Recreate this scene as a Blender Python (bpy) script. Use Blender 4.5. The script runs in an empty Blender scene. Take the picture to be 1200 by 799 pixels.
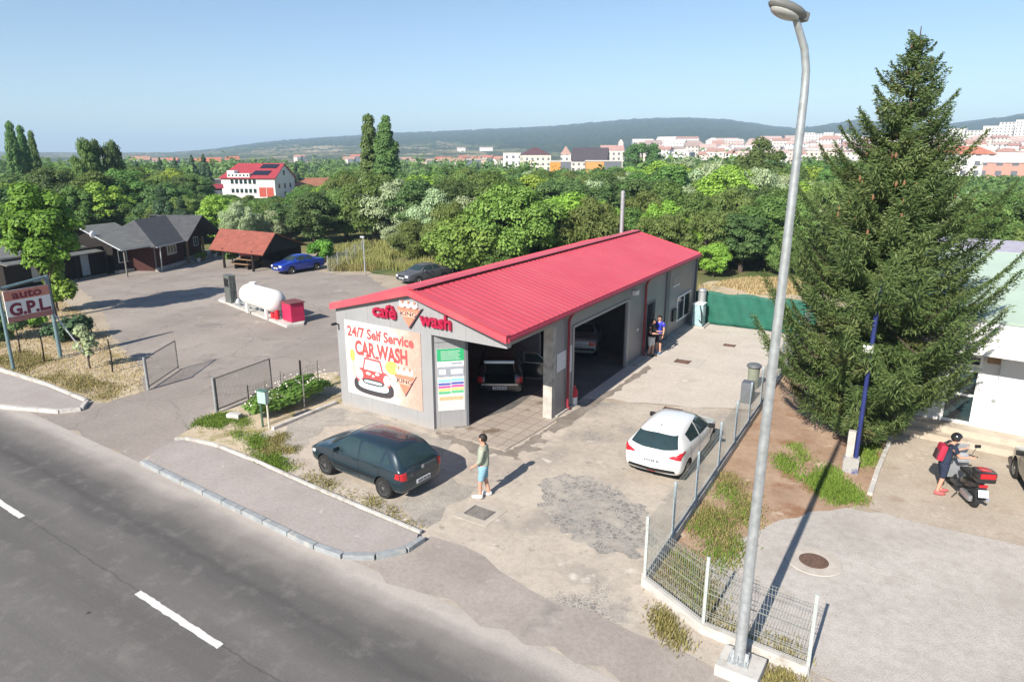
import bpy, bmesh, math, random
import numpy as np
from mathutils import Vector, Matrix
from mathutils.bvhtree import BVHTree

SC = bpy.context.scene
COL = SC.collection
R = math.radians

# ---------------------------------------------------------------- camera, sky, sun, exposure
cam_d = bpy.data.cameras.new('camera')
cam_d.sensor_width = 36.0
cam_d.lens = 24.0
cam_d.clip_start = 0.1
cam_d.clip_end = 40000.0
cam = bpy.data.objects.new('camera', cam_d)
cam.location = (0, 0, 8.9)
cam.rotation_euler = (R(90 - 15.2), 0, R(30.4))
COL.objects.link(cam)
SC.camera = cam

SUN_EL = 35.0
SUN_AZ = 182.0            # the sun stands behind the camera, shadows run away along +Y
world = bpy.data.worlds.new('World')
SC.world = world
world.use_nodes = True
wn = world.node_tree
wn.nodes.clear()
sky = wn.nodes.new('ShaderNodeTexSky')
sky.sky_type = 'NISHITA'
sky.sun_disc = False
sky.sun_elevation = R(SUN_EL)
sky.sun_rotation = R(SUN_AZ)
sky.altitude = 600
sky.air_density = 1.0
sky.dust_density = 0.35
sky.ozone_density = 3.0
bg = wn.nodes.new('ShaderNodeBackground')
bg.inputs['Strength'].default_value = 0.078
wo = wn.nodes.new('ShaderNodeOutputWorld')
wn.links.new(sky.outputs[0], bg.inputs['Color'])
wn.links.new(bg.outputs[0], wo.inputs['Surface'])

sun_d = bpy.data.lights.new('sun', 'SUN')
sun_d.energy = 5.0
sun_d.angle = R(0.53)
sun_d.color = (1.0, 0.93, 0.83)
sun = bpy.data.objects.new('sun', sun_d)
ldir = Vector((0.035, 1.0, -math.tan(R(SUN_EL)))).normalized()
sun.rotation_euler = ldir.to_track_quat('-Z', 'Y').to_euler()
sun.location = (0, -30, 40)
COL.objects.link(sun)

SC.view_settings.view_transform = 'Standard'
SC.view_settings.look = 'None'
SC.view_settings.gamma = 1.0
SC.view_settings.use_curve_mapping = False
SC.view_settings.exposure = 0.9

# ---------------------------------------------------------------- helpers
def tag(o, label=None, cat=None, group=None, kind=None):
    if label: o['label'] = label
    if cat: o['category'] = cat
    if group: o['group'] = group
    if kind: o['kind'] = kind
    return o

def empty(name, loc=(0, 0, 0), rz=0.0, label=None, cat=None, group=None):
    o = bpy.data.objects.new(name, None)
    o.empty_display_size = 0.3
    o.location = loc if len(loc) == 3 else (loc[0], loc[1], 0)
    o.rotation_euler = (0, 0, rz)
    COL.objects.link(o)
    return tag(o, label, cat, group)

def link(name, me, parent=None):
    o = bpy.data.objects.new(name, me)
    COL.objects.link(o)
    if parent is not None: o.parent = parent
    return o

def copy_tree(o, parent=None):
    c = o.copy()
    COL.objects.link(c)
    if parent is not None: c.parent = parent
    for ch in o.children:
        copy_tree(ch, c)
    return c

class MB:
    """collects simple shapes into ONE mesh"""
    def __init__(s):
        s.v = []; s.f = []; s.m = []
    def add(s, vs, fs, mi=0):
        n = len(s.v)
        s.v += [tuple(p) for p in vs]
        s.f += [tuple(i + n for i in f) for f in fs]
        s.m += [mi] * len(fs)
        return s
    def box(s, c, size, rz=0.0, mi=0, rot=None):
        hx, hy, hz = size[0] / 2, size[1] / 2, size[2] / 2
        vs = [Vector((x, y, z)) for x in (-hx, hx) for y in (-hy, hy) for z in (-hz, hz)]
        m = Matrix.Rotation(rz, 3, 'Z') if rot is None else rot
        vs = [m @ p + Vector(c) for p in vs]
        return s.add(vs, [(0, 1, 3, 2), (4, 6, 7, 5), (0, 4, 5, 1), (2, 3, 7, 6), (0, 2, 6, 4), (1, 5, 7, 3)], mi)
    def bbox(s, x0, x1, y0, y1, z0, z1, mi=0):
        return s.box(((x0 + x1) / 2, (y0 + y1) / 2, (z0 + z1) / 2), (x1 - x0, y1 - y0, z1 - z0), 0, mi)
    def cbox(s, c, size, b=0.02, rz=0.0, mi=0, rot=None):
        """box with chamfered edges"""
        bm = bmesh.new()
        bmesh.ops.create_cube(bm, size=1)
        for v in bm.verts: v.co = Vector((v.co.x * size[0], v.co.y * size[1], v.co.z * size[2]))
        bmesh.ops.bevel(bm, geom=bm.edges[:], offset=b, segments=2, profile=0.7, affect='EDGES')
        m = Matrix.Rotation(rz, 3, 'Z') if rot is None else rot
        bm.verts.index_update()
        vs = [m @ v.co + Vector(c) for v in bm.verts]
        fs = [[v.index for v in f.verts] for f in bm.faces]
        bm.free()
        return s.add(vs, fs, mi)
    def cyl(s, p0, p1, r0, r1=None, n=10, mi=0, caps=True):
        if r1 is None: r1 = r0
        p0 = Vector(p0); p1 = Vector(p1)
        d = (p1 - p0).normalized()
        a = d.orthogonal().normalized(); b = d.cross(a)
        vs = []
        for p, r in ((p0, r0), (p1, r1)):
            for i in range(n):
                t = 2 * math.pi * i / n
                vs.append(p + a * (r * math.cos(t)) + b * (r * math.sin(t)))
        fs = [(i, (i + 1) % n, n + (i + 1) % n, n + i) for i in range(n)]
        if caps: fs += [tuple(range(n - 1, -1, -1)), tuple(range(n, 2 * n))]
        return s.add(vs, fs, mi)
    def tube(s, pts, rs, n=8, mi=0):
        pts = [Vector(p) for p in pts]
        if not isinstance(rs, (list, tuple)): rs = [rs] * len(pts)
        vs = []; a = None
        for k, p in enumerate(pts):
            d = (pts[min(k + 1, len(pts) - 1)] - pts[max(k - 1, 0)]).normalized()
            if a is None: a = d.orthogonal().normalized()
            a = (a - d * a.dot(d)).normalized(); b = d.cross(a)
            for i in range(n):
                t = 2 * math.pi * i / n
                vs.append(p + a * (rs[k] * math.cos(t)) + b * (rs[k] * math.sin(t)))
        fs = []
        for k in range(len(pts) - 1):
            for i in range(n):
                fs.append((k * n + i, k * n + (i + 1) % n, (k + 1) * n + (i + 1) % n, (k + 1) * n + i))
        fs.append(tuple(range(n - 1, -1, -1))); fs.append(tuple(range((len(pts) - 1) * n, len(pts) * n)))
        return s.add(vs, fs, mi)
    def lathe(s, prof, origin=(0, 0, 0), axis='Z', n=20, mi=0):
        """prof: (r, h) pairs turned about an axis"""
        o = Vector(origin); vs = []
        for r, h in prof:
            for i in range(n):
                t = 2 * math.pi * i / n
                c, q = r * math.cos(t), r * math.sin(t)
                vs.append(o + Vector({'Z': (c, q, h), 'Y': (c, h, -q), 'X': (h, c, q)}[axis]))
        fs = []
        for k in range(len(prof) - 1):
            for i in range(n):
                fs.append((k * n + i, k * n + (i + 1) % n, (k + 1) * n + (i + 1) % n, (k + 1) * n + i))
        if prof[0][0] > 1e-4: fs.append(tuple(range(n - 1, -1, -1)))
        if prof[-1][0] > 1e-4: fs.append(tuple(range((len(prof) - 1) * n, len(prof) * n)))
        return s.add(vs, fs, mi)
    def ell(s, c, r, n=12, m=8, mi=0, rot=None):
        vs = []; c = Vector(c)
        for j in range(m + 1):
            ph = math.pi * j / m
            for i in range(n):
                t = 2 * math.pi * i / n
                p = Vector((r[0] * math.sin(ph) * math.cos(t), r[1] * math.sin(ph) * math.sin(t), r[2] * math.cos(ph)))
                if rot is not None: p = rot @ p
                vs.append(c + p)
        fs = []
        for j in range(m):
            for i in range(n):
                fs.append((j * n + i, (j + 1) * n + i, (j + 1) * n + (i + 1) % n, j * n + (i + 1) % n))
        return s.add(vs, fs, mi)
    def prism(s, poly, z0, z1, mi=0):
        n = len(poly)
        vs = [(p[0], p[1], z0) for p in poly] + [(p[0], p[1], z1) for p in poly]
        fs = [tuple(range(n - 1, -1, -1)), tuple(range(n, 2 * n))]
        fs += [(i, (i + 1) % n, n + (i + 1) % n, n + i) for i in range(n)]
        return s.add(vs, fs, mi)
    def slab(s, pts, th, mi=0):
        """a thick plate from a planar 3-D outline"""
        P = [Vector(p) for p in pts]
        nrm = Vector((0, 0, 0))
        for i in range(len(P)):
            nrm += P[i].cross(P[(i + 1) % len(P)])
        nrm.normalize()
        n = len(P)
        vs = P + [p - nrm * th for p in P]
        fs = [tuple(range(n)), tuple(range(2 * n - 1, n - 1, -1))]
        fs += [(i, n + i, n + (i + 1) % n, (i + 1) % n) for i in range(n)]
        return s.add(vs, fs, mi)
    def build(s, name, mats, parent=None, smooth=False, loc=None):
        me = bpy.data.meshes.new(name)
        me.from_pydata(s.v, [], s.f)
        if not isinstance(mats, (list, tuple)): mats = [mats]
        for m in mats: me.materials.append(m)
        if len(mats) > 1: me.polygons.foreach_set('material_index', s.m)
        bm = bmesh.new(); bm.from_mesh(me)
        bmesh.ops.remove_doubles(bm, verts=bm.verts, dist=1e-6)
        bmesh.ops.recalc_face_normals(bm, faces=bm.faces)
        bm.to_mesh(me); bm.free()
        if smooth:
            me.polygons.foreach_set('use_smooth', [True] * len(me.polygons))
            me.set_sharp_from_angle(angle=R(38))
        me.update()
        o = link(name, me, parent)
        if loc is not None: o.location = loc
        return o

# ---------------------------------------------------------------- materials
def nt(name):
    m = bpy.data.materials.new(name); m.use_nodes = True
    t = m.node_tree; t.nodes.clear()
    out = t.nodes.new('ShaderNodeOutputMaterial')
    p = t.nodes.new('ShaderNodeBsdfPrincipled')
    t.links.new(p.outputs[0], out.inputs['Surface'])
    return m, t, p, out

def c4(c, k=1.0):
    return (min(c[0] * k, 1), min(c[1] * k, 1), min(c[2] * k, 1), 1)

def noise(t, vec, scale, detail=4, rough=0.55):
    n = t.nodes.new('ShaderNodeTexNoise')
    n.inputs['Scale'].default_value = scale
    n.inputs['Detail'].default_value = detail
    n.inputs['Roughness'].default_value = rough
    t.links.new(vec, n.inputs['Vector'])
    return n.outputs['Fac']

def ramp(t, fac, stops):
    r = t.nodes.new('ShaderNodeValToRGB')
    e = r.color_ramp.elements
    while len(e) < len(stops): e.new(0.5)
    for k, (p, c) in enumerate(stops):
        e[k].position = p
        e[k].color = c if len(c) == 4 else (c[0], c[1], c[2], 1)
    t.links.new(fac, r.inputs[0])
    return r.outputs[0]

def mixc(t, fac, a, b, mode='MIX'):
    n = t.nodes.new('ShaderNodeMix'); n.data_type = 'RGBA'; n.blend_type = mode
    for sock, val in ((n.inputs[0], fac), (n.inputs[6], a), (n.inputs[7], b)):
        if hasattr(val, 'is_linked'): t.links.new(val, sock)
        elif isinstance(val, (int, float)): sock.default_value = val
        else: sock.default_value = c4(val)
    return n.outputs[2]

def mathn(t, op, a, b=0.0, clamp=False):
    n = t.nodes.new('ShaderNodeMath'); n.operation = op; n.use_clamp = clamp
    for sock, val in ((n.inputs[0], a), (n.inputs[1], b)):
        if hasattr(val, 'is_linked'): t.links.new(val, sock)
        else: sock.default_value = val
    return n.outputs[0]

def bump(t, p, h, strength, dist=0.02):
    b = t.nodes.new('ShaderNodeBump')
    b.inputs['Strength'].default_value = strength
    b.inputs['Distance'].default_value = dist
    t.links.new(h, b.inputs['Height'])
    t.links.new(b.outputs[0], p.inputs['Normal'])

def M(name, col, rough=0.6, var=0.12, scale=5.0, metal=0.0, bmp=0.0, bscale=40.0, coat=0.0, spec=0.4, dirt=None):
    m, t, p, out = nt(name)
    tc = t.nodes.new('ShaderNodeTexCoord')
    f = noise(t, tc.outputs['Object'], scale, 5)
    c = ramp(t, f, [(0.3, c4(col, 1 - var)), (0.7, c4(col, 1 + var))])
    if dirt:
        g = noise(t, tc.outputs['Object'], dirt[1], 6, 0.65)
        c = mixc(t, ramp(t, g, [(dirt[2], (0, 0, 0)), (dirt[2] + 0.16, (1, 1, 1))]), c, dirt[0])
    t.links.new(c, p.inputs['Base Color'])
    p.inputs['Roughness'].default_value = rough
    p.inputs['Metallic'].default_value = metal
    p.inputs['Specular IOR Level'].default_value = spec
    if coat:
        p.inputs['Coat Weight'].default_value = coat
        p.inputs['Coat Roughness'].default_value = 0.06
    if bmp: bump(t, p, noise(t, tc.outputs['Object'], bscale, 4), bmp)
    return m

def ground_mat(name, c1, c2, patch=0.35, fine=60.0, patches=None, spots=None, bmp=0.35, rough=0.9, stones=None, cracks=None, gain=1.32):
    """world-position ground: two tones, speckle, optional patches / spots / cobbles / cracks"""
    m, t, p, out = nt(name)
    g = t.nodes.new('ShaderNodeNewGeometry').outputs['Position']
    f = noise(t, g, patch, 6, 0.6)
    c1 = tuple(x * gain for x in c1); c2 = tuple(x * gain for x in c2)
    patches = [(tuple(x * gain for x in q[0]), *q[1:]) for q in (patches or [])]
    c = ramp(t, f, [(0.32, c4(c1)), (0.68, c4(c2))])
    s = noise(t, g, fine, 3, 0.7)
    c = mixc(t, 0.75, c, ramp(t, s, [(0.25, (0.45, 0.45, 0.45)), (0.5, (0.95, 0.95, 0.95)), (0.78, (1.0, 1.0, 1.0))]), 'MULTIPLY')
    s2 = noise(t, g, fine * 0.16, 4, 0.7)
    c = mixc(t, 0.6, c, ramp(t, s2, [(0.3, (0.72, 0.7, 0.68)), (0.6, (1, 1, 1))]), 'MULTIPLY')
    h = s
    for (pc, sc, lo, hi) in (patches or []):
        q = noise(t, g, sc, 6, 0.65)
        c = mixc(t, ramp(t, q, [(lo, (0, 0, 0)), (hi, (1, 1, 1))]), c, pc)
    if spots:
        v = t.nodes.new('ShaderNodeTexVoronoi'); v.inputs['Scale'].default_value = spots[1]
        t.links.new(g, v.inputs['Vector'])
        c = mixc(t, ramp(t, v.outputs['Distance'], [(spots[2], (1, 1, 1)), (spots[2] + 0.05, (0, 0, 0))]), c, spots[0])
    if stones:
        v = t.nodes.new('ShaderNodeTexVoronoi'); v.inputs['Scale'].default_value = stones[0]
        v.feature = 'DISTANCE_TO_EDGE'
        t.links.new(g, v.inputs['Vector'])
        w = ramp(t, v.outputs['Distance'], [(0.02, (0, 0, 0)), (0.12, (1, 1, 1))])
        mask = ramp(t, noise(t, g, stones[2], 3), [(stones[3], (0, 0, 0)), (stones[3] + 0.1, (1, 1, 1))])
        v2 = t.nodes.new('ShaderNodeTexVoronoi'); v2.inputs['Scale'].default_value = stones[0]
        t.links.new(g, v2.inputs['Vector'])
        hue = ramp(t, v2.outputs['Color'], [(0.2, c4(stones[1], 0.75)), (0.8, c4(stones[1], 1.25))])
        sc_ = mixc(t, w, c, hue)
        c = mixc(t, mask, c, sc_)
    if cracks:
        nv = t.nodes.new('ShaderNodeTexVoronoi'); nv.feature = 'DISTANCE_TO_EDGE'
        nv.inputs['Scale'].default_value = cracks[1]
        wv = t.nodes.new('ShaderNodeTexNoise'); wv.inputs['Scale'].default_value = 1.3
        t.links.new(g, wv.inputs['Vector'])
        add = t.nodes.new('ShaderNodeVectorMath'); add.operation = 'ADD'
        t.links.new(g, add.inputs[0]); t.links.new(wv.outputs['Color'], add.inputs[1])
        t.links.new(add.outputs[0], nv.inputs['Vector'])
        c = mixc(t, ramp(t, nv.outputs['Distance'], [(0.0, (0.38, 0.38, 0.38)), (0.010, (0, 0, 0))]), c, cracks[0])
    t.links.new(c, p.inputs['Base Color'])
    p.inputs['Roughness'].default_value = rough
    p.inputs['Specular IOR Level'].default_value = 0.25
    bump(t, p, h, bmp, 0.02)
    return m

def leaf_mat(name, c1, c2, trans=0.48, var=0.25, gain=2.9):
    c1 = tuple(x * gain for x in c1); c2 = tuple(x * gain for x in c2)
    m, t, p, out = nt(name)
    oi = t.nodes.new('ShaderNodeObjectInfo')
    g = t.nodes.new('ShaderNodeNewGeometry')
    f = noise(t, g.outputs['Position'], 0.9, 3)
    fr = mathn(t, 'ADD', mathn(t, 'MULTIPLY', f, 0.7), mathn(t, 'MULTIPLY', g.outputs['Random Per Island'], 0.4))
    c = ramp(t, fr, [(0.25, c4(c1)), (0.85, c4(c2))])
    k = mathn(t, 'ADD', mathn(t, 'MULTIPLY', oi.outputs['Random'], 2 * var), 1 - var)
    hs = t.nodes.new('ShaderNodeHueSaturation')
    hs.inputs['Hue'].default_value = 0.5
    t.links.new(mathn(t, 'ADD', mathn(t, 'MULTIPLY', oi.outputs['Random'], 0.05), 0.475), hs.inputs['Hue'])
    t.links.new(k, hs.inputs['Value'])
    t.links.new(c, hs.inputs['Color'])
    c = hs.outputs[0]
    t.links.new(c, p.inputs['Base Color'])
    p.inputs['Roughness'].default_value = 0.55
    p.inputs['Specular IOR Level'].default_value = 0.3
    tr = t.nodes.new('ShaderNodeBsdfTranslucent')
    t.links.new(mixc(t, 0.5, c, (0.12, 0.16, 0.01)), tr.inputs['Color'])
    mx = t.nodes.new('ShaderNodeMixShader'); mx.inputs[0].default_value = trans
    t.links.new(p.outputs[0], mx.inputs[1]); t.links.new(tr.outputs[0], mx.inputs[2])
    t.links.new(mx.outputs[0], out.inputs['Surface'])
    return m

def grid_facade(name, wall, win, sx, sz, fx=0.5, fz=0.55):
    """far facade: wall with window openings as its own colouring, in object space (x+y across, z up)"""
    m, t, p, out = nt(name)
    tc = t.nodes.new('ShaderNodeTexCoord')
    sp = t.nodes.new('ShaderNodeSeparateXYZ'); t.links.new(tc.outputs['Object'], sp.inputs[0])
    a = mathn(t, 'FRACT', mathn(t, 'DIVIDE', mathn(t, 'ADD', sp.outputs[0], sp.outputs[1]), sx))
    b = mathn(t, 'FRACT', mathn(t, 'DIVIDE', sp.outputs[2], sz))
    fa = mathn(t, 'MULTIPLY', mathn(t, 'LESS_THAN', a, fx), mathn(t, 'LESS_THAN', b, fz))
    nrm = t.nodes.new('ShaderNodeNewGeometry')
    s2 = t.nodes.new('ShaderNodeSeparateXYZ'); t.links.new(nrm.outputs['Normal'], s2.inputs[0])
    fa = mathn(t, 'MULTIPLY', fa, mathn(t, 'LESS_THAN', mathn(t, 'ABSOLUTE', s2.outputs[2]), 0.3))
    t.links.new(mixc(t, fa, wall, win), p.inputs['Base Color'])
    p.inputs['Roughness'].default_value = 0.8
    return m

MT = {}
MT['black'] = M('black_plastic', (0.012, 0.012, 0.013), 0.5, 0.2)
MT['tyre'] = M('tyre_rubber', (0.018, 0.018, 0.018), 0.85, 0.2)
MT['glass'] = M('dark_glass', (0.022, 0.040, 0.044), 0.05, 0.1, spec=0.6)
MT['rim'] = M('grey_rim', (0.19, 0.19, 0.195), 0.4, 0.15, metal=0.5)
MT['alloy'] = M('alloy_rim', (0.45, 0.45, 0.46), 0.35, 0.1, metal=0.7)
MT['plate'] = M('plate_white', (0.62, 0.64, 0.66), 0.45, 0.05)
MT['plate_ink'] = M('plate_ink', (0.06, 0.06, 0.07), 0.5, 0.05)
MT['red_lens'] = M('red_lens', (0.42, 0.012, 0.018), 0.18, 0.15, coat=0.5)
MT['clear_lens'] = M('clear_lens', (0.55, 0.58, 0.6), 0.12, 0.1, coat=0.5)
MT['steel'] = M('galvanised_steel', (0.42, 0.44, 0.45), 0.45, 0.18, 9, metal=0.55, bmp=0.05)
MT['white_metal'] = M('white_painted_metal', (0.68, 0.68, 0.66), 0.45, 0.06)
MT['concrete'] = M('old_concrete', (0.40, 0.375, 0.34), 0.9, 0.2, 3, bmp=0.3, bscale=25, dirt=((0.24, 0.21, 0.18), 2.0, 0.55))
MT['kerb'] = M('kerb_concrete', (0.47, 0.45, 0.42), 0.9, 0.15, 2, bmp=0.3, dirt=((0.3, 0.27, 0.23), 3.0, 0.52))
MT['kerb_grey'] = M('grey_kerb_paint', (0.26, 0.28, 0.29), 0.85, 0.18, 3, bmp=0.3, dirt=((0.4, 0.38, 0.34), 4.0, 0.54))
MT['rust'] = M('rusty_iron', (0.14, 0.085, 0.065), 0.8, 0.3, 20, metal=0.2, bmp=0.3)
MT['iron'] = M('grey_iron', (0.19, 0.175, 0.16), 0.75, 0.25, 15, metal=0.2, bmp=0.3)
MT['wood_dark'] = M('dark_timber', (0.013, 0.009, 0.007), 0.8, 0.3, 4, bmp=0.3)
MT['wood_red'] = M('red_brown_timber', (0.050, 0.013, 0.010), 0.75, 0.25, 4, bmp=0.3)
MT['wood'] = M('bare_wood', (0.24, 0.15, 0.08), 0.8, 0.25, 6, bmp=0.3)
MT['bark'] = M('bark', (0.085, 0.065, 0.05), 0.95, 0.3, 8, bmp=0.6, bscale=12)
MT['skin'] = M('skin', (0.50, 0.27, 0.19), 0.55, 0.08, 8)
MT['hair'] = M('dark_hair', (0.018, 0.012, 0.009), 0.6, 0.3, 30, bmp=0.4)
MT['white'] = M('white_paint', (0.75, 0.75, 0.73), 0.6, 0.05, 2)
MT['red'] = M('red_paint', (0.48, 0.02, 0.035), 0.4, 0.12)
MT['darkred'] = M('dark_red_metal', (0.23, 0.018, 0.035), 0.45, 0.15)
MT['seam'] = M('seam_dark', (0.01, 0.01, 0.01), 0.8, 0.1)

# ---------------------------------------------------------------- the setting
rng = random.Random(5)
CA, SA = math.cos(R(30.4)), math.sin(R(30.4))

RIDGE = [(-900, 176), (-300, 178), (120, 180), (200, 179.5), (250, 176), (330, 166), (400, 161), (470, 156), (560, 152), (640, 148), (700, 143), (745, 139.5),
         (800, 139), (850, 142), (900, 150), (930, 153), (960, 150), (1000, 145), (1040, 150), (1100, 152), (1160, 147), (1200, 143), (1500, 140), (2200, 160)]
def ridge_angle(u):
    for (u0, v0), (u1, v1) in zip(RIDGE, RIDGE[1:]):
        if u0 <= u <= u1:
            return (183 - (v0 + (v1 - v0) * (u - u0) / (u1 - u0))) / 828.0
    return 0.005
def hills_z(b, a):
    """height of the land far away: flat plain, then long wooded hills"""
    x = b * CA + a * SA; y = -b * SA + a * CA
    r = math.hypot(b, a)
    az = math.atan2(x, y)
    if abs(az) > 1.3: return 0.0
    u = 600 + 800 * math.tan(az) * 1.036
    t = min(max((r - 650) / (3400 - 650), 0), 1)
    s = t * t * (3 - 2 * t)
    top = 8.9 + ridge_angle(u) * 3400 * math.cos(az)**-0.2
    z = s * max(top, 6)
    if r > 3400: z *= max(0.0, 1 - (r - 3400) / 2500)
    return z

def terrain_sheet(name, r0, r1, nr, az0, az1, na, zfun, mat, rough_h=0.0, power=1.0):
    vs = []
    for i in range(nr + 1):
        r = r0 * (r1 / r0) ** (i / nr)
        for j in range(na + 1):
            az = az0 + (az1 - az0) * j / na
            x, y = r * math.sin(az), r * math.cos(az)
            b, a = x * CA - y * SA, x * SA + y * CA
            z = zfun(b, a)
            if rough_h and z > 8: z += rng.uniform(-1, 1) * rough_h * min(1, z / 50)
            vs.append((b, a, z))
    fs = [(i * (na + 1) + j, i * (na + 1) + j + 1, (i + 1) * (na + 1) + j + 1, (i + 1) * (na + 1) + j) for i in range(nr) for j in range(na)]
    mb = MB().add(vs, fs)
    o = mb.build(name, mat, None, True)
    return tag(o, kind='structure')

# far land: fields on the lower ground, woods on the slopes
def hills_mat():
    m, t, p, out = nt('wooded_hills')
    g = t.nodes.new('ShaderNodeNewGeometry').outputs['Position']
    sp = t.nodes.new('ShaderNodeSeparateXYZ'); t.links.new(g, sp.inputs[0])
    wood = ramp(t, noise(t, g, 0.02, 6, 0.7), [(0.3, (0.010, 0.022, 0.008)), (0.5, (0.024, 0.044, 0.013)), (0.75, (0.05, 0.075, 0.022))])
    mp = t.nodes.new('ShaderNodeMapping'); mp.inputs['Scale'].default_value = (1, 1, 0.0)
    mp.inputs['Rotation'].default_value = (0, 0, R(30.4))
    t.links.new(g, mp.inputs[0])
    mp2 = t.nodes.new('ShaderNodeMapping'); mp2.inputs['Scale'].default_value = (0.0030, 0.010, 1)
    t.links.new(mp.outputs[0], mp2.inputs[0])
    v = t.nodes.new('ShaderNodeTexVoronoi'); v.inputs['Scale'].default_value = 1.6
    t.links.new(mp2.outputs[0], v.inputs['Vector'])
    vs = t.nodes.new('ShaderNodeSeparateColor'); t.links.new(v.outputs['Color'], vs.inputs[0])
    field = ramp(t, vs.outputs[0], [(0.1, (0.06, 0.09, 0.03)), (0.35, (0.30, 0.22, 0.13)), (0.55, (0.13, 0.15, 0.05)), (0.75, (0.36, 0.29, 0.18)), (0.95, (0.09, 0.12, 0.04))])
    field = mixc(t, ramp(t, noise(t, g, 0.012, 5, 0.7), [(0.45, (0, 0, 0)), (0.55, (1, 1, 1))]), field, (0.035, 0.055, 0.018))
    hz_ = mathn(t, 'ADD', sp.outputs[2], mathn(t, 'MULTIPLY', mathn(t, 'SUBTRACT', noise(t, g, 0.0022, 4), 0.5), 150))
    fac = ramp(t, mathn(t, 'DIVIDE', hz_, 100.0), [(0.28, (0, 0, 0)), (0.34, (1, 1, 1))])
    c = mixc(t, fac, field, wood)
    t.links.new(c, p.inputs['Base Color'])
    p.inputs['Roughness'].default_value = 0.95
    p.inputs['Specular IOR Level'].default_value = 0.1
    bump(t, p, noise(t, g, 0.03, 5, 0.7), 1.0, 14)
    return m

plain = ground_mat('plain_ground', (0.085, 0.10, 0.035), (0.19, 0.16, 0.075), 0.08, 18, patches=[((0.06, 0.085, 0.025), 0.15, 0.5, 0.62)])
terrain_sheet('ground', 0.5, 700, 40, -math.pi, math.pi, 72, lambda b, a: -0.012, plain)
terrain_sheet('hills', 640, 6200, 120, -1.0, 1.05, 520, lambda b, a: 0.86 * hills_z(b, a) + (-0.3 if math.hypot(b, a) < 700 else 0), hills_mat(), 5.0)

def jag(poly, seg, amp, seed=1):
    r = random.Random(seed); out = []
    n = len(poly)
    for i in range(n):
        p, q = Vector(poly[i]), Vector(poly[(i + 1) % n])
        L = (q - p).length; k = max(1, int(L / seg))
        nr = Vector((-(q - p).y, (q - p).x)).normalized()
        for j in range(k):
            w = 0 if j == 0 else r.gauss(0, amp)
            out.append(tuple(p.lerp(q, j / k) + nr * w))
    return out
def sheet(name, poly, z, mat, seg=0.5, amp=0.0, seed=1, kind='structure', label=None):
    if amp: poly = jag(poly, seg, amp, seed)
    from mathutils.geometry import delaunay_2d_cdt
    vv, _e, ff = delaunay_2d_cdt([Vector((p[0], p[1])) for p in poly], [], [list(range(len(poly)))], 1, 1e-4)[:3]
    me = bpy.data.meshes.new(name)
    fs = []
    for f in ff:
        a_, b_, c_ = vv[f[0]], vv[f[1]], vv[f[2]]
        fs.append(tuple(f) if (b_ - a_).cross(c_ - a_) > 0 else tuple(reversed(f)))
    me.from_pydata([(q.x, q.y, z) for q in vv], [], fs)
    me.materials.append(mat)
    o = link(name, me)
    return tag(o, label, None, None, kind)

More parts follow.
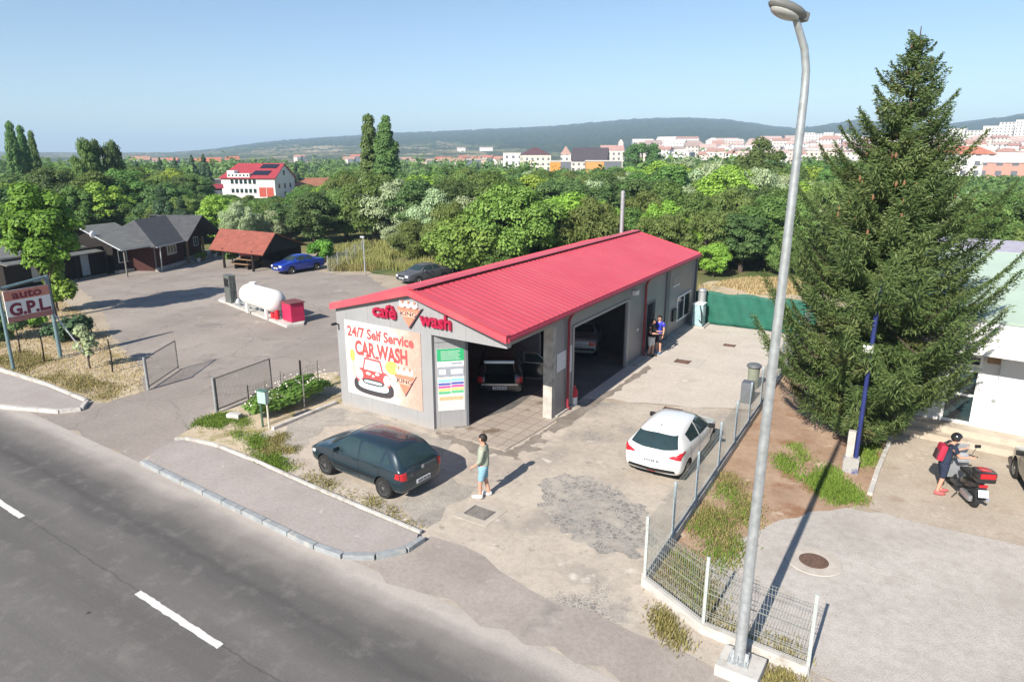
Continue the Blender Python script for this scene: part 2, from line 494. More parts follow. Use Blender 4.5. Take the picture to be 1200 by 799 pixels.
def road_mat():
    m, t, p, out = nt('worn_asphalt')
    g = t.nodes.new('ShaderNodeNewGeometry').outputs['Position']
    sp = t.nodes.new('ShaderNodeSeparateXYZ'); t.links.new(g, sp.inputs[0])
    ar = mathn(t, 'ADD', sp.outputs[1], mathn(t, 'MULTIPLY', sp.outputs[0], 0.065))
    mp = t.nodes.new('ShaderNodeMapping'); mp.inputs['Rotation'].default_value = (0, 0, 0.065); mp.inputs['Scale'].default_value = (0.05, 0.9, 1)
    t.links.new(g, mp.inputs[0])
    streak = noise(t, mp.outputs[0], 1.6, 5, 0.6)
    big = noise(t, g, 0.5, 5, 0.6)
    wob = mathn(t, 'ADD', ar, mathn(t, 'MULTIPLY', mathn(t, 'SUBTRACT', big, 0.5), 1.1))
    lane = ramp(t, mathn(t, 'DIVIDE', wob, 10.0), [(0.20, (0.163, 0.153, 0.144)), (0.42, (0.181, 0.171, 0.161)), (0.52, (0.149, 0.140, 0.131)), (0.59, (0.149, 0.140, 0.131)),
        (0.66, (0.175, 0.163, 0.154)), (0.72, (0.123, 0.115, 0.111)), (0.79, (0.140, 0.131, 0.125)), (0.855, (0.287, 0.263, 0.240)), (0.90, (0.490, 0.439, 0.397))])
    c = mixc(t, 0.85, lane, ramp(t, streak, [(0.25, (0.72, 0.72, 0.72)), (0.7, (1.0, 1.0, 1.0))]), 'MULTIPLY')
    fine = noise(t, g, 90, 2, 0.6)
    c = mixc(t, 0.8, c, ramp(t, fine, [(0.3, (0.55, 0.55, 0.55)), (0.62, (1.0, 1.0, 1.0))]), 'MULTIPLY')
    pt = noise(t, g, 1.7, 6, 0.7)
    c = mixc(t, ramp(t, pt, [(0.52, (0, 0, 0)), (0.74, (0.45, 0.45, 0.45))]), c, (0.24, 0.225, 0.21))
    v = t.nodes.new('ShaderNodeTexVoronoi'); v.inputs['Scale'].default_value = 0.75; v.inputs['Randomness'].default_value = 1
    t.links.new(g, v.inputs['Vector'])
    c = mixc(t, ramp(t, v.outputs['Distance'], [(0.018, (0.85, 0.85, 0.85)), (0.05, (0, 0, 0))]), c, (0.02, 0.02, 0.02))
    # the long joint beside the centre line
    cr = mathn(t, 'ABSOLUTE', mathn(t, 'SUBTRACT', mathn(t, 'ADD', ar, mathn(t, 'MULTIPLY', mathn(t, 'SUBTRACT', noise(t, g, 2.2, 4), 0.5), 0.16)), 5.98))
    c = mixc(t, ramp(t, cr, [(0.008, (0.45, 0.45, 0.45)), (0.03, (0, 0, 0))]), c, (0.05, 0.05, 0.05))
    cr2 = mathn(t, 'ABSOLUTE', mathn(t, 'SUBTRACT', mathn(t, 'ADD', ar, mathn(t, 'MULTIPLY', mathn(t, 'SUBTRACT', noise(t, g, 1.2, 4), 0.5), 0.3)), 7.45))
    c = mixc(t, ramp(t, cr2, [(0.01, (0.28, 0.28, 0.28)), (0.16, (0, 0, 0))]), c, (0.04, 0.038, 0.036))
    t.links.new(c, p.inputs['Base Color'])
    p.inputs['Roughness'].default_value = 0.85
    p.inputs['Specular IOR Level'].default_value = 0.3
    bump(t, p, fine, 0.3, 0.01)
    return m

def rd(s, off):        # a point of the road: s along, off across (0 = the centre line)
    return (s * 1.0 - 0.065 * off, 5.94 - 0.065 * s + off)
sheet('road', [rd(-260, -3.5), rd(200, -3.5), rd(200, 3.42), rd(-260, 3.42)], 0.004, road_mat())
paint = M('worn_road_paint', (0.62, 0.60, 0.57), 0.8, 0.1, 3, bmp=0.2, dirt=((0.28, 0.26, 0.25), 9.0, 0.60))
for s0 in (-30.05, -21.6, -13.15, -4.7, 3.75):
    sheet('road_marking', jag([rd(s0, -0.075), rd(s0 + 2.92, -0.075), rd(s0 + 2.92, 0.075), rd(s0, 0.075)], 0.1, 0.006, int(s0) + 90), 0.008, paint)

yard_m = ground_mat('yard_asphalt', (0.205, 0.178, 0.158), (0.285, 0.25, 0.222), 0.22, 50,
    patches=[((0.165, 0.145, 0.132), 0.45, 0.56, 0.66), ((0.33, 0.295, 0.26), 0.7, 0.62, 0.74)], cracks=((0.10, 0.09, 0.08), 0.22))
apron_m = ground_mat('dusty_apron', (0.235, 0.205, 0.182), (0.32, 0.285, 0.255), 0.5, 60,
    patches=[((0.17, 0.152, 0.14), 0.8, 0.58, 0.72), ((0.38, 0.34, 0.30), 0.9, 0.62, 0.75)])
gravel_m = ground_mat('gravel_forecourt', (0.32, 0.28, 0.235), (0.42, 0.37, 0.31), 0.55, 34,
    patches=[((0.215, 0.19, 0.168), 0.6, 0.52, 0.68), ((0.45, 0.405, 0.35), 1.2, 0.60, 0.7), ((0.19, 0.17, 0.15), 2.6, 0.60, 0.70)], stones=(11.0, (0.23, 0.215, 0.20), 0.33, 0.56), bmp=0.6)
conc_m = ground_mat('yard_concrete', (0.40, 0.36, 0.315), (0.48, 0.435, 0.385), 0.5, 45,
    patches=[((0.33, 0.295, 0.255), 0.5, 0.55, 0.66), ((0.53, 0.49, 0.44), 1.0, 0.62, 0.72)])
cob_m = ground_mat('cobbled_patch', (0.28, 0.255, 0.225), (0.36, 0.325, 0.28), 0.7, 34, stones=(9.0, (0.235, 0.222, 0.205), 1.6, 0.40), bmp=0.7)
cob_m2 = ground_mat('coarse_gravel_patch', (0.25, 0.23, 0.205), (0.34, 0.31, 0.27), 0.9, 26, patches=[((0.20, 0.185, 0.165), 1.3, 0.52, 0.64)], spots=((0.16, 0.15, 0.14), 14.0, 0.16), bmp=0.7)
lot_m = ground_mat('pale_gravel_lot', (0.32, 0.295, 0.268), (0.40, 0.37, 0.34), 0.5, 30,
    patches=[((0.27, 0.245, 0.22), 0.9, 0.55, 0.68)], spots=((0.56, 0.53, 0.5), 9.0, 0.05), bmp=0.6)
soil_m = ground_mat('brown_soil', (0.25, 0.165, 0.11), (0.35, 0.25, 0.175), 0.8, 30,
    patches=[((0.20, 0.11, 0.065), 0.7, 0.54, 0.64), ((0.42, 0.34, 0.27), 0.9, 0.6, 0.7)], bmp=0.7)
shop_m = ground_mat('shop_yard_paving', (0.30, 0.255, 0.205), (0.38, 0.33, 0.27), 0.7, 60,
    patches=[((0.25, 0.20, 0.155), 0.8, 0.56, 0.66), ((0.44, 0.385, 0.32), 0.6, 0.6, 0.72)], bmp=0.3)
dirt_m = ground_mat('dry_dirt', (0.36, 0.29, 0.20), (0.45, 0.38, 0.28), 0.8, 25,
    patches=[((0.20, 0.17, 0.07), 1.1, 0.52, 0.64), ((0.15, 0.16, 0.05), 1.6, 0.6, 0.7)], bmp=0.8)
pave_m = ground_mat('pavement_asphalt', (0.27, 0.24, 0.222), (0.32, 0.29, 0.27), 0.8, 70,
    patches=[((0.235, 0.21, 0.195), 1.3, 0.58, 0.7), ((0.37, 0.34, 0.315), 2.2, 0.66, 0.72)], bmp=0.2)

sheet('yard_base', [(-75, 9.9), (-40, 9.5), (30, 8.2), (30, 27), (-3.5, 40), (-18, 40), (-36, 40), (-46, 46.5), (-58, 44), (-75, 30)], -0.008, ground_mat('base_soil', (0.27, 0.225, 0.17), (0.34, 0.29, 0.225), 0.6, 30, bmp=0.5))
# yard of the house row on the left, reaching the road through the gates
sheet('yard', [rd(-28.0, 3.38), rd(-17.5, 3.38)] + [(-19.97, 12.27), (-20.89, 14.4), (-20.51, 15.96), (-20.01, 16.25)] + [(-18.6, 18.0), (-17.6, 18.4), (-17.55, 37.5), (-26, 37.5)] +
      [(-31.0, 35.88), (-36.11, 39.39), (-37.82, 38.39), (-40.6, 38.62)] + [(-46, 45.5), (-56.5, 43.5), (-54, 33), (-52.8, 26), (-52, 21.5)] + [(-49.37, 25.1), (-41.52, 22.12), (-35.03, 18.89), (-29.12, 16.61), (-25.2, 14.54), (-25.16, 13.02)],
      -0.004, yard_m, 0.7, 0.10, 3)
sheet('forecourt', [rd(-19.0, 3.36), rd(60, 3.36), (60, 9.5), (-0.2, 11.45), (-2.53, 11.7), (-4.0, 12.5), (-4.0, 24.4), (-9.2, 22.6), (-10.1, 23.0), (-10.1, 17.6), (-17.4, 17.6), (-18.0, 17.6), (-18.0, 13.8)] + [(-19.67, 12.53)],
      0.000, gravel_m, 0.6, 0.05, 4)
sheet('cobble_patch', [(-8.17, 15.86), (-7.23, 16.73), (-5.34, 15.8), (-4.36, 14.0), (-4.52, 13.29), (-5.66, 13.23), (-6.61, 13.56), (-7.68, 14.43)], 0.0045, cob_m, 0.15, 0.10, 41)
sheet('cobble_patch', [(-18.44, 15.94), (-17.23, 17.05), (-15.59, 17.03), (-13.09, 16.72), (-11.88, 16.47), (-11.52, 14.87), (-13.29, 15.64), (-15.2, 16.16), (-16.45, 15.43), (-15.62, 13.52), (-16.58, 13.7)], 0.0045, cob_m2, 0.3, 0.10, 42)
sheet('cobble_patch', [(-10.8, 12.6), (-10.49, 14.5), (-9.57, 14.44), (-9.56, 12.8), (-9.48, 11.97), (-10.03, 11.93)], 0.0045, cob_m2, 0.3, 0.10, 43)
sheet('apron', [rd(-9.6, 3.40), rd(60, 3.40), (60, 9.3)] + [(-1.0, 10.6)] + [(-2.62, 10.87), (-3.72, 10.91), (-4.69, 11.08), (-6.08, 11.08), (-6.99, 11.34), (-8.18, 11.76), (-9.15, 11.71), (-9.3, 10.77), (-10.19, 9.97)],
      0.0045, apron_m, 0.5, 0.11, 6)
sheet('concrete_yard', [(-10.2, 22.4), (-8.4, 22.9), (-6.2, 23.6), (-4.0, 24.6), (-4.0, 36.6), (-10.2, 37.0)], 0.0035, conc_m, 0.5, 0.10, 8)
sheet('gravel_lot', [(-3.9, 12.6), (-2.5, 11.7), (-0.4, 11.5), (30, 10.2), (30, 19.5), (1.5, 18.6), (-0.6, 18.35), (-2.0, 16.8), (-2.8, 14.6)], 0.0, lot_m, 0.5, 0.12, 9)
sheet('soil', [(-4.0, 12.6), (-2.7, 14.4), (-1.9, 16.6), (-0.4, 18.6), (0.3, 18.9), (0.3, 27), (-0.4, 40), (-4.0, 40)], -0.004, soil_m, 0.5, 0.12, 10)
sheet('shop_yard', [(-0.1, 18.6), (1.5, 18.4), (30, 19.0), (30, 26), (0.3, 26.2), (0.1, 24)], 0.005, shop_m, 0.6, 0.05, 11)
sheet('verge', [rd(-62, 4.0), rd(-33.2, 5.2)] + [(-26.14, 12.87), (-25.16, 13.02), (-25.15, 14.34), (-28.19, 16.42), (-30.36, 16.97), (-32.91, 17.66), (-35.1, 18.84), (-37.06, 19.15), (-40.99, 20.84), (-46.94, 22.46), (-54.22, 22.26)] + [(-60, 20)], 0.001, dirt_m, 0.5, 0.12, 12)
sheet('hedge_bed', [(-19.97, 12.27), (-20.36, 13.4), (-20.96, 14.46), (-20.66, 16.09), (-21.65, 18.87), (-20.35, 20.18), (-17.49, 17.41), (-17.86, 13.76), (-16.58, 13.7), (-16.76, 12.85), (-15.33, 12.43), (-14.66, 12.31)], 0.002, dirt_m, 0.4, 0.1, 13)

# pavements: a raised slab, a back edging and a line of kerb stones
def strip(name, pts, w, z0, z1, mat, gap=0.0, seg=1.0, kind='structure'):
    """kerb stones along a polyline, one mesh"""
    mb = MB()
    P = [Vector(p) for p in pts]
    for p, q in zip(P, P[1:]):
        L = (q - p).length; k = max(1, round(L / seg)) if gap else 1
        d = (q - p).normalized(); a = math.atan2(d.y, d.x)
        for i in range(k):
            m0 = p + d * (L * i / k + gap / 2); m1 = p + d * (L * (i + 1) / k - gap / 2)
            c = (m0 + m1) / 2
            mb.cbox((c.x, c.y, (z0 + z1) / 2), ((m1 - m0).length, w, z1 - z0), 0.012, a)
    o = mb.build(name, mat)
    return tag(o, kind=kind)
slab_top = [(-19.4, 11.19), (-19.55, 12.01), (-19.38, 12.19), (-18.09, 12.33), (-15.93, 12.17), (-13.52, 11.89), (-11.14, 11.66), (-9.38, 11.51), (-9.25, 11.28), (-9.36, 10.84), (-9.73, 10.38), (-10.32, 10.03), (-11.18, 9.94), (-13.49, 10.14), (-15.82, 10.37), (-18.38, 10.53), (-18.89, 10.64)]
mb = MB().prism(slab_top, -0.05, 0.10); tag(mb.build('pavement', pave_m), kind='structure')
kf = [(-19.03, 10.59), (-15.72, 10.29), (-13.09, 10.07), (-11.15, 9.91), (-10.32, 9.94), (-9.65, 10.29), (-9.23, 10.87), (-9.18, 11.45)]
strip('kerb', kf, 0.15, -0.05, 0.125, MT['kerb_grey'], 0.028, 0.98)
kb = [(-19.74, 12.13), (-19.49, 12.35), (-18.24, 12.5), (-16.05, 12.33), (-13.62, 12.04), (-11.22, 11.81), (-9.39, 11.63)]
strip('kerb', kb, 0.09, -0.05, 0.113, MT['kerb'], 0.006, 1.0)
lp_top = [(-39.94, 12.78), (-32.45, 12.72), (-29.11, 12.75), (-25.73, 12.48), (-25.32, 12.1), (-25.72, 11.66), (-28.17, 10.84), (-30.55, 10.18)]
mb = MB().prism(lp_top, -0.05, 0.10); tag(mb.build('pavement', pave_m), kind='structure')
strip('kerb', [(-40.87, 13.1), (-33.07, 12.98), (-29.41, 12.95), (-25.93, 12.7)], 0.12, -0.05, 0.115, MT['kerb'], 0.008, 1.0)
strip('kerb', [(-30.36, 10.1), (-27.99, 10.75), (-25.57, 11.58), (-25.17, 12.11), (-25.8, 12.66)], 0.15, -0.05, 0.12, MT['kerb'], 0.012, 1.0)
strip('kerb', [(-17.75, 14.35), (-17.72, 17.3)], 0.14, -0.05, 0.11, MT['kerb'], 0.02, 1.0)
strip('kerb', [(-0.12, 19.4), (-0.02, 21.2), (0.15, 23.2), (0.25, 25.3)], 0.13, -0.05, 0.09, MT['kerb'], 0.02, 1.0)

# ---------------------------------------------------------------- the car wash
def text_mesh(body, size=1.0, extrude=0.0, bold=0.0, width=None, align='CENTER'):
    cu = bpy.data.curves.new('lettering', 'FONT')
    cu.body = body; cu.size = size; cu.extrude = extrude; cu.offset = bold
    cu.align_x = align; cu.align_y = 'BOTTOM_BASELINE'
    cu.resolution_u = 3
    o = bpy.data.objects.new('lettering', cu); COL.objects.link(o)
    dg = bpy.context.evaluated_depsgraph_get()
    me = bpy.data.meshes.new_from_object(o.evaluated_get(dg))
    bpy.data.objects.remove(o); bpy.data.curves.remove(cu)
    vs = [v.co.copy() for v in me.vertices]; fs = [tuple(p.vertices) for p in me.polygons]
    bpy.data.meshes.remove(me)
    if width and vs:
        x0 = min(v.x for v in vs); x1 = max(v.x for v in vs); k = width / (x1 - x0)
        for v in vs: v.x *= k
    return vs, fs

class Plane:
    """a wall face: origin, horizontal direction; pt(s, z, out)"""
    def __init__(s, o, d):
        s.o = Vector((o[0], o[1], 0)); s.d = Vector((d[0], d[1], 0)).normalized()
        s.n = Vector((s.d.y, -s.d.x, 0))
    def pt(s, u, z, out=0.0): return s.o + s.d * u + s.n * out + Vector((0, 0, z))
    def rect(s, mb, u0, u1, z0, z1, out0, out1, mi=0):
        vs = [s.pt(u, z, w) for u in (u0, u1) for w in (out0, out1) for z in (z0, z1)]
        return mb.add(vs, [(0, 1, 3, 2), (4, 6, 7, 5), (0, 4, 5, 1), (2, 3, 7, 6), (0, 2, 6, 4), (1, 5, 7, 3)], mi)
    def poly(s, mb, pts, out0, out1, mi=0):
        n = len(pts)
        vs = [s.pt(u, z, out0) for u, z in pts] + [s.pt(u, z, out1) for u, z in pts]
        fs = [tuple(range(n)), tuple(range(2 * n - 1, n - 1, -1))] + [(i, n + i, n + (i + 1) % n, (i + 1) % n) for i in range(n)]
        return mb.add(vs, fs, mi)
    def text(s, mb, body, u, z, size, out, bold=0.0, ext=0.0, width=None, mi=0, slant=0.0, rise=0.0):
        vs, fs = text_mesh(body, size, ext, bold, width)
        return mb.add([s.pt(u + v.x + slant * v.y, z + v.y + rise * v.x, out + ext + v.z) for v in vs], fs, mi)

def panel_mat(name, col, pitch=0.25):
    m, t, p, out = nt(name)
    tc = t.nodes.new('ShaderNodeTexCoord')
    sp = t.nodes.new('ShaderNodeSeparateXYZ'); t.links.new(tc.outputs['Object'], sp.inputs[0])
    s = mathn(t, 'ADD', sp.outputs[0], sp.outputs[1])
    f = mathn(t, 'FRACT', mathn(t, 'DIVIDE', s, pitch))
    h = mathn(t, 'LESS_THAN', f, 0.06)
    f2 = mathn(t, 'FRACT', mathn(t, 'DIVIDE', s, 1.0))
    j = mathn(t, 'LESS_THAN', f2, 0.014)
    n = noise(t, tc.outputs['Object'], 1.2, 5)
    c = ramp(t, n, [(0.3, c4(col, 0.93)), (0.7, c4(col, 1.05))])
    c = mixc(t, mathn(t, 'MULTIPLY', h, 0.10), c, (0.1, 0.1, 0.1))
    c = mixc(t, mathn(t, 'MULTIPLY', j, 0.45), c, (0.1, 0.1, 0.1))
    grime = ramp(t, mathn(t, 'ADD', sp.outputs[2], mathn(t, 'MULTIPLY', noise(t, tc.outputs['Object'], 3, 4), 0.5)), [(0.25, (0.5, 0.5, 0.5)), (0.55, (0, 0, 0))])
    c = mixc(t, grime, c, (0.34, 0.31, 0.27))
    t.links.new(c, p.inputs['Base Color'])
    p.inputs['Roughness'].default_value = 0.42
    bump(t, p, mathn(t, 'SUBTRACT', 1.0, h), 0.3, 0.01)
    return m
MT['panel'] = panel_mat('grey_wall_panel', (0.285, 0.287, 0.295))
MT['panel_side'] = panel_mat('shade_toned_wall_panel', (0.215, 0.22, 0.232))  # same grey panel as the front; the side's shade is put into the colour
MT['trim'] = M('dark_grey_trim', (0.11, 0.12, 0.135), 0.5, 0.1)
MT['inner'] = M('bay_inner_panel', (0.30, 0.31, 0.32), 0.5, 0.1, 2)
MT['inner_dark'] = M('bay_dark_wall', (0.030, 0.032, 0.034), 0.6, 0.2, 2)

cw = empty('car_wash_building', (-13.8, 17.16, 0), 0, 'long grey car wash hall with a bright red ribbed roof and open wash bays', 'car wash')
CWM = Matrix.Translation((13.8, -17.16, 0))
def cwb(mb, name, mats, smooth=False, parent=None):
    mb.v = [(v[0] + 13.8, v[1] - 17.16, v[2]) for v in mb.v]
    return mb.build(name, mats, parent or cw, smooth)

FWP = Plane((-17.52, 17.40), (1, -0.065))
def gz(s):                      # height of the front wall under the rake
    b = -17.52 + s / 1.0021
    return 4.52 - 0.232 * abs(b + 13.87)
S_R, S_M, S_E = 3.66, 4.46, 7.44
mb = MB(); FWP.poly(mb, [(0, 0.0), (S_M, 0.0), (S_M, 3.3), (S_M, gz(S_M)), (S_R, gz(S_R)), (0, gz(0))], 0, -0.12)
cwb(mb, 'front_wall', MT['panel'])
mb = MB(); FWP.poly(mb, [(S_M + 0.003, 3.3), (S_E, 3.3), (S_E, gz(S_E)), (S_M + 0.003, gz(S_M))], 0, -0.22)
cwb(mb, 'gable_panel', MT['panel'])
# the angled price wall beside the bay and the ceiling of its recess
p0 = FWP.pt(S_M, 0, -0.13); ANG = Plane((p0.x, p0.y), (0.79, 0.70))
mb = MB(); ANG.rect(mb, 0.0, 1.02, 0, 3.28, 0, -0.10); ANG.rect(mb, 0.0, 1.02, 3.02, 3.28, 0.0, 0.03)
cwb(mb, 'price_wall', MT['panel'])
mb = MB(); ANG.rect(mb, 1.023, 1.10, 0, 3.28, 0.02, -0.4)
cwb(mb, 'bay_door_post', MT['trim'])
# side, back and inner walls
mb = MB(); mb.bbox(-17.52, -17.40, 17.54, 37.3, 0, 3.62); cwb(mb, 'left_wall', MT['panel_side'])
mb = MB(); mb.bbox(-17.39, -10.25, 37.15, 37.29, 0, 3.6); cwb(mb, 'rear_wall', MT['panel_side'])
SW = -10.10
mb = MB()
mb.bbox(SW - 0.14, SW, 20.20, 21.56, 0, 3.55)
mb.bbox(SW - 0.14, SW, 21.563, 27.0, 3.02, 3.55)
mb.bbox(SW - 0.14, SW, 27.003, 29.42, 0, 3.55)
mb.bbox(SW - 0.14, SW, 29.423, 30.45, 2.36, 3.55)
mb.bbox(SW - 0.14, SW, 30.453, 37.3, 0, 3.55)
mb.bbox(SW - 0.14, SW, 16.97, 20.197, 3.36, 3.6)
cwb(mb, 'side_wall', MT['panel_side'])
mb = MB(); mb.bbox(SW - 0.34, SW + 0.004, 19.93, 20.19, 0, 3.35); cwb(mb, 'bay_column', MT['concrete'])
mb = MB()
mb.bbox(SW - 0.06, SW + 0.03, 26.93, 27.12, 0, 3.02); mb.bbox(SW - 0.06, SW + 0.03, 21.50, 21.62, 0, 3.02); mb.bbox(SW - 0.06, SW + 0.03, 21.623, 26.927, 2.94, 3.04)
cwb(mb, 'bay_door_frame', MT['panel'])
for a0, a1 in ((32.0, 32.5), (37.1, 37.31)): cwb(MB().bbox(SW, SW + 0.06, a0, a1, 0, 3.48), 'corner_trim', MT['trim'])
mb = MB(); mb.bbox(-17.38, -13.2, 24.8, 24.95, 0, 3.5); cwb(mb, 'bay_divider', MT['inner'])
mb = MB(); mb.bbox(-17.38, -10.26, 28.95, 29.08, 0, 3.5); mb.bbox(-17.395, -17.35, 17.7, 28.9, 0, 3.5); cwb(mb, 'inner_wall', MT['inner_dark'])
# floors
wet = ground_mat('wet_bay_floor', (0.09, 0.088, 0.085), (0.16, 0.15, 0.14), 0.8, 40, rough=0.35)
mb = MB(); mb.bbox(-17.39, -10.11, 17.62, 37.14, -0.02, 0.02); cwb(mb, 'bay_floor', wet)
def tile_mat():
    m, t, p, out = nt('paver_tiles')
    g = t.nodes.new('ShaderNodeNewGeometry').outputs['Position']
    b = t.nodes.new('ShaderNodeTexBrick'); b.offset = 0.0
    b.inputs['Scale'].default_value = 1.0; b.inputs['Brick Width'].default_value = 0.5; b.inputs['Row Height'].default_value = 0.5
    b.inputs['Mortar Size'].default_value = 0.012; b.inputs['Color1'].default_value = (0.40, 0.345, 0.29, 1); b.inputs['Color2'].default_value = (0.33, 0.285, 0.245, 1)
    b.inputs['Mortar'].default_value = (0.17, 0.14, 0.115, 1)
    mp = t.nodes.new('ShaderNodeMapping'); mp.inputs['Rotation'].default_value = (0, 0, 0.06)
    t.links.new(g, mp.inputs[0]); t.links.new(mp.outputs[0], b.inputs[0])
    c = b.outputs[0]
    q = noise(t, g, 1.1, 5, 0.65)
    c = mixc(t, ramp(t, q, [(0.58, (0, 0, 0)), (0.66, (0.9, 0.9, 0.9))]), c, (0.16, 0.115, 0.075))
    c = mixc(t, 0.5, c, ramp(t, noise(t, g, 20, 4), [(0.3, (0.6, 0.6, 0.6)), (0.6, (1, 1, 1))]), 'MULTIPLY')
    t.links.new(c, p.inputs['Base Color']); p.inputs['Roughness'].default_value = 0.7
    bump(t, p, b.outputs['Fac'], -0.4, 0.01)
    return m
tag(sheet('bay_apron', [(-12.97, 17.13), (-12.28, 17.79), (-12.29, 18.59), (-11.77, 20.05), (-11.93, 23.04), (-9.92, 20.17), (-9.95, 19.25), (-10.05, 18.01), (-10.15, 16.87), (-10.9, 16.96), (-11.95, 17.06)], 0.024, tile_mat()), kind='structure')
stain = ground_mat('wet_dark_stain', (0.15, 0.13, 0.11), (0.25, 0.22, 0.19), 1.5, 40, rough=0.6)
sheet('wet_stain', [(-13.03, 17.01), (-11.87, 16.94), (-10.83, 16.85), (-10.13, 16.74), (-9.93, 17.46), (-9.84, 19.05), (-9.8, 19.6), (-9.67, 18.24), (-9.24, 18.25), (-9.72, 17.65), (-9.16, 17.52), (-9.73, 16.9), (-9.32, 16.5), (-9.95, 16.55), (-10.55, 16.42), (-10.64, 16.07), (-11.37, 16.45), (-12.31, 16.6)], 0.006, stain, 0.12, 0.05, 21)
sheet('wet_stain', [(-9.84, 19.05), (-9.8, 20.81), (-9.6, 22.79), (-9.42, 25.91), (-9.34, 27.77), (-9.04, 27.37), (-9.18, 25.28), (-9.32, 22.53), (-9.35, 20.14), (-9.43, 18.87)], 0.0065, stain, 0.3, 0.05, 22)
# a low plinth edge along the side wall
for x1, a0, a1 in ((0.42, 27.1, 36.9), (0.10, 20.2, 21.5)): cwb(MB().bbox(SW, SW + x1, a0, a1, -0.05, 0.06), 'wall_plinth', MT['concrete'])
# roof
def roof_red():
    m, t, p, out = nt('red_roof_sheet')
    tc = t.nodes.new('ShaderNodeTexCoord')
    mp = t.nodes.new('ShaderNodeMapping'); mp.inputs['Scale'].default_value = (0.35, 3.0, 1.0); t.links.new(tc.outputs['Object'], mp.inputs[0])
    st = noise(t, mp.outputs[0], 1.2, 6, 0.65); bg_ = noise(t, tc.outputs['Object'], 0.35, 4)
    c = ramp(t, bg_, [(0.3, (0.50, 0.058, 0.080)), (0.7, (0.58, 0.082, 0.105))])
    c = mixc(t, ramp(t, st, [(0.52, (0, 0, 0)), (0.75, (0.55, 0.55, 0.55))]), c, (0.44, 0.13, 0.13))
    t.links.new(c, p.inputs['Base Color'])
    t.links.new(ramp(t, st, [(0.3, (0.36, 0.36, 0.36)), (0.7, (0.55, 0.55, 0.55))]), p.inputs['Roughness'])
    return m
RED = roof_red()
MT['roof_red'] = RED
FL, FR_, FE = Vector((-17.66, 17.28, 3.78)), Vector((-13.87, 17.0, 4.72)), Vector((-9.85, 16.5, 3.78))
BL_, BR_, BE = Vector((-17.66, 38.2, 3.78)), Vector((-13.87, 37.85, 4.70)), Vector((-9.85, 36.98, 3.78))
def ribbed(p_top0, p_bot0, p_top1, p_bot1, n, h):
    mb = MB(); prof = [(0, 0), (0.62, 0), (0.70, h), (0.92, h)]
    ts = [((k + f) / n, hh) for k in range(n) for f, hh in prof] + [(1.0, 0)]
    vs = []
    for t, hh in ts:
        a = p_top0.lerp(p_top1, t) + Vector((0, 0, hh)); b = p_bot0.lerp(p_bot1, t) + Vector((0, 0, hh))
        vs += [a, b, b - Vector((0, 0, hh + 0.07)), a - Vector((0, 0, hh + 0.07))]
    fs = []
    for i in range(len(ts) - 1):
        for j in range(4):
            fs.append((i * 4 + j, i * 4 + (j + 1) % 4, i * 4 + 4 + (j + 1) % 4, i * 4 + 4 + j))
    fs.append((0, 1, 2, 3)); k = (len(ts) - 1) * 4; fs.append((k + 3, k + 2, k + 1, k))
    return mb.add(vs, fs)
roof = empty('roof', (0, 0, 0)); roof.parent = cw
cwb(ribbed(FR_ + Vector((0.01, 0, 0)), FE, BR_ + Vector((0.01, 0, 0)), BE, 60, 0.013), 'roof_sheet', RED, False, roof)
cwb(ribbed(FL, FR_ - Vector((0.01, 0, 0)), BL_, BR_ - Vector((0.01, 0, 0)), 60, 0.013), 'roof_sheet', RED, False, roof)
mb = MB()
for sgn in (-1, 1):
    a0 = FR_ + Vector((0, -0.02, 0.062)); a1 = BR_ + Vector((0, 0.02, 0.062))
    o = Vector((sgn * 0.24, 0, -0.018))
    mb.slab([a0, a1, a1 + o, a0 + o] if sgn < 0 else [a0 + o, a1 + o, a1, a0], 0.012)
cwb(mb, 'ridge_cap', RED, False, roof)
# dark openings under the ridge cap between the ribs
mb = MB()
for k in range(60):
    p = FR_.lerp(BR_, (k + 0.31) / 60) + Vector((0.247, 0, 0.004))
    cwb(MB().box((p.x, p.y, p.z), (0.03, 0.19, 0.05)), 'vent_gap', MT['black'], False, roof)
for a, b in ((FL, FR_), (FR_, FE)):
    q = [a + Vector((0, -0.025, 0.03)), b + Vector((0, -0.025, 0.03)), b + Vector((0, -0.025, -0.19)), a + Vector((0, -0.025, -0.19))]
    cwb(MB().slab(q, 0.02), 'rake_flashing', RED, False, roof)
    q = [a + Vector((0, -0.02, 0.055)), b + Vector((0, -0.02, 0.055)), b + Vector((0, 0.16, 0.055)), a + Vector((0, 0.16, 0.055))]
    cwb(MB().slab(q, 0.012), 'edge_flashing', RED, False, roof)
for a, b in ((BL_, BR_), (BR_, BE)):
    q = [a + Vector((0, 0.03, 0.03)), b + Vector((0, 0.03, 0.03)), b + Vector((0, 0.03, -0.16)), a + Vector((0, 0.03, -0.16))]
    cwb(MB().slab(q, 0.02), 'rake_flashing', RED, False, roof)
mb = MB(); mb.tube([FE + Vector((0.03, 0.02, -0.10)), BE + Vector((0.03, 0, -0.10))], 0.075, 10); cwb(mb, 'gutter', MT['darkred'])
for a in (21.06, 28.97):
    mb = MB(); mb.tube([(-9.83, a, 3.66), (-9.98, a, 3.45), (-10.03, a, 3.3), (-10.03, a, 0.16), (-9.95, a, 0.06)], 0.052, 8); cwb(mb, 'downpipe', MT['darkred'], True)
pf = (-14.3, 36.57, 5.68)
mb = MB(); mb.cyl((pf[0], pf[1], 4.3), (pf[0], pf[1], 7.0), 0.11, None, 14); mb.cyl((pf[0], pf[1], 6.86), (pf[0], pf[1], 6.92), 0.125, None, 14)
cwb(mb, 'flue_pipe', MT['steel'], True)
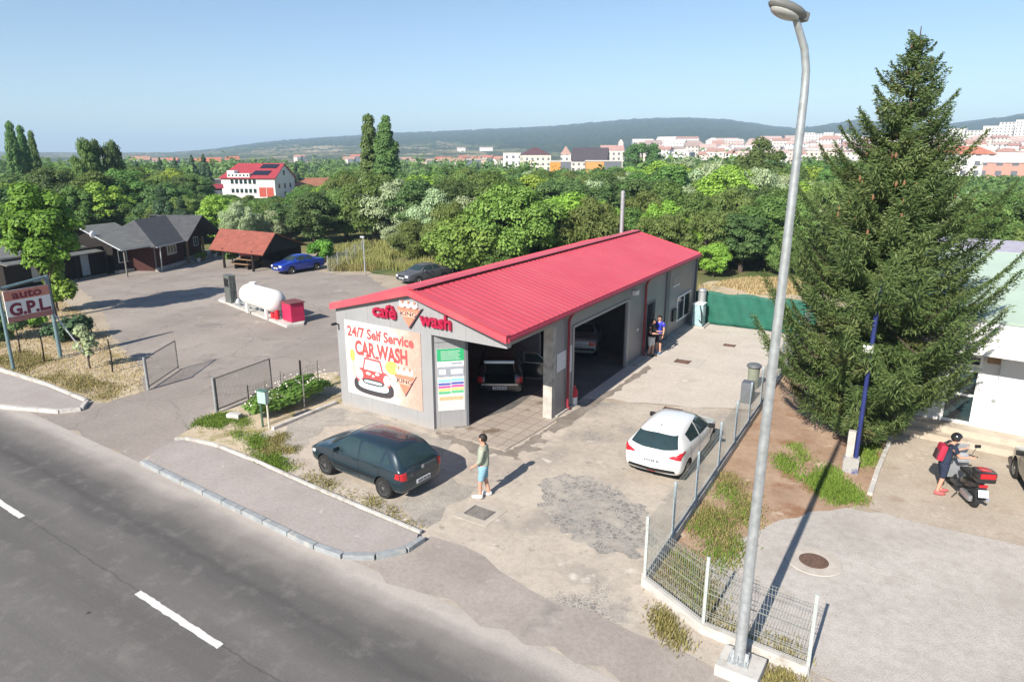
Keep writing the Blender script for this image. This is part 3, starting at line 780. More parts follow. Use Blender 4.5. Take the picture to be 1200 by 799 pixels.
# door, window, lamps
mb = MB(); mb.bbox(SW - 0.05, SW + 0.02, 29.34, 29.42, 0, 2.4); mb.bbox(SW - 0.05, SW + 0.02, 30.45, 30.53, 0, 2.4); mb.bbox(SW - 0.05, SW + 0.02, 29.423, 30.447, 2.32, 2.4)
cwb(mb, 'door_frame', MT['trim'])
mb = MB(); mb.box((SW - 0.42, 30.40, 1.15), (0.8, 0.045, 2.2), -0.15); cwb(mb, 'door', MT['trim'])
mb = MB()
for a0, a1, z0, z1 in ((33.95, 36.40, 1.80, 1.88), (33.95, 36.40, 0.56, 0.64), (33.95, 34.04, 0.643, 1.797), (36.31, 36.40, 0.643, 1.797), (35.14, 35.20, 0.643, 1.797)):
    mb.bbox(SW, SW + 0.05, a0, a1, z0, z1)
wf = cwb(mb, 'window', MT['white'])
mb = MB(); mb.bbox(SW, SW + 0.02, 34.043, 35.137, 0.643, 1.797); mb.bbox(SW, SW + 0.02, 35.203, 36.307, 0.643, 1.797); cwb(mb, 'pane', MT['glass'], False, wf)
mb = MB(); mb.bbox(SW, SW + 0.03, 33.1, 34.2, 2.52, 2.58); cwb(mb, 'window', MT['white'])
mb = MB(); mb.bbox(SW, SW + 0.012, 33.1, 34.2, 2.583, 3.05); cwb(mb, 'window_blind', MT['panel_side'])
mb = MB(); mb.bbox(SW, SW + 0.10, 33.2, 33.75, 0.75, 1.35); cwb(mb, 'wall_cabinet', MT['black'])
mb = MB(); mb.cbox((SW + 0.10, 27.55, 3.22), (0.2, 0.32, 0.2), 0.03); cwb(mb, 'wall_lamp', MT['white'])
mb = MB(); mb.bbox(SW, SW + 0.01, 28.2, 28.38, 1.35, 1.45); cwb(mb, 'wall_notice', MT['white'])
mb = MB(); mb.bbox(SW, SW + 0.015, 20.28, 20.98, 1.62, 2.28); cwb(mb, 'wall_notice', M('grey_notice', (0.6, 0.61, 0.64), 0.5, 0.06, 8))
mb = MB(); mb.bbox(SW, SW + 0.015, 21.16, 21.46, 1.35, 2.35); cwb(mb, 'wall_notice', M('pale_notice', (0.55, 0.57, 0.6), 0.5, 0.06, 8))
mb = MB(); mb.tube([FWP.pt(0.10, 3.05, 0.02), FWP.pt(0.10, 3.12, 0.18)], 0.025, 6); mb.box(FWP.pt(0.1, 3.10, 0.22), (0.09, 0.2, 0.08)); cwb(mb, 'wall_camera', MT['black'])
mb = MB(); mb.tube([(-14.6, 26.3, 2.6), (-12.9, 26.4, 2.1)], 0.03, 6); cwb(mb, 'spray_boom', MT['steel'])
mb = MB(); mb.bbox(SW - 0.5, SW - 0.42, 21.75, 21.83, 0, 2.1); cwb(mb, 'hose_post', MT['white'])

# lettering and prints on the front
RED3 = M('raised_red_letters', (0.34, 0.010, 0.045), 0.4, 0.06)
for w, (l, r_), sz in (('cafè', ((1.92, 3.96), (3.01, 3.74)), 0.62), ('wash', ((4.08, 3.97), (5.38, 3.8)), 0.62)):
    s0, s1 = l[0], r_[0]; mb = MB()
    FWP.text(mb, w, (s0 + s1) / 2, 3.63 if w == 'cafè' else 3.59, sz, 0.0, 0.016, 0.05, s1 - s0)
    cwb(mb, 'sign_letters', RED3)
def king(plane, s0, z0, w, h, out, th, name):
    """inverted triangle crest with a three-pointed crown"""
    ro = M('crest_' + 'salmon', (0.72, 0.20, 0.13), 0.5, 0.08); dk = M('crest_dark', (0.07, 0.05, 0.06), 0.5, 0.1); wh = M('crest_white', (0.74, 0.72, 0.70), 0.5, 0.05)
    lt = M('crest_pale', (0.74, 0.40, 0.30), 0.5, 0.08)
    mb = MB()
    P = lambda x, z: (s0 + x * w, z0 + z * h)
    plane.poly(mb, [P(0, 0), P(0.52, 0.72), P(-0.52, 0.72)], out, out + th, 0)
    plane.poly(mb, [P(0.03, -0.06), P(0.62, 0.80), P(0.54, 0.76), P(0.0, 0.0)], out, out + th * 1.2, 1)
    plane.poly(mb, [P(-0.40, 0.60), P(0.40, 0.60), P(0.26, 0.40), P(-0.26, 0.40)], out + th, out + th + 0.004, 3)
    for x in (-0.27, 0.0, 0.27):
        plane.poly(mb, [P(x - 0.13, 1.0), P(x - 0.13, 0.80), P(x, 0.735), P(x + 0.13, 0.80), P(x + 0.13, 1.0), P(x, 0.86)], out, out + th, 2)
        plane.poly(mb, [P(x - 0.03, 1.02), P(x - 0.03, 0.90), P(x + 0.03, 0.90), P(x + 0.03, 1.02)], out + th, out + th + 0.004, 0)
    plane.text(mb, 'KING', s0, z0 + 0.44 * h, 0.22 * h, out + th + 0.005, 0.004, 0.002, 0.72 * w, 1)
    return mb, [ro, dk, wh, lt]
mb, ms = king(FWP, (3.56, 3.96)[0], (3.61, 3.44)[1], 0.98, 0.86, 0.004, 0.06, 'crest')
cwb(mb, 'sign_crest', ms)

def poster_mat():
    m, t, p, out = nt('printed_poster')
    tc = t.nodes.new('ShaderNodeTexCoord')
    sp = t.nodes.new('ShaderNodeSeparateXYZ'); t.links.new(tc.outputs['Object'], sp.inputs[0])
    n = noise(t, tc.outputs['Object'], 2.6, 6, 0.7)
    x = mathn(t, 'ADD', mathn(t, 'DIVIDE', mathn(t, 'ADD', sp.outputs[0], 2.75), 3.6), mathn(t, 'MULTIPLY', mathn(t, 'SUBTRACT', n, 0.5), 0.75))
    c = ramp(t, x, [(0.1, (0.60, 0.58, 0.555)), (0.42, (0.58, 0.55, 0.52)), (0.6, (0.50, 0.37, 0.31)), (0.8, (0.44, 0.29, 0.235)), (1.0, (0.42, 0.30, 0.25))])
    c = mixc(t, ramp(t, noise(t, tc.outputs['Object'], 9, 5, 0.7), [(0.6, (0, 0, 0)), (0.72, (0.7, 0.7, 0.7))]), c, (0.58, 0.55, 0.53))
    t.links.new(c, p.inputs['Base Color']); p.inputs['Roughness'].default_value = 0.5
    return m
PT = [(0.43, 3.28), (4.04, 3.28), (3.98, 0.55), (0.54, 0.51)]
s0, s1, z0, z1 = 0.42, 4.00, 0.56, 3.28
poster = MB(); FWP.rect(poster, s0, s1, z0, z1, 0.0, 0.02)
po = cwb(poster, 'poster', poster_mat())
PR = M('poster_red_ink', (0.48, 0.075, 0.075), 0.5, 0.12, 3)
mb = MB()
FWP.text(mb, '24/7 Self Service', 2.12, 2.73, 0.50, 0.021, 0.016, 0.001, 3.15)
FWP.text(mb, 'CAR WASH', 2.15, 2.10, 0.70, 0.021, 0.03, 0.001, 2.5)
cwb(mb, 'poster_letters', PR, False, po)
def blob(cx, cz, rx, rz, n=24, p=2.0):
    return [(cx + rx * math.copysign(abs(math.cos(t)) ** (2 / p), math.cos(t)), cz + rz * math.copysign(abs(math.sin(t)) ** (2 / p), math.sin(t))) for t in [2 * math.pi * i / n for i in range(n)]]
mb = MB(); o = 0.021; L = lambda k: (o + 0.002 * k, o + 0.002 * k + 0.0015)
cx = 1.72
for pts, k, mi in (
        (blob(cx, 0.98, 0.98, 0.32, 24, 3), 0, 1),                       # shadow of the drawn car
        (blob(cx - 0.72, 0.98, 0.16, 0.26), 1, 1), (blob(cx + 0.74, 0.98, 0.17, 0.27), 1, 1),
        (blob(cx, 1.32, 0.86, 0.34, 28, 2.8), 2, 0),                      # red bonnet and wings
        ([(cx - 0.50, 1.58), (cx + 0.52, 1.56), (cx + 0.40, 2.02), (cx - 0.38, 2.04)], 3, 0),
        ([(cx - 0.43, 1.60), (cx + 0.45, 1.58), (cx + 0.34, 1.95), (cx - 0.32, 1.97)], 4, 3),
        (blob(cx, 1.02, 0.74, 0.17, 24, 3), 5, 3),                        # chrome bumper
        (blob(cx, 1.16, 0.52, 0.11, 24, 3), 6, 1), (blob(cx, 1.16, 0.44, 0.05, 20, 4), 7, 3),
        (blob(cx - 0.66, 1.36, 0.17, 0.19), 5, 2), (blob(cx + 0.68, 1.34, 0.17, 0.19), 5, 2),
        (blob(cx - 0.66, 1.36, 0.10, 0.12), 6, 3), (blob(cx + 0.68, 1.34, 0.10, 0.12), 6, 3),
        ([(cx - 0.3, 2.05), (cx - 0.16, 2.05), (cx - 0.14, 2.16), (cx - 0.28, 2.16)], 4, 0), ([(cx + 0.16, 2.05), (cx + 0.32, 2.05), (cx + 0.34, 2.16), (cx + 0.2, 2.16)], 4, 0),
        (blob(cx + 0.92, 1.86, 0.30, 0.24), 0, 4), (blob(cx - 0.98, 2.02, 0.13, 0.22), 0, 4),
        (blob(cx - 0.95, 1.55, 0.05, 0.35), 0, 5),
        (blob(cx - 0.22, 1.46, 0.12, 0.05), 6, 2), (blob(cx + 0.22, 1.50, 0.10, 0.05), 6, 2), (blob(cx + 0.02, 1.40, 0.07, 0.04), 6, 2)):
    FWP.poly(mb, pts, *L(k), mi)
cwb(mb, 'poster_car_picture', [PR, M('poster_black_ink', (0.05, 0.045, 0.05), 0.5, 0.1), M('poster_white', (0.72, 0.72, 0.70), 0.5, 0.05),
    M('poster_pale_blue', (0.52, 0.64, 0.68), 0.5, 0.08), M('poster_yellow', (0.72, 0.58, 0.12), 0.5, 0.2, 6), M('poster_green', (0.35, 0.5, 0.3), 0.5, 0.1)], False, po)
mb, ms = king(FWP, 3.22, 0.98, 0.95, 0.98, 0.021, 0.003, 'crest')
cwb(mb, 'poster_crest', ms, False, po)
# price list on the angled wall
mb = MB(); ANG.rect(mb, 0.07, 0.97, 0.62, 2.78, 0.0, 0.02, 0)
for z0_, z1_, mi in ((2.36, 2.78, 1), (2.20, 2.34, 2), (1.82, 2.16, 3), (1.64, 1.72, 4), (1.53, 1.60, 5), (1.43, 1.50, 6), (1.33, 1.40, 7), (1.22, 1.31, 8), (1.0, 1.12, 9)):
    if mi in (4, 5, 6, 7, 8):
        ANG.rect(mb, 0.10, 0.50, z0_, z1_, 0.02, 0.023, mi); ANG.rect(mb, 0.53, 0.94, z0_ + 0.02, z1_ + 0.02, 0.02, 0.023, mi)
    else: ANG.rect(mb, 0.075 if mi != 9 else 0.12, 0.965 if mi != 9 else 0.92, z0_, z1_, 0.02, 0.023, mi)
cols = [(0.55, 0.55, 0.55), (0.03, 0.36, 0.15), (0.55, 0.57, 0.6), (0.30, 0.32, 0.36), (0.25, 0.55, 0.75), (0.08, 0.10, 0.38), (0.55, 0.08, 0.30), (0.72, 0.66, 0.15), (0.12, 0.45, 0.22), (0.78, 0.40, 0.22)]
ANG.rect(mb, 0.12, 0.36, 1.90, 2.08, 0.023, 0.026, 2); ANG.rect(mb, 0.52, 0.92, 1.90, 2.08, 0.023, 0.026, 2); ANG.rect(mb, 0.55, 0.90, 2.25, 2.30, 0.023, 0.026, 3)
for k in range(5):
    ANG.rect(mb, 0.2, 0.84 - 0.05 * (k % 2), 2.42 + 0.065 * k, 2.44 + 0.065 * k, 0.023, 0.0245, 0)
for k in range(3):
    ANG.rect(mb, 0.14, 0.9 - 0.1 * (k % 2), 0.70 + 0.08 * k, 0.715 + 0.08 * k, 0.02, 0.0225, 2)
pl = cwb(mb, 'price_board', [M('price_ink', c, 0.4, 0.12, 14) for c in cols])

# vacuum and air station by the far end of the side wall
vs_ = empty('vacuum_station', (-9.45, 36.0, 0), 0, 'steel vacuum station with a pale blue cabinet by the far window of the car wash', 'vacuum station')
mb = MB(); mb.cbox((0, 0, 0.62), (0.55, 0.6, 1.2), 0.03); mb.build('cabinet', M('pale_blue_panel', (0.30, 0.44, 0.47), 0.35, 0.2, 6), vs_)
mb = MB(); mb.cyl((0, 0.38, 0), (0, 0.38, 1.9), 0.21, None, 18); mb.ell((0, 0.38, 1.9), (0.24, 0.24, 0.14), 16, 6); mb.build('drum', MT['steel'], vs_, True)
mb = MB(); mb.cbox((0.0, 0, 1.26), (0.62, 0.66, 0.06), 0.02); mb.build('cabinet_top', MT['white_metal'], vs_)
mb = MB(); mb.box((0.278, 0.0, 0.85), (0.01, 0.36, 0.5)); mb.build('control_panel', MT['white_metal'], vs_)
mb = MB(); mb.tube([(0.1, -0.3, 0.4), (0.3, -0.5, 0.3), (0.25, -0.55, 0.9), (0.05, -0.2, 1.3)], 0.03, 6); mb.build('hose', MT['black'], vs_, True)
mb = MB(); mb.cbox((-0.02, 0.15, 0.03), (0.9, 1.3, 0.1), 0.02); mb.build('base', MT['concrete'], vs_)
# fire point by the bay
fe = empty('fire_extinguisher', (SW + 0.02, 21.72, 0), 0, 'red and white fire extinguisher standing at the edge of the second wash bay', 'extinguisher')
mb = MB(); mb.lathe([(0.0, 0), (0.12, 0), (0.125, 0.05), (0.125, 0.45), (0.09, 0.58), (0.04, 0.63), (0.0, 0.64)], n=14); mb.build('cylinder', MT['white'], fe, True)
mb = MB(); mb.lathe([(0.128, 0.3), (0.131, 0.3), (0.131, 0.52), (0.1, 0.6), (0.05, 0.66)], n=14); mb.cbox((0, 0.0, 0.70), (0.06, 0.14, 0.06), 0.01); mb.build('head', MT['red'], fe, True)

# ---------------------------------------------------------------- vehicles
def eval_mesh(o, name):
    dg = bpy.context.evaluated_depsgraph_get()
    me = bpy.data.meshes.new_from_object(o.evaluated_get(dg))
    me.name = name
    old = o.data; bpy.data.objects.remove(o); bpy.data.meshes.remove(old)
    return me

def loft_body(st, tumble=0.9):
    vs = []; n = 0
    for (x, zb, zbelt, zr, wb, wr) in st:
        k = min(1.0, max(0.0, (zr - zbelt) / 0.4))
        half = [(0, zb), (wb * 0.84, zb), (wb * 0.965, zb + 0.09), (wb, zb + (zbelt - zb) * 0.55), (wb * 0.985, zbelt - 0.02),
                (wb * (0.985 - 0.05 * k), zbelt + 0.035 * k + 0.3 * (zr - zbelt) * (1 - k)), (wr + (wb * 0.93 - wr) * 0.12, zr - 0.07 * k - 0.015), (wr * 0.82, zr), (0, zr + 0.022)]
        ring = half + [(-y, z) for y, z in half[-2:0:-1]]
        n = len(ring)
        vs += [(x, y, z) for y, z in ring]
    fs = []; m = len(st)
    for i in range(m - 1):
        for j in range(n):
            fs.append((i * n + j, i * n + (j + 1) % n, (i + 1) * n + (j + 1) % n, (i + 1) * n + j))
    for base, flip in ((0, False), ((m - 1) * n, True)):
        cap = [(base, base + 1, base + n - 1)] + [(base + j, base + j + 1, base + n - j - 1, base + n - j) for j in range(1, n // 2 - 1)] + [(base + n // 2 - 1, base + n // 2, base + n // 2 + 1)]
        fs += [tuple(reversed(f)) if flip else f for f in cap]
    return vs, fs

class Car:
    def __init__(s, root, spec, paint):
        s.root = root; s.sp = spec; s.paint = paint
        vs, fs = loft_body(spec['st'])
        me = bpy.data.meshes.new('body'); me.from_pydata(vs, [], fs)
        bm = bmesh.new(); bm.from_mesh(me); bmesh.ops.recalc_face_normals(bm, faces=bm.faces); bm.to_mesh(me); bm.free()
        me.materials.append(paint); me.materials.append(MT['seam'])
        o = link('body', me)
        sub = o.modifiers.new('sub', 'SUBSURF'); sub.levels = 2; sub.render_levels = 2
        me = eval_mesh(o, 'body'); o = link('body', me)
        cut = MB()
        for wx in spec['wheels']:
            cut.cyl((wx, -1.2, spec['r'] * 0.98), (wx, 1.2, spec['r'] * 0.98), spec['r'] + 0.055, None, 28)
        for c, sz in spec.get('cuts', []): cut.box(c, sz)
        co = cut.build('cutter', [MT['seam'], MT['seam']])
        for p in co.data.polygons: p.material_index = 1
        bo = o.modifiers.new('bool', 'BOOLEAN'); bo.object = co; bo.operation = 'DIFFERENCE'; bo.solver = 'EXACT'
        me = eval_mesh(o, 'body')
        bpy.data.objects.remove(co)
        me.polygons.foreach_set('use_smooth', [True] * len(me.polygons)); me.set_sharp_from_angle(angle=R(35))
        s.body = link('body', me, root)
        bm = bmesh.new(); bm.from_mesh(me); s.bvh = BVHTree.FromBMesh(bm); bm.free()
    def _grid(s, rows, ax, sgn, off, name, mat, parent=None, th=0.0):
        """rows of (u, v) points thrown on the body along an axis"""
        vs = []; ok = {}
        nr, nc = len(rows), len(rows[0])
        for i, row in enumerate(rows):
            for j, (u, v) in enumerate(row):
                if ax == 'y': o_, d = Vector((u, 3 * sgn, v)), Vector((0, -sgn, 0))
                elif ax == 'x': o_, d = Vector((7 * sgn + 2, u, v)), Vector((-sgn, 0, 0))
                else: o_, d = Vector((u, v, 4)), Vector((0, 0, -1))
                hit = s.bvh.ray_cast(o_, d)
                if hit[0] is None: continue
                nrm = hit[1]
                if nrm.dot(d) > 0: nrm = -nrm
                ok[(i, j)] = len(vs); vs.append(hit[0] + nrm * off)
        fs = []
        for i in range(nr - 1):
            for j in range(nc - 1):
                q = [(i, j), (i, j + 1), (i + 1, j + 1), (i + 1, j)]
                if all(k in ok for k in q): fs.append(tuple(ok[k] for k in q))
        if not fs: return None
        return MB().add(vs, fs).build(name, mat, parent or s.root, True)
    def ruled(s, bot, top, nr=6, nc=14):
        def along(pl, t):
            if len(pl) == 2: return (pl[0][0] + (pl[1][0] - pl[0][0]) * t, pl[0][1] + (pl[1][1] - pl[0][1]) * t)
            k = min(int(t * (len(pl) - 1)), len(pl) - 2); f = t * (len(pl) - 1) - k
            return (pl[k][0] + (pl[k + 1][0] - pl[k][0]) * f, pl[k][1] + (pl[k + 1][1] - pl[k][1]) * f)
        rows = []
        for i in range(nr + 1):
            r = []
            for j in range(nc + 1):
                b, t = along(bot, j / nc), along(top, j / nc)
                r.append((b[0] + (t[0] - b[0]) * i / nr, b[1] + (t[1] - b[1]) * i / nr))
            rows.append(r)
        return rows
    def side(s, name, mat, bot, top, off=0.008, both=True, nr=10, nc=26, parent=None):
        for sg in ((1, -1) if both is True else (both,)):
            s._grid(s.ruled(bot, top, nr, nc), 'y', sg, off, name, mat, parent)
    def end(s, name, mat, sgn, bot, top, off=0.010, mirror=False, nr=12, nc=30):
        s._grid(s.ruled(bot, top, nr, nc), 'x', sgn, off, name, mat)
        if mirror:
            f = lambda pl: [(-u, v) for u, v in pl]
            s._grid(s.ruled(f(bot), f(top), nr, nc), 'x', sgn, off, name, mat)
    def wheels(s, rim='rim', spokes=5, track=None):
        r = s.sp['r']; t = track or s.sp['track']
        for wx in s.sp['wheels']:
            for sg in (1, -1):
                w = empty('wheel', (wx, sg * t, r)); w.parent = s.root
                h = 0.10
                mb = MB().lathe([(r * 0.62, -h * sg), (r * 0.93, -h * sg), (r, -h * 0.65 * sg), (r, h * 0.65 * sg), (r * 0.93, h * sg), (r * 0.66, h * sg), (r * 0.62, h * 0.6 * sg)], axis='Y', n=28)
                mb.build('tyre', MT['tyre'], w, True)
                mb = MB().lathe([(0.0, 0.045 * sg), (r * 0.60, 0.02 * sg), (r * 0.67, 0.085 * sg)], axis='Y', n=28)
                mb.build('wheel_disc', MT['seam'], w, True); mb = MB()
                mb.lathe([(r * 0.60, 0.075 * sg), (r * 0.635, 0.092 * sg), (r * 0.67, 0.085 * sg)], axis='Y', n=28)
                for k in range(spokes):
                    a = 2 * math.pi * k / spokes
                    rot = Matrix.Rotation(-a, 3, 'Y')
                    mb.box(rot @ Vector((r * 0.36, 0.065 * sg, 0)), (r * 0.56, 0.035, r * (0.16 if spokes < 8 else 0.09)), rot=rot)
                mb.cyl((0, 0.03 * sg, 0), (0, 0.092 * sg, 0), r * 0.15, None, 14)
                mb.build('rim', MT[rim], w, True)
    def mirrors(s, x, z, y, mat=None):
        for sg in (1, -1):
            mb = MB().cbox((x, sg * (y + 0.09), z), (0.10, 0.19, 0.13), 0.035)
            mb.tube([(x + 0.03, sg * (y - 0.04), z - 0.06), (x, sg * (y + 0.04), z - 0.03)], 0.02, 6)
            mb.build('wing_mirror', mat or s.paint, s.root, True)
    def plate(s, sgn, x, z, w=0.52, h=0.115, tilt=0.0):
        rot = Matrix.Rotation(tilt, 3, 'Y')
        o = MB().cbox((x, 0, z), (0.014, w, h), 0.004, rot=rot).build('number_plate', MT['plate'], s.root)
        mb = MB()
        xs = [-0.40, -0.30, -0.15, -0.05, 0.10, 0.22, 0.34]
        for k, f in enumerate(xs):
            mb.box((x + sgn * 0.008, f * w, z), (0.003, w * 0.075, h * 0.55), rot=rot)
        mb.build('plate_characters', MT['plate_ink'], o)
    def seams(s, xs, z0, z1):
        for x0, x1 in xs:
            s.side('door_seam', MT['seam'], [(x0 - 0.009, z0), (x0 + 0.009, z0)], [(x1 - 0.009, z1), (x1 + 0.009, z1)], 0.004, True, 10, 1)
    def handles(s, pts):
        for x, z in pts:
            s.side('door_handle', s.sp.get('handle', s.paint), [(x - 0.09, z - 0.012), (x + 0.09, z - 0.012)], [(x - 0.09, z + 0.018), (x + 0.09, z + 0.018)], 0.022, True, 2, 6)

def paint(name, col, metal=0.0, rough=0.28):
    return M(name, col, rough, 0.04, 2, metal=metal, coat=0.9)

# ---- dark blue-grey hatchback on the forecourt
HATCH = dict(r=0.305, wheels=(0.72, 3.12), track=0.72, st=[
    (0.00, .40, .66, .74, .64, .57), (0.04, .30, .84, .93, .76, .66), (0.14, .24, .91, 1.05, .81, .63), (0.40, .22, .925, 1.34, .828, .60), (0.55, .22, .925, 1.41, .83, .60), (0.85, .21, .93, 1.455, .832, .61), (1.6, .20, .92, 1.475, .832, .615),
    (2.15, .20, .90, 1.45, .832, .605), (2.38, .20, .90, 1.36, .832, .61), (2.92, .20, .885, 1.02, .826, .67), (3.06, .20, .87, .955, .82, .70), (3.50, .22, .79, .87, .80, .68), (3.78, .25, .67, .76, .75, .62), (3.88, .32, .56, .62, .64, .52)])
pf_, pr_ = Vector((-13.74, 12.91)), Vector((-11.37, 12.66))
hd = pf_ - pr_; ang = math.atan2(hd.y, hd.x)
fw = hd.normalized(); rt = Vector((fw.y, -fw.x))
o2 = pr_ + rt * 0.72 - fw * 0.72
hatch = empty('parked_car', (o2.x, o2.y, 0), ang, 'dark blue-grey five-door hatchback parked beside the pavement slab in front of the car wash', 'car')
P1 = paint('blue_grey_paint', (0.016, 0.032, 0.044), 0.2)
c = Car(hatch, HATCH, P1)
c.sp['handle'] = P1
gl = MT['glass']
c.side('window', gl, [(1.70, .965), (2.70, .955)], [(1.70, 1.375), (2.10, 1.375), (2.42, 1.27)], nc=16)
c.side('window', gl, [(0.84, .985), (1.60, .968)], [(0.72, 1.33), (1.60, 1.375)])
c.side('window', gl, [(0.44, 1.03), (0.74, .99)], [(0.62, 1.24), (0.66, 1.30)])
c.end('rear_window', gl, -1, [(-.60, 0.98), (0, .965), (.60, .98)], [(-.52, 1.335), (0, 1.36), (.52, 1.335)])
c.end('windscreen', gl, 1, [(-.66, 1.0), (0, 0.985), (.66, 1.0)], [(-.53, 1.37), (0, 1.40), (.53, 1.37)])
c.end('tail_light', MT['red_lens'], -1, [(.60, .66), (.765, .68)], [(.60, .885), (.775, .87)], 0.012, True)
c.side('tail_light', MT['red_lens'], [(0.10, .70), (0.26, .72)], [(0.13, .87), (0.22, .87)], 0.008)
c.end('headlight', MT['clear_lens'], 1, [(.48, .56), (.70, .58)], [(.46, .70), (.70, .70)], 0.01, True)
c.side('headlight', MT['clear_lens'], [(3.55, .60), (3.74, .60)], [(3.50, .71), (3.68, .69)], 0.008)
c.end('grille', MT['black'], 1, [(-.42, .52), (.42, .52)], [(-.44, .62), (.44, .62)], 0.006)
c.side('side_moulding', MT['black'], [(1.02, .485), (2.72, .485)], [(1.02, .54), (2.72, .54)], 0.012, True, 2, 20)
c.seams([(1.66, 1.66), (2.70, 2.72), (1.02, 0.80)], .30, .93)
c.end('tailgate_seam', MT['seam'], -1, [(-.66, .592), (.66, .592)], [(-.66, .602), (.66, .602)], 0.003, False, 1, 20)
c.handles([(1.82, .83), (1.02, .85)])
c.mirrors(2.52, .99, .80)
c.plate(-1, -0.012, .50)
c.end('badge', MT['alloy'], -1, [(-.05, .80), (.05, .80)], [(-.05, .89), (.05, .89)], 0.012, False, 2, 2)
mb = MB().tube([(0.62, .0, 1.47), (0.50, 0, 1.66)], 0.008, 5); mb.build('aerial', MT['black'], hatch)
c.wheels('rim', 7)

# ---- white hatchback near the fence
MIC = dict(r=0.31, wheels=(0.72, 3.24), track=0.735, st=[
    (0.00, .42, .66, .74, .64, .56), (0.06, .32, .86, .96, .78, .66), (0.20, .26, .97, 1.13, .845, .62), (0.45, .23, .99, 1.37, .862, .575), (0.85, .22, .985, 1.445, .868, .575), (1.6, .21, .95, 1.465, .866, .58),
    (2.3, .21, .91, 1.43, .864, .565), (2.70, .21, .89, 1.22, .86, .60), (3.08, .21, .885, .99, .852, .67), (3.25, .21, .865, .935, .845, .69), (3.65, .23, .79, .85, .81, .66), (3.90, .26, .68, .76, .74, .60), (3.99, .33, .57, .63, .62, .50)])
mic = empty('parked_car', (-5.53, 17.12, 0), R(90) - 0.02, 'white five-door hatchback with red lights parked along the wire fence', 'car')
P2 = paint('white_car_paint', (0.72, 0.72, 0.70), 0, 0.3)
c = Car(mic, MIC, P2); c.sp['handle'] = P2
c.side('window', gl, [(1.78, .985), (2.82, .955)], [(1.74, 1.365), (2.1, 1.375), (2.45, 1.26)], nc=16)
c.side('window', gl, [(0.95, 1.06), (1.70, .99)], [(0.86, 1.28), (1.66, 1.365)])
c.end('rear_window', gl, -1, [(-.68, 1.06), (-.3, 1.0), (.3, 1.0), (.68, 1.06)], [(-.55, 1.325), (0, 1.345), (.55, 1.325)])
c.end('windscreen', gl, 1, [(-.68, 1.0), (0, 0.985), (.68, 1.0)], [(-.53, 1.36), (0, 1.39), (.53, 1.36)])
c.end('tail_light', MT['red_lens'], -1, [(.50, .83), (.80, .80)], [(.50, .87), (.82, .99)], 0.012, True)
c.side('tail_light', MT['red_lens'], [(0.10, .86), (0.42, .97)], [(0.14, .98), (0.40, 1.0)], 0.010)
c.end('bumper_insert', MT['black'], -1, [(-.70, .40), (0, .36), (.70, .40)], [(-.66, .49), (0, .46), (.66, .49)], 0.008, False, 3, 20)
c.end('fog_light', MT['red_lens'], -1, [(-.12, .335), (.12, .335)], [(-.11, .375), (.11, .375)], 0.012, False, 2, 6)
c.seams([(1.74, 1.74), (2.86, 2.86), (1.08, 0.86)], .32, .97)
c.handles([(1.92, .83)])
c.mirrors(2.62, 1.0, .84, MT['black'])
c.plate(-1, -0.012, .68)
c.end('badge', MT['alloy'], -1, [(-.06, .87), (.06, .87)], [(-.06, .93), (.06, .93)], 0.012, False, 2, 2)
MB().tube([(0.75, 0, 1.45), (0.66, 0, 1.55)], [0.012, 0.005], 5).build('aerial', MT['black'], mic)
c.wheels('alloy', 5)

# ---- estate in the first bay, tailgate and a side door open
WAG = dict(r=0.32, wheels=(0.98, 3.62), track=0.76, cuts=[((0.35, 0, 1.01), (1.5, 1.12, 0.66))], st=[
    (0.00, .42, .62, .68, .70, .62), (0.05, .32, .86, .93, .82, .70), (0.14, .27, .95, 1.10, .86, .66), (0.30, .25, .96, 1.36, .875, .62), (0.60, .23, .96, 1.47, .88, .61), (1.8, .22, .94, 1.49, .88, .61),
    (2.65, .22, .92, 1.45, .88, .595), (3.05, .22, .905, 1.24, .875, .62), (3.45, .22, .90, 1.0, .865, .69), (3.65, .22, .875, .945, .86, .70), (4.15, .24, .79, .86, .82, .68), (4.42, .28, .68, .75, .74, .60), (4.52, .35, .57, .63, .62, .50)])
rvec = Vector((1.4, 1.04)).normalized(); fvec = Vector((-rvec.y, rvec.x))
wag = empty('estate_car', (-12.62, 20.6, 0.02), math.atan2(fvec.y, fvec.x) - 0.12, 'dark estate car with raised tailgate and open side door standing in the front wash bay', 'car')
P3 = paint('dark_grey_paint', (0.012, 0.014, 0.016), 0.15)
c = Car(wag, WAG, P3)
c.side('window', gl, [(1.95, .99), (3.05, .97)], [(1.95, 1.39), (2.4, 1.39), (2.78, 1.26)], nc=16)
c.side('window', gl, [(1.0, 1.0), (1.85, .99)], [(0.95, 1.37), (1.85, 1.39)])
c.end('windscreen', gl, 1, [(-.68, 1.02), (.68, 1.02)], [(-.56, 1.40), (.56, 1.40)])
c.end('tail_light', MT['red_lens'], -1, [(.62, .70), (.84, .70)], [(.62, .90), (.84, .92)], 0.012, True)
c.end('bumper_sill', MT['alloy'], -1, [(-.70, .60), (.70, .60)], [(-.66, .66), (.66, .66)], 0.02, False, 2, 16)
c.plate(-1, -0.02, .50)
c.wheels('alloy', 5)
tg = empty('tailgate', (0.34, 0, 1.47)); tg.parent = wag; tg.rotation_euler = (0, R(14), 0)
MB().cbox((-0.42, 0, 0.0), (0.86, 1.14, 0.07), 0.025).build('tailgate_panel', P3, tg, True)
MB().cbox((-0.36, 0, 0.045), (0.46, 0.92, 0.02), 0.006).build('rear_window', gl, tg)
MB().cbox((-0.845, 0, -0.02), (0.07, 1.10, 0.10), 0.02).build('tailgate_rail', MT['alloy'], tg, True)
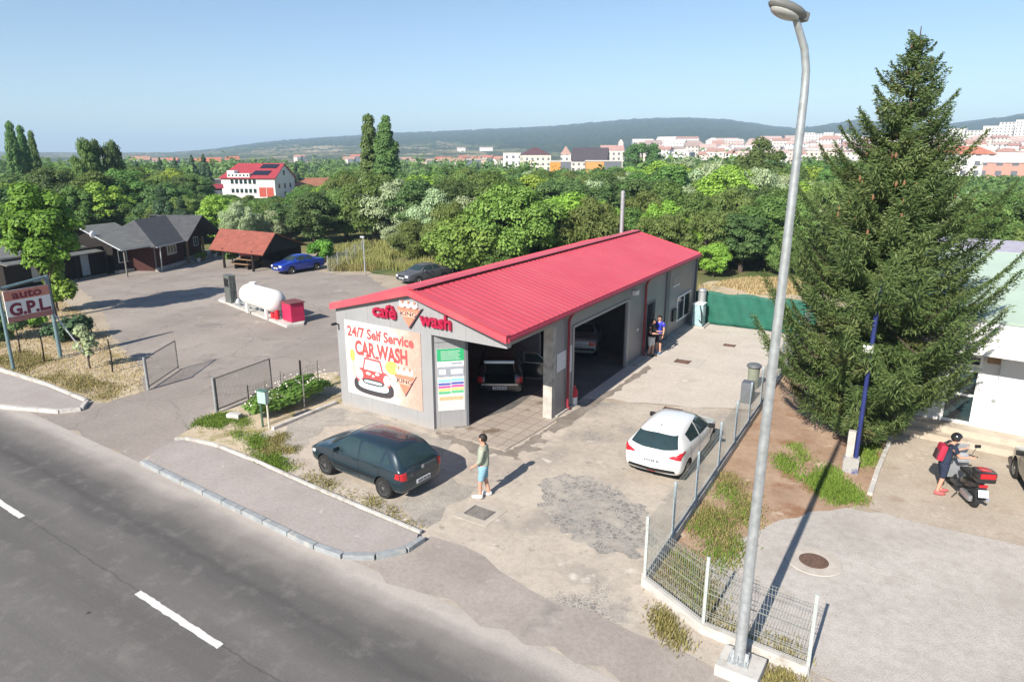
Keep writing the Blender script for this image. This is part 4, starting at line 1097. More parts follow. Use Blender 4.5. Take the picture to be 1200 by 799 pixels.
for s_ in (-1, 1): MB().tube([(0.25, 0.55 * s_, 1.05), (-0.2, 0.52 * s_, 1.50)], 0.012, 6).build('gas_strut', MT['alloy'], wag)
dr = empty('door', (1.92, -0.90, 0)); dr.parent = wag; dr.rotation_euler = (0, 0, R(74))
MB().cbox((-0.45, -0.0, 0.63), (0.92, 0.07, 0.66), 0.03).build('door_panel', P3, dr, True)
MB().tube([(0.0, 0.05, .95), (-0.9, 0.05, .95), (-0.92, 0.05, 0.6), (-0.8, 0.05, 0.32), (-0.1, 0.05, 0.30)], 0.03, 6).build('door_trim', MT['alloy'], dr, True)
mb = MB(); mb.tube([(0.0, 0.0, .95), (-0.05, 0.06, 1.36), (-0.55, 0.08, 1.38), (-0.85, 0.03, 1.12), (-0.9, 0.0, .95)], 0.028, 6); mb.build('window_frame', MT['alloy'], dr, True)
mb = MB(); mb.box((-0.45, 0.045, 1.12), (0.75, 0.008, 0.36)); mb.build('window', gl, dr)

# ---- pale old saloon in the second bay
SAL = dict(r=0.31, wheels=(0.95, 3.50), track=0.72, st=[
    (0.00, .40, .70, .76, .70, .62), (0.05, .32, .86, .93, .80, .70), (0.20, .26, .93, .985, .83, .72), (0.80, .24, .95, 1.01, .845, .72), (0.98, .24, .95, 1.06, .845, .68), (1.35, .23, .95, 1.34, .85, .56), (1.7, .22, .95, 1.405, .85, .555),
    (2.3, .22, .94, 1.42, .85, .56), (2.75, .22, .92, 1.37, .85, .55), (3.15, .22, .91, 1.12, .845, .62), (3.4, .22, .90, .965, .84, .70), (4.0, .24, .82, .88, .82, .70), (4.40, .26, .74, .80, .77, .66), (4.50, .36, .60, .66, .66, .56)])
def saloon(root, pnt, tail=True):
    c = Car(root, SAL, pnt); c.sp['handle'] = MT['black']
    c.side('window', gl, [(2.02, .99), (3.05, .97)], [(2.02, 1.34), (2.5, 1.34), (2.75, 1.24)], nc=16)
    c.side('window', gl, [(1.18, 1.0), (1.92, .99)], [(1.46, 1.28), (1.92, 1.34)])
    c.end('rear_window', gl, -1, [(-.62, 1.06), (.62, 1.06)], [(-.50, 1.33), (.50, 1.33)])
    c.end('windscreen', gl, 1, [(-.66, 1.02), (.66, 1.02)], [(-.51, 1.34), (.51, 1.34)])
    c.end('tail_light', MT['red_lens'], -1, [(.48, .68), (.76, .69)], [(.48, .84), (.77, .84)], 0.012, True)
    c.end('headlight', MT['clear_lens'], 1, [(.42, .60), (.70, .61)], [(.42, .74), (.70, .73)], 0.012, True)
    c.end('grille', MT['black'], 1, [(-.38, .60), (.38, .60)], [(-.38, .73), (.38, .73)], 0.008)
    c.end('bumper', MT['black'], -1, [(-.74, .44), (.74, .44)], [(-.74, .56), (.74, .56)], 0.015, False, 3, 18)
    c.end('bumper', MT['black'], 1, [(-.66, .42), (.66, .42)], [(-.66, .50), (.66, .50)], 0.012, False, 3, 18)
    c.seams([(1.97, 1.97), (3.06, 3.06), (1.15, 1.15)], .32, .95)
    c.handles([(2.15, .86), (1.28, .86)])
    c.mirrors(2.90, 1.0, .82)
    c.plate(-1, -0.014, .75); c.plate(1, 4.50, .52)
    c.wheels('alloy', 5)
    return c
sal = empty('saloon_car', (-12.35, 26.9, 0.02), R(108), 'pale blue-grey old saloon seen from behind inside the dark second wash bay', 'car')
c = saloon(sal, paint('pale_blue_grey_paint', (0.32, 0.37, 0.40), 0.4))

# ---- blue car by the open pavilion
f_, b_ = Vector((-41.56, 34.86)), Vector((-41.19, 38.28))
hd = (f_ - b_).normalized()
blue = empty('saloon_car', (f_.x - hd.x * 4.35 - 0.6, f_.y - hd.y * 4.35 + 0.8, 0), math.atan2(hd.y, hd.x), 'bright blue saloon car parked beside the red-roofed open pavilion', 'car')
blue.scale = (0.93, 0.93, 0.97)
saloon(blue, paint('bright_blue_paint', (0.012, 0.045, 0.36), 0.2))

# ---- derelict grey car behind the hall
wr_ = empty('wrecked_car', (-30.2, 41.6, 0), R(258), 'dusty grey wrecked saloon without its boot lid, left in the grass behind the car wash', 'car')
wr_.scale = (0.95, 0.95, 0.92)
cz = saloon(wr_, M('dull_grey_paint', (0.075, 0.08, 0.095), 0.6, 0.2, 2))
mb = MB(); r_ = random.Random(4)
for k in range(16):
    rot = Matrix.Rotation(r_.uniform(0, 6), 3, 'Z') @ Matrix.Rotation(r_.uniform(-.5, .5), 3, 'X')
    mb.cbox((r_.uniform(-1.6, 1.6), r_.uniform(-1.1, 1.1), r_.uniform(0.2, 0.75)), (r_.uniform(.4, 1.3), r_.uniform(.2, .7), r_.uniform(.05, .25)), 0.02, rot=rot, mi=k % 3)
jk = mb.build('scrap_pile', [MT['white_metal'], MT['black'], MT['steel']], None, False, (-28.9, 43.4, 0)); tag(jk, 'heap of pale scrap panels and car parts beside the wrecked grey car', 'scrap')

# ---- dark car at the right edge of the picture
pe = (3.56, 21.56)
edge = empty('parked_car', (pe[0] + 0.95, pe[1] - 1.9, 0), R(97), 'dark car with a black wing mirror cut off by the right edge, near the scooter', 'car')
c = Car(edge, dict(HATCH), paint('dark_green_paint', (0.02, 0.035, 0.035), 0.2)); c.sp['handle'] = MT['black']
c.side('window', gl, [(1.70, .965), (2.70, .955)], [(1.70, 1.375), (2.10, 1.375), (2.42, 1.27)], nc=16)
c.side('window', gl, [(0.84, .985), (1.60, .968)], [(0.72, 1.33), (1.60, 1.375)])
c.end('rear_window', gl, -1, [(-.60, 0.98), (.60, .98)], [(-.52, 1.335), (.52, 1.335)])
c.end('windscreen', gl, 1, [(-.66, 1.0), (.66, 1.0)], [(-.53, 1.37), (.53, 1.37)])
c.end('tail_light', MT['red_lens'], -1, [(.60, .66), (.765, .68)], [(.60, .885), (.775, .87)], 0.012, True)
c.end('headlight', MT['clear_lens'], 1, [(.48, .56), (.70, .58)], [(.46, .70), (.70, .70)], 0.01, True)
c.mirrors(2.52, .99, .82, MT['black']); c.handles([(1.82, .83)]); c.seams([(1.66, 1.66), (2.70, 2.72)], .30, .93); c.wheels('alloy', 5)
c.plate(-1, -0.012, .50)

# ---- the scooter
ra, fa_ = Vector((2.24, 20.09)), Vector((1.75, 21.32))
hd = (fa_ - ra).normalized()
sc = empty('motor_scooter', (ra.x, ra.y, 0), math.atan2(hd.y, hd.x), 'black motor scooter with a red and black top case, standing on the paved shop yard', 'scooter')
sk = sc
blk = M('scooter_black', (0.015, 0.016, 0.017), 0.3, 0.1, coat=0.6); gry = M('scooter_grey', (0.30, 0.32, 0.34), 0.35, 0.1, coat=0.5)
def wheel2(x, r, name='wheel'):
    w = empty(name, (x, 0, r)); w.parent = sk
    MB().lathe([(r * 0.66, -0.05), (r * 0.9, -0.06), (r, -0.03), (r, 0.03), (r * 0.9, 0.06), (r * 0.66, 0.05)], axis='Y', n=24).build('tyre', MT['tyre'], w, True)
    mb = MB().lathe([(0.0, -0.03), (r * 0.68, -0.04), (r * 0.68, 0.04), (0.0, 0.03)], axis='Y', n=24); mb.build('rim', MT['alloy'], w, True)
wheel2(0.0, 0.25); wheel2(1.30, 0.26)
def skinned(name, mats, verts, edges, radii, parent, sub=2, root=0):
    me = bpy.data.meshes.new(name); bm = bmesh.new()
    sl = bm.verts.layers.skin.verify()
    vs = [bm.verts.new(v) for v in verts]
    for e in edges: bm.edges.new((vs[e[0]], vs[e[1]]))
    for v, r in zip(vs, radii):
        v[sl].radius = r if isinstance(r, tuple) else (r, r)
        v[sl].use_root = False
    vs[root][sl].use_root = True
    bm.to_mesh(me); bm.free()
    o = link(name, me)
    md = o.modifiers.new('skin', 'SKIN'); md.use_smooth_shade = True
    sb = o.modifiers.new('sub', 'SUBSURF'); sb.levels = sub; sb.render_levels = sub
    me = eval_mesh(o, name)
    me.materials.clear()
    for m in (mats if isinstance(mats, list) else [mats]): me.materials.append(m)
    me.polygons.foreach_set('use_smooth', [True] * len(me.polygons))
    return link(name, me, parent)
skinned('rear_body', blk, [(-0.25, 0, 0.78), (0.05, 0, 0.66), (0.35, 0, 0.58), (0.62, 0, 0.42)], [(0, 1), (1, 2), (2, 3)], [(0.10, 0.09), (0.16, 0.17), (0.17, 0.19), (0.13, 0.12)], sc)
MB().cbox((0.28, 0, 0.80), (0.72, 0.30, 0.10), 0.045).build('seat', MT['black'], sc, True)
MB().cbox((0.72, 0, 0.30), (0.45, 0.36, 0.08), 0.03).build('footboard', blk, sc, True)
rot = Matrix.Rotation(R(-20), 3, 'Y')
MB().cbox((1.02, 0, 0.62), (0.10, 0.42, 0.66), 0.045, rot=rot).build('leg_shield', gry, sc, True)
mb = MB(); mb.tube([(1.30, 0.0, 0.26), (1.06, 0, 0.72), (0.97, 0, 1.0)], 0.04, 8); mb.build('fork', MT['steel'], sc, True)
MB().cbox((0.98, 0, 1.03), (0.24, 0.30, 0.16), 0.06).build('handlebar_cowl', gry, sc, True)
mb = MB(); mb.tube([(0.86, 0.38, 1.02), (0.95, 0.2, 1.05), (0.97, 0, 1.05), (0.95, -0.2, 1.05), (0.86, -0.38, 1.02)], 0.018, 6); mb.build('handlebar', MT['black'], sc, True)
for s_ in (-1, 1):
    mb = MB(); mb.tube([(0.95, 0.26 * s_, 1.06), (0.98, 0.36 * s_, 1.26)], 0.008, 5); mb.cbox((0.97, 0.38 * s_, 1.30), (0.03, 0.15, 0.09), 0.012); mb.build('mirror', MT['black'], sc, True)
MB().ell((1.12, 0, 1.0), (0.07, 0.11, 0.08), 12, 8).build('headlight', MT['clear_lens'], sc, True)
rot = Matrix.Rotation(R(-18), 3, 'Y'); MB().cbox((0.99, 0, 1.22), (0.02, 0.34, 0.30), 0.008, rot=rot).build('windscreen', gry, sc, True)
MB().ell((1.30, 0, 0.34), (0.30, 0.09, 0.20), 14, 8).build('front_mudguard', blk, sc, True)
tc_ = empty('top_case', (-0.26, 0, 0.90)); tc_.parent = sc
MB().cbox((0, 0, 0.06), (0.40, 0.44, 0.18), 0.06).build('case_base', blk, tc_, True)
MB().cbox((0, 0, 0.19), (0.41, 0.45, 0.16), 0.07).build('case_lid', blk, tc_, True)
MB().cbox((-0.19, 0, 0.17), (0.07, 0.36, 0.14), 0.03).build('red_reflector', MT['red_lens'], tc_, True)
MB().cbox((0.02, 0, 0.26), (0.26, 0.26, 0.05), 0.02).build('red_lid_panel', MT['red_lens'], tc_, True)
MB().cbox((-0.33, 0, 0.74), (0.06, 0.20, 0.07), 0.02).build('tail_light', MT['red_lens'], sc, True)
rot = Matrix.Rotation(R(20), 3, 'Y'); MB().cbox((-0.40, 0, 0.56), (0.012, 0.24, 0.19), 0.004, rot=rot).build('number_plate', MT['plate'], sc)
mb = MB(); mb.tube([(0.55, -0.17, 0.26), (0.1, -0.19, 0.24), (-0.28, -0.2, 0.34)], [0.03, 0.05, 0.055], 10); mb.build('exhaust', MT['alloy'], sc, True)
mb = MB(); mb.tube([(0.5, 0.14, 0.2), (0.42, 0.32, 0.02)], 0.014, 6); mb.build('side_stand', MT['black'], sc)
mb = MB(); mb.cbox((0.12, 0.13, 0.27), (0.5, 0.1, 0.16), 0.04); mb.build('engine_case', MT['alloy'], sc, True)

# ---------------------------------------------------------------- people
def person(loc, rz, label, shirt, trousers, shoes, H=1.75, hair='hair', stride=0.16, armL=(0.15, 0.25), armR=(0.15, 0.25), lean=0.0, head_tilt=0.0, sleeves='short', legs='shorts', turn=0.0, skin=None):
    """faces +x in its own frame; arms = (shoulder swing forward, elbow bend)"""
    k = H / 1.75
    root = empty('person', loc, rz, label, 'person')
    V = []; E = []; Rd = []
    def v(p, r): V.append(Vector(p) * k); Rd.append(tuple(x * k for x in r) if isinstance(r, tuple) else r * k); return len(V) - 1
    def e(a, b): E.append((a, b))
    lx = lambda z: math.sin(lean) * max(0, z - 0.95)
    pel = v((0, 0, 0.93), (0.125, 0.10))
    wst = v((lx(1.1), 0, 1.08), (0.12, 0.092)); che = v((lx(1.28), 0, 1.28), (0.15, 0.105)); upp = v((lx(1.41), 0, 1.41), (0.13, 0.08))
    nk = v((lx(1.5), 0, 1.49), 0.052)
    hx = lx(1.56) + 0.015 + 0.04 * head_tilt
    h1 = v((hx, 0, 1.555), (0.055, 0.062)); h2 = v((hx + 0.01 + 0.02 * head_tilt, 0, 1.625), (0.072, 0.088)); h3 = v((hx + 0.0 + 0.03 * head_tilt, 0, 1.69), (0.072, 0.088)); h4 = v((hx - 0.01 + 0.03 * head_tilt, 0, 1.728), (0.05, 0.06))
    for a, b in ((pel, wst), (wst, che), (che, upp), (upp, nk), (nk, h1), (h1, h2), (h2, h3), (h3, h4)): e(a, b)
    nose = v((hx + 0.112 + 0.02 * head_tilt, 0, 1.618), 0.012); e(h2, nose)
    for sg in (1, -1):
        ear = v((hx, sg * 0.086, 1.63), 0.014); e(h2, ear)
    J = {}
    for sg, arm, st in ((1, armL, stride), (-1, armR, -stride)):
        hip = v((0, sg * 0.082, 0.86), (0.086, 0.084)); kn = v((st * 0.45 + 0.02, sg * 0.10, 0.49), 0.062); cf = v((st * 0.7, sg * 0.10, 0.34), 0.056); an = v((st - 0.03, sg * 0.10, 0.085), 0.036)
        heel = v((st - 0.06, sg * 0.10, 0.04), 0.034); toe = v((st + 0.11, sg * 0.12, 0.028), (0.038, 0.026)); tip = v((st + 0.165, sg * 0.125, 0.022), (0.028, 0.02))
        for a, b in ((pel, hip), (hip, kn), (kn, cf), (cf, an), (an, heel), (an, toe), (toe, tip)): e(a, b)
        s0 = Vector((lx(1.42), sg * 0.19, 1.42)); sw, bd = arm
        el_ = s0 + Vector((math.sin(sw) * 0.29, sg * 0.045, -math.cos(sw) * 0.29))
        wr_ = el_ + Vector((math.sin(sw + bd) * 0.25, -sg * 0.05 * min(bd, 1.2), -math.cos(sw + bd) * 0.25))
        d = (wr_ - el_).normalized()
        sh = v(s0, 0.062); ua = v(s0.lerp(el_, 0.5), 0.05); el = v(el_, 0.041); fo = v(el_.lerp(wr_, 0.35), 0.04); wr = v(wr_, (0.028, 0.024))
        pm = v(wr_ + d * 0.05, (0.036, 0.018)); pk = v(wr_ + d * 0.085, (0.04, 0.016))
        for a, b in ((upp, sh), (sh, ua), (ua, el), (el, fo), (fo, wr), (wr, pm), (pm, pk)): e(a, b)
        side = Vector((1, 0, 0)); side = (side - d * side.dot(d)).normalized()       # across the knuckles
        curl = d.cross(side) * sg
        for q, ln in enumerate((0.065, 0.078, 0.072, 0.055)):
            b0 = wr_ + d * 0.09 + side * (0.030 - 0.020 * q)
            f1 = v(b0 + d * ln * 0.5 + curl * 0.006, 0.0085); f2 = v(b0 + d * ln * 0.85 + curl * 0.026, 0.0075)
            e(pk, f1); e(f1, f2)
        t1 = v(wr_ + d * 0.055 + side * 0.05, 0.010); t2 = v(wr_ + d * 0.09 + side * 0.062 + curl * 0.012, 0.0085); e(pm, t1); e(t1, t2)
        J[sg] = dict(s0=s0 * k, el=el_ * k, wr=wr_ * k, st=st, d=d)
    body = skinned('body', [skin or MT['skin'], MT['hair'], M('lips', (0.36, 0.12, 0.1), 0.5, 0.05)], V, E, Rd, root, 2, pel)
    # eyes, brows and mouth belong to the one body mesh
    bm = bmesh.new(); bm.from_mesh(body.data)
    fx = (hx + 0.088 + 0.02 * head_tilt) * k
    for sg in (1, -1):
        r = bmesh.ops.create_uvsphere(bm, u_segments=8, v_segments=6, radius=0.012 * k, matrix=Matrix.Translation((fx - 0.006, sg * 0.033 * k, 1.645 * k)))
        for f in {f for w in r['verts'] for f in w.link_faces}: f.material_index = 1
        r = bmesh.ops.create_cube(bm, size=1, matrix=Matrix.Translation((fx - 0.004, sg * 0.034 * k, 1.668 * k)) @ Matrix.Diagonal((0.012, 0.035, 0.008, 1)))
        for f in {f for w in r['verts'] for f in w.link_faces}: f.material_index = 1
    r = bmesh.ops.create_cube(bm, size=1, matrix=Matrix.Translation((fx - 0.004, 0, 1.575 * k)) @ Matrix.Diagonal((0.012, 0.042, 0.010, 1)))
    for f in {f for w in r['verts'] for f in w.link_faces}: f.material_index = 2
    bm.to_mesh(body.data); bm.free()
    # shirt
    V2 = []; E2 = []; R2 = []
    def w(p, r): V2.append(Vector(p)); R2.append(tuple(x * k for x in r) if isinstance(r, tuple) else r * k); return len(V2) - 1
    a0 = w(Vector((0, 0, 0.83)) * k, (0.19, 0.165)); a1 = w(Vector((lx(1.08), 0, 1.06)) * k, (0.165, 0.135)); a2 = w(Vector((lx(1.28), 0, 1.28)) * k, (0.172, 0.13)); a3 = w(Vector((lx(1.41), 0, 1.42)) * k, (0.165, 0.115)); a4 = w(Vector((lx(1.47), 0, 1.475)) * k, (0.085, 0.085))
    E2 += [(a0, a1), (a1, a2), (a2, a3), (a3, a4)]
    for sg in (1, -1):
        j = J[sg]
        b0 = w(j['s0'] + Vector((0, 0, 0.01)), 0.092); b1 = w(j['s0'].lerp(j['el'], 0.62), 0.072)
        E2 += [(a3, b0), (b0, b1)]
        if sleeves == 'long':
            b2 = w(j['el'], 0.062); b3 = w(j['el'].lerp(j['wr'], 0.5), 0.055); E2 += [(b1, b2), (b2, b3)]
    skinned('shirt', shirt, V2, E2, R2, root, 2, a0)
    # shorts or trousers
    V2.clear(); R2.clear(); E2 = []
    p0 = w(Vector((0, 0, 0.97)) * k, (0.168, 0.14)); p1 = w(Vector((0, 0, 0.90)) * k, (0.172, 0.142)); E2.append((p0, p1))
    for sg in (1, -1):
        st = J[sg]['st']
        q0 = w(Vector((0, sg * 0.10, 0.80)) * k, 0.112); q1 = w(Vector((st * 0.36 + 0.012, sg * 0.105, 0.56)) * k, 0.092); q2 = w(Vector((st * 0.44 + 0.015, sg * 0.105, 0.50)) * k, 0.090)
        E2 += [(p1, q0), (q0, q1), (q1, q2)]
    skinned('shorts', trousers, V2, list(E2), R2, root, 2, p1)
    for sg in (1, -1):
        st = J[sg]['st']
        mb = MB(); c = Vector((st + 0.05, sg * 0.112, 0.05)) * k
        mb.ell(c, (0.155 * k, 0.056 * k, 0.055 * k), 12, 8); mb.ell(c + Vector((-0.085, 0, 0.03)) * k, (0.062 * k, 0.048 * k, 0.06 * k), 10, 8)
        mb.v = [(a, b, max(z, 0.004)) for a, b, z in mb.v]
        mb.build('shoe', shoes, root, True)
    # hair: a cap hugging the skull, open over the face
    bmh = MB(); hcx = (hx - 0.012 + 0.03 * head_tilt) * k
    bmh.ell((0, 0, 0), (0.103 * k, 0.090 * k, 0.108 * k), 20, 14)
    keep = []
    for f in bmh.f:
        cx_ = sum(bmh.v[i][0] for i in f) / len(f); cz_ = sum(bmh.v[i][2] for i in f) / len(f)
        if cz_ > 0.035 * k or (cx_ < 0.02 * k and cz_ > -0.05 * k) or (cx_ < -0.05 * k and cz_ > -0.085 * k): keep.append(f)
    bmh.f = keep; bmh.m = [0] * len(keep)
    ho = bmh.build('hair' if hair == 'hair' else 'helmet', MT['hair'] if hair == 'hair' else hair, root, True, (hcx, 0, 1.665 * k))
    if hair != 'hair': ho.scale = (1.22, 1.22, 1.15)
    so = ho.modifiers.new('thick', 'SOLIDIFY'); so.thickness = 0.014; so.offset = 1
    return root, J, k
cloth = lambda n, c: M(n, c, 0.85, 0.12, 9, bmp=0.25, bscale=18)
ft = (-9.11, 14.02)
RIGHT = math.atan2(0.506, 0.862)      # the world direction that reads as "right" in the picture
person((ft[0], ft[1], 0), RIGHT + math.pi - 0.15, 'young man in a sage green shirt and light blue shorts walking on the forecourt',
       cloth('sage_green_shirt', (0.30, 0.33, 0.26)), cloth('light_blue_shorts', (0.20, 0.36, 0.45)), M('white_trainers', (0.68, 0.68, 0.66), 0.6, 0.06), 1.80, armL=(0.12, 0.65), armR=(-0.12, 0.35), stride=0.10, sleeves='long')
pa = (-9.83, 29.17); pb = (-9.6, 29.8)
person((pa[0] + 0.1, pa[1], 0), RIGHT - 0.7, 'person in a black T-shirt and white shorts looking down at the doorway',
       cloth('black_tshirt', (0.014, 0.014, 0.015)), cloth('white_shorts', (0.60, 0.60, 0.58)), MT['black'], 1.76, armL=(0.25, 1.5), armR=(0.2, 1.4), stride=0.05, head_tilt=0.8)
person((pb[0], pb[1], 0), RIGHT - 2.2, 'person in a bright blue T-shirt and dark shorts standing at the car wash doorway',
       cloth('blue_tshirt', (0.03, 0.05, 0.42)), cloth('dark_shorts', (0.02, 0.02, 0.03)), M('blue_shoes', (0.10, 0.22, 0.35), 0.6, 0.1), 1.80, armL=(0.05, 0.2), armR=(0.15, 1.2), stride=0.04)
pc = (1.5, 20.47)
helm = M('black_helmet', (0.013, 0.014, 0.014), 0.2, 0.1, coat=0.7)
rd_, J_, k_ = person((pc[0], pc[1], 0.009), RIGHT - 0.25, 'scooter rider in navy clothes and a black helmet carrying a red backpack',
       cloth('navy_tshirt', (0.018, 0.028, 0.055)), cloth('navy_shorts', (0.016, 0.024, 0.05)), M('red_white_shoes', (0.40, 0.10, 0.10), 0.6, 0.2, 20), 1.74, hair=helm, armL=(0.5, 1.6), armR=(0.6, 1.0), stride=0.07, lean=0.22, head_tilt=0.8)
bk = empty('backpack', (0, 0, 0), 0, 'red backpack with a dark grey front worn by the scooter rider', 'backpack')
bk.location = (pc[0], pc[1], 0.009); bk.rotation_euler = (0, 0, RIGHT - 0.25)
rot = Matrix.Rotation(0.2, 3, 'Y')
MB().cbox((-0.13, 0, 1.22), (0.17, 0.32, 0.46), 0.07, rot=rot).build('bag', M('red_nylon', (0.38, 0.02, 0.05), 0.6, 0.1), bk, True)
MB().cbox((-0.225, 0, 1.16), (0.06, 0.24, 0.26), 0.028, rot=rot).build('front_pocket', M('dark_grey_nylon', (0.06, 0.03, 0.035), 0.7, 0.1), bk, True)
for s_ in (-1, 1):
    MB().tube([(-0.05, 0.10 * s_, 1.44), (0.06, 0.12 * s_, 1.50), (0.20, 0.12 * s_, 1.36), (0.16, 0.13 * s_, 1.12), (-0.04, 0.13 * s_, 1.04)], 0.016, 6).build('strap', MT['black'], bk, True)

# ---------------------------------------------------------------- fences, lamps, poles, covers
def wire_panel(mb, p, q, z0, z1, sx, sz, r, mi=0, rails=()):
    p = Vector(p); q = Vector(q); L = (q - p).length; d = (q - p) / L; a = math.atan2(d.y, d.x)
    n = int(L / sx)
    for i in range(n + 1):
        c = p + d * (L * i / n)
        mb.box((c.x, c.y, (z0 + z1) / 2), (r * 2, r * 2, z1 - z0), a, mi)
    k = max(1, round((z1 - z0) / sz)); c = (p + q) / 2; nrm = Vector((-d.y, d.x))
    for j in range(k + 1):
        z = z0 + (z1 - z0) * j / k
        mb.box((c.x + nrm.x * r * 2, c.y + nrm.y * r * 2, z), (L, r * 2, r * 2), a, mi)
    for z in rails:
        for dz in (-0.05, 0.05):
            mb.box((c.x - nrm.x * 0.03, c.y - nrm.y * 0.03, z + dz), (L, r * 2.4, r * 2.4), a, mi)
FC, FK, FEn = (-4.02, 12.47), (-2.53, 11.61), (-0.62, 11.42)
mb = MB()
for p, q in ((FC, FK), (FK, FEn)):
    p, q = Vector(p), Vector(q); d = (q - p).normalized(); c = (p + q) / 2
    mb.cbox((c.x, c.y, 0.07), ((q - p).length + 0.04, 0.16, 0.26), 0.012, math.atan2(d.y, d.x))
tag(mb.build('fence_footing', MT['kerb']), 'pale concrete footing under the front wire mesh fence by the street lamp', 'footing')
mb = MB(); mb.cbox((-4.04, 24.6, 0.06), (0.16, 24.1, 0.30), 0.012); tag(mb.build('fence_footing', MT['concrete']), 'long low concrete footing under the side fence between forecourt and soil strip', 'footing')
wirem = M('galvanised_wire', (0.36, 0.37, 0.33), 0.5, 0.1, metal=0.3)
postm = M('pale_blue_grey_post', (0.36, 0.45, 0.50), 0.45, 0.12, metal=0.2)
fr = empty('mesh_fence', (FC[0], FC[1], 0), 0, 'front wire mesh fence with pale posts bending round the gravel lot', 'fence')
def loc(mb, o): mb.v = [(v[0] - o[0], v[1] - o[1], v[2]) for v in mb.v]; return mb
for p, q in ((FC, FK), (FK, FEn)):
    mb = MB(); wire_panel(mb, p, q, 0.22, 1.50, 0.055, 0.2, 0.0026, 0, (0.45, 0.95, 1.4)); loc(mb, FC).build('wire_panel', wirem, fr)
for p in (FC, FK, FEn):
    mb = MB(); mb.cbox((p[0], p[1], 0.80), (0.062, 0.045, 1.62), 0.006); mb.cbox((p[0], p[1], 1.62), (0.068, 0.05, 0.03), 0.006); loc(mb, FC).build('post', M('pale_post', (0.38, 0.41, 0.40), 0.45, 0.08), fr)
sf = empty('mesh_fence', (-4.04, 12.5, 0), 0, 'side wire fence with blue-grey posts running along the forecourt past the white car', 'fence')
SP = [14.45, 16.4, 18.75, 20.75, 22.8, 24.8, 26.9, 28.9, 31.0, 33.0, 35.0, 36.6]
for a in SP:
    mb = MB(); mb.cbox((0, a - 12.5, 0.88), (0.05, 0.06, 1.36), 0.006); mb.build('post', postm, sf)
mb = MB(); wire_panel(mb, (0, 0.05), (0, 24.1), 0.24, 1.5, 0.055, 0.16, 0.0018); mb.build('wire_panel', wirem, sf)
# green shade cloth on a fence at the end of the yard
gf = empty('screen_fence', (-9.6, 36.75, 0), 0, 'green shade-cloth screen fence closing off the far end of the concrete yard', 'fence')
vs = []; nx, nz = 60, 10
for i in range(nx + 1):
    for j in range(nz + 1):
        x = -0.3 + 6.2 * i / nx; z = 0.04 + 1.76 * j / nz
        sag = 0.05 * math.sin(x * 3.1) * (j / nz)
        vs.append((x, 0.03 * math.sin(x * 4.2 + z * 2) + 0.02 * math.sin(x * 11 + z * 5), z + sag - 0.02 * abs(math.sin(x * 1.57))))
fs = [(i * (nz + 1) + j, (i + 1) * (nz + 1) + j, (i + 1) * (nz + 1) + j + 1, i * (nz + 1) + j + 1) for i in range(nx) for j in range(nz)]
o = MB().add(vs, fs).build('shade_cloth', M('green_shade_cloth', (0.012, 0.105, 0.072), 0.7, 0.18, 2.5), gf, True)
md = o.modifiers.new('thick', 'SOLIDIFY'); md.thickness = 0.008
for k in range(4):
    mb = MB(); mb.cyl((2.0 * k - 0.1, 0.10, 0), (2.0 * k - 0.1, 0.10, 1.85), 0.03, None, 8); mb.build('post', MT['iron'], gf, True)
# bin and control cabinet by the side fence
bn = empty('waste_bin', (-4.75, 26.9, 0), 0, 'grey litter bin with a dark lid standing against the side fence', 'bin')
mb = MB(); mb.lathe([(0.0, 0.02), (0.19, 0.02), (0.23, 0.85), (0.215, 0.86), (0.0, 0.86)], n=16); mb.build('bin_body', M('yellow_grey_bin', (0.20, 0.22, 0.17), 0.5, 0.15), bn, True)
mb = MB(); mb.ell((0, 0, 0.93), (0.29, 0.29, 0.12), 16, 8); mb.build('lid', MT['trim'], bn, True)
cb = empty('vacuum_cabinet', (-4.6, 25.2, 0), 0, 'dark grey machine cabinet standing in front of the side fence below the litter bin', 'cabinet')
MB().cbox((0, 0, 0.4), (0.42, 0.45, 0.8), 0.03).build('cabinet_body', MT['trim'], cb, True); MB().cbox((-0.22, 0, 0.5), (0.02, 0.28, 0.36), 0.008).build('door_panel', MT['steel'], cb)

# street lamp
lp = empty('street_lamp', (-1.70, 10.90, 0), 0, 'tall galvanised street lamp with a curved arm at the roadside by the mesh fence', 'street lamp')
AD = Vector((-0.62, -0.78, 0))
mb = MB(); mb.tube([(0, 0, 0.22), (0, 0, 0.24), (0.03, 0, 4.0), (0.07, 0, 7.8), (0.09, 0, 9.75), AD * 0.02 + Vector((0.095, 0, 10.05)), AD * 0.08 + Vector((0.09, 0, 10.32)), AD * 0.19 + Vector((0.09, 0, 10.52)), AD * 0.28 + Vector((0.09, 0, 10.68))], [0.105, 0.098, 0.083, 0.066, 0.057, 0.055, 0.053, 0.05, 0.047], 16); mb.build('pole', MT['steel'], lp, True)
mb = MB(); mb.cbox((0, 0, 0.235), (0.36, 0.36, 0.03), 0.008)
for sx in (-1, 1):
    for sy in (-1, 1): mb.cyl((0.14 * sx, 0.14 * sy, 0.22), (0.14 * sx, 0.14 * sy, 0.33), 0.016, None, 6)
for k in range(4):
    rot = Matrix.Rotation(k * math.pi / 2, 3, 'Z'); mb.box(rot @ Vector((0.12, 0, 0.32)), (0.08, 0.012, 0.16), rot=rot)
mb.build('base_flange', MT['steel'], lp)
rot = Matrix.Rotation(math.atan2(AD.y, AD.x), 3, 'Z') @ Matrix.Rotation(R(-14), 3, 'Y')
hc_ = AD * 0.44 + Vector((0.09, 0, 10.80))
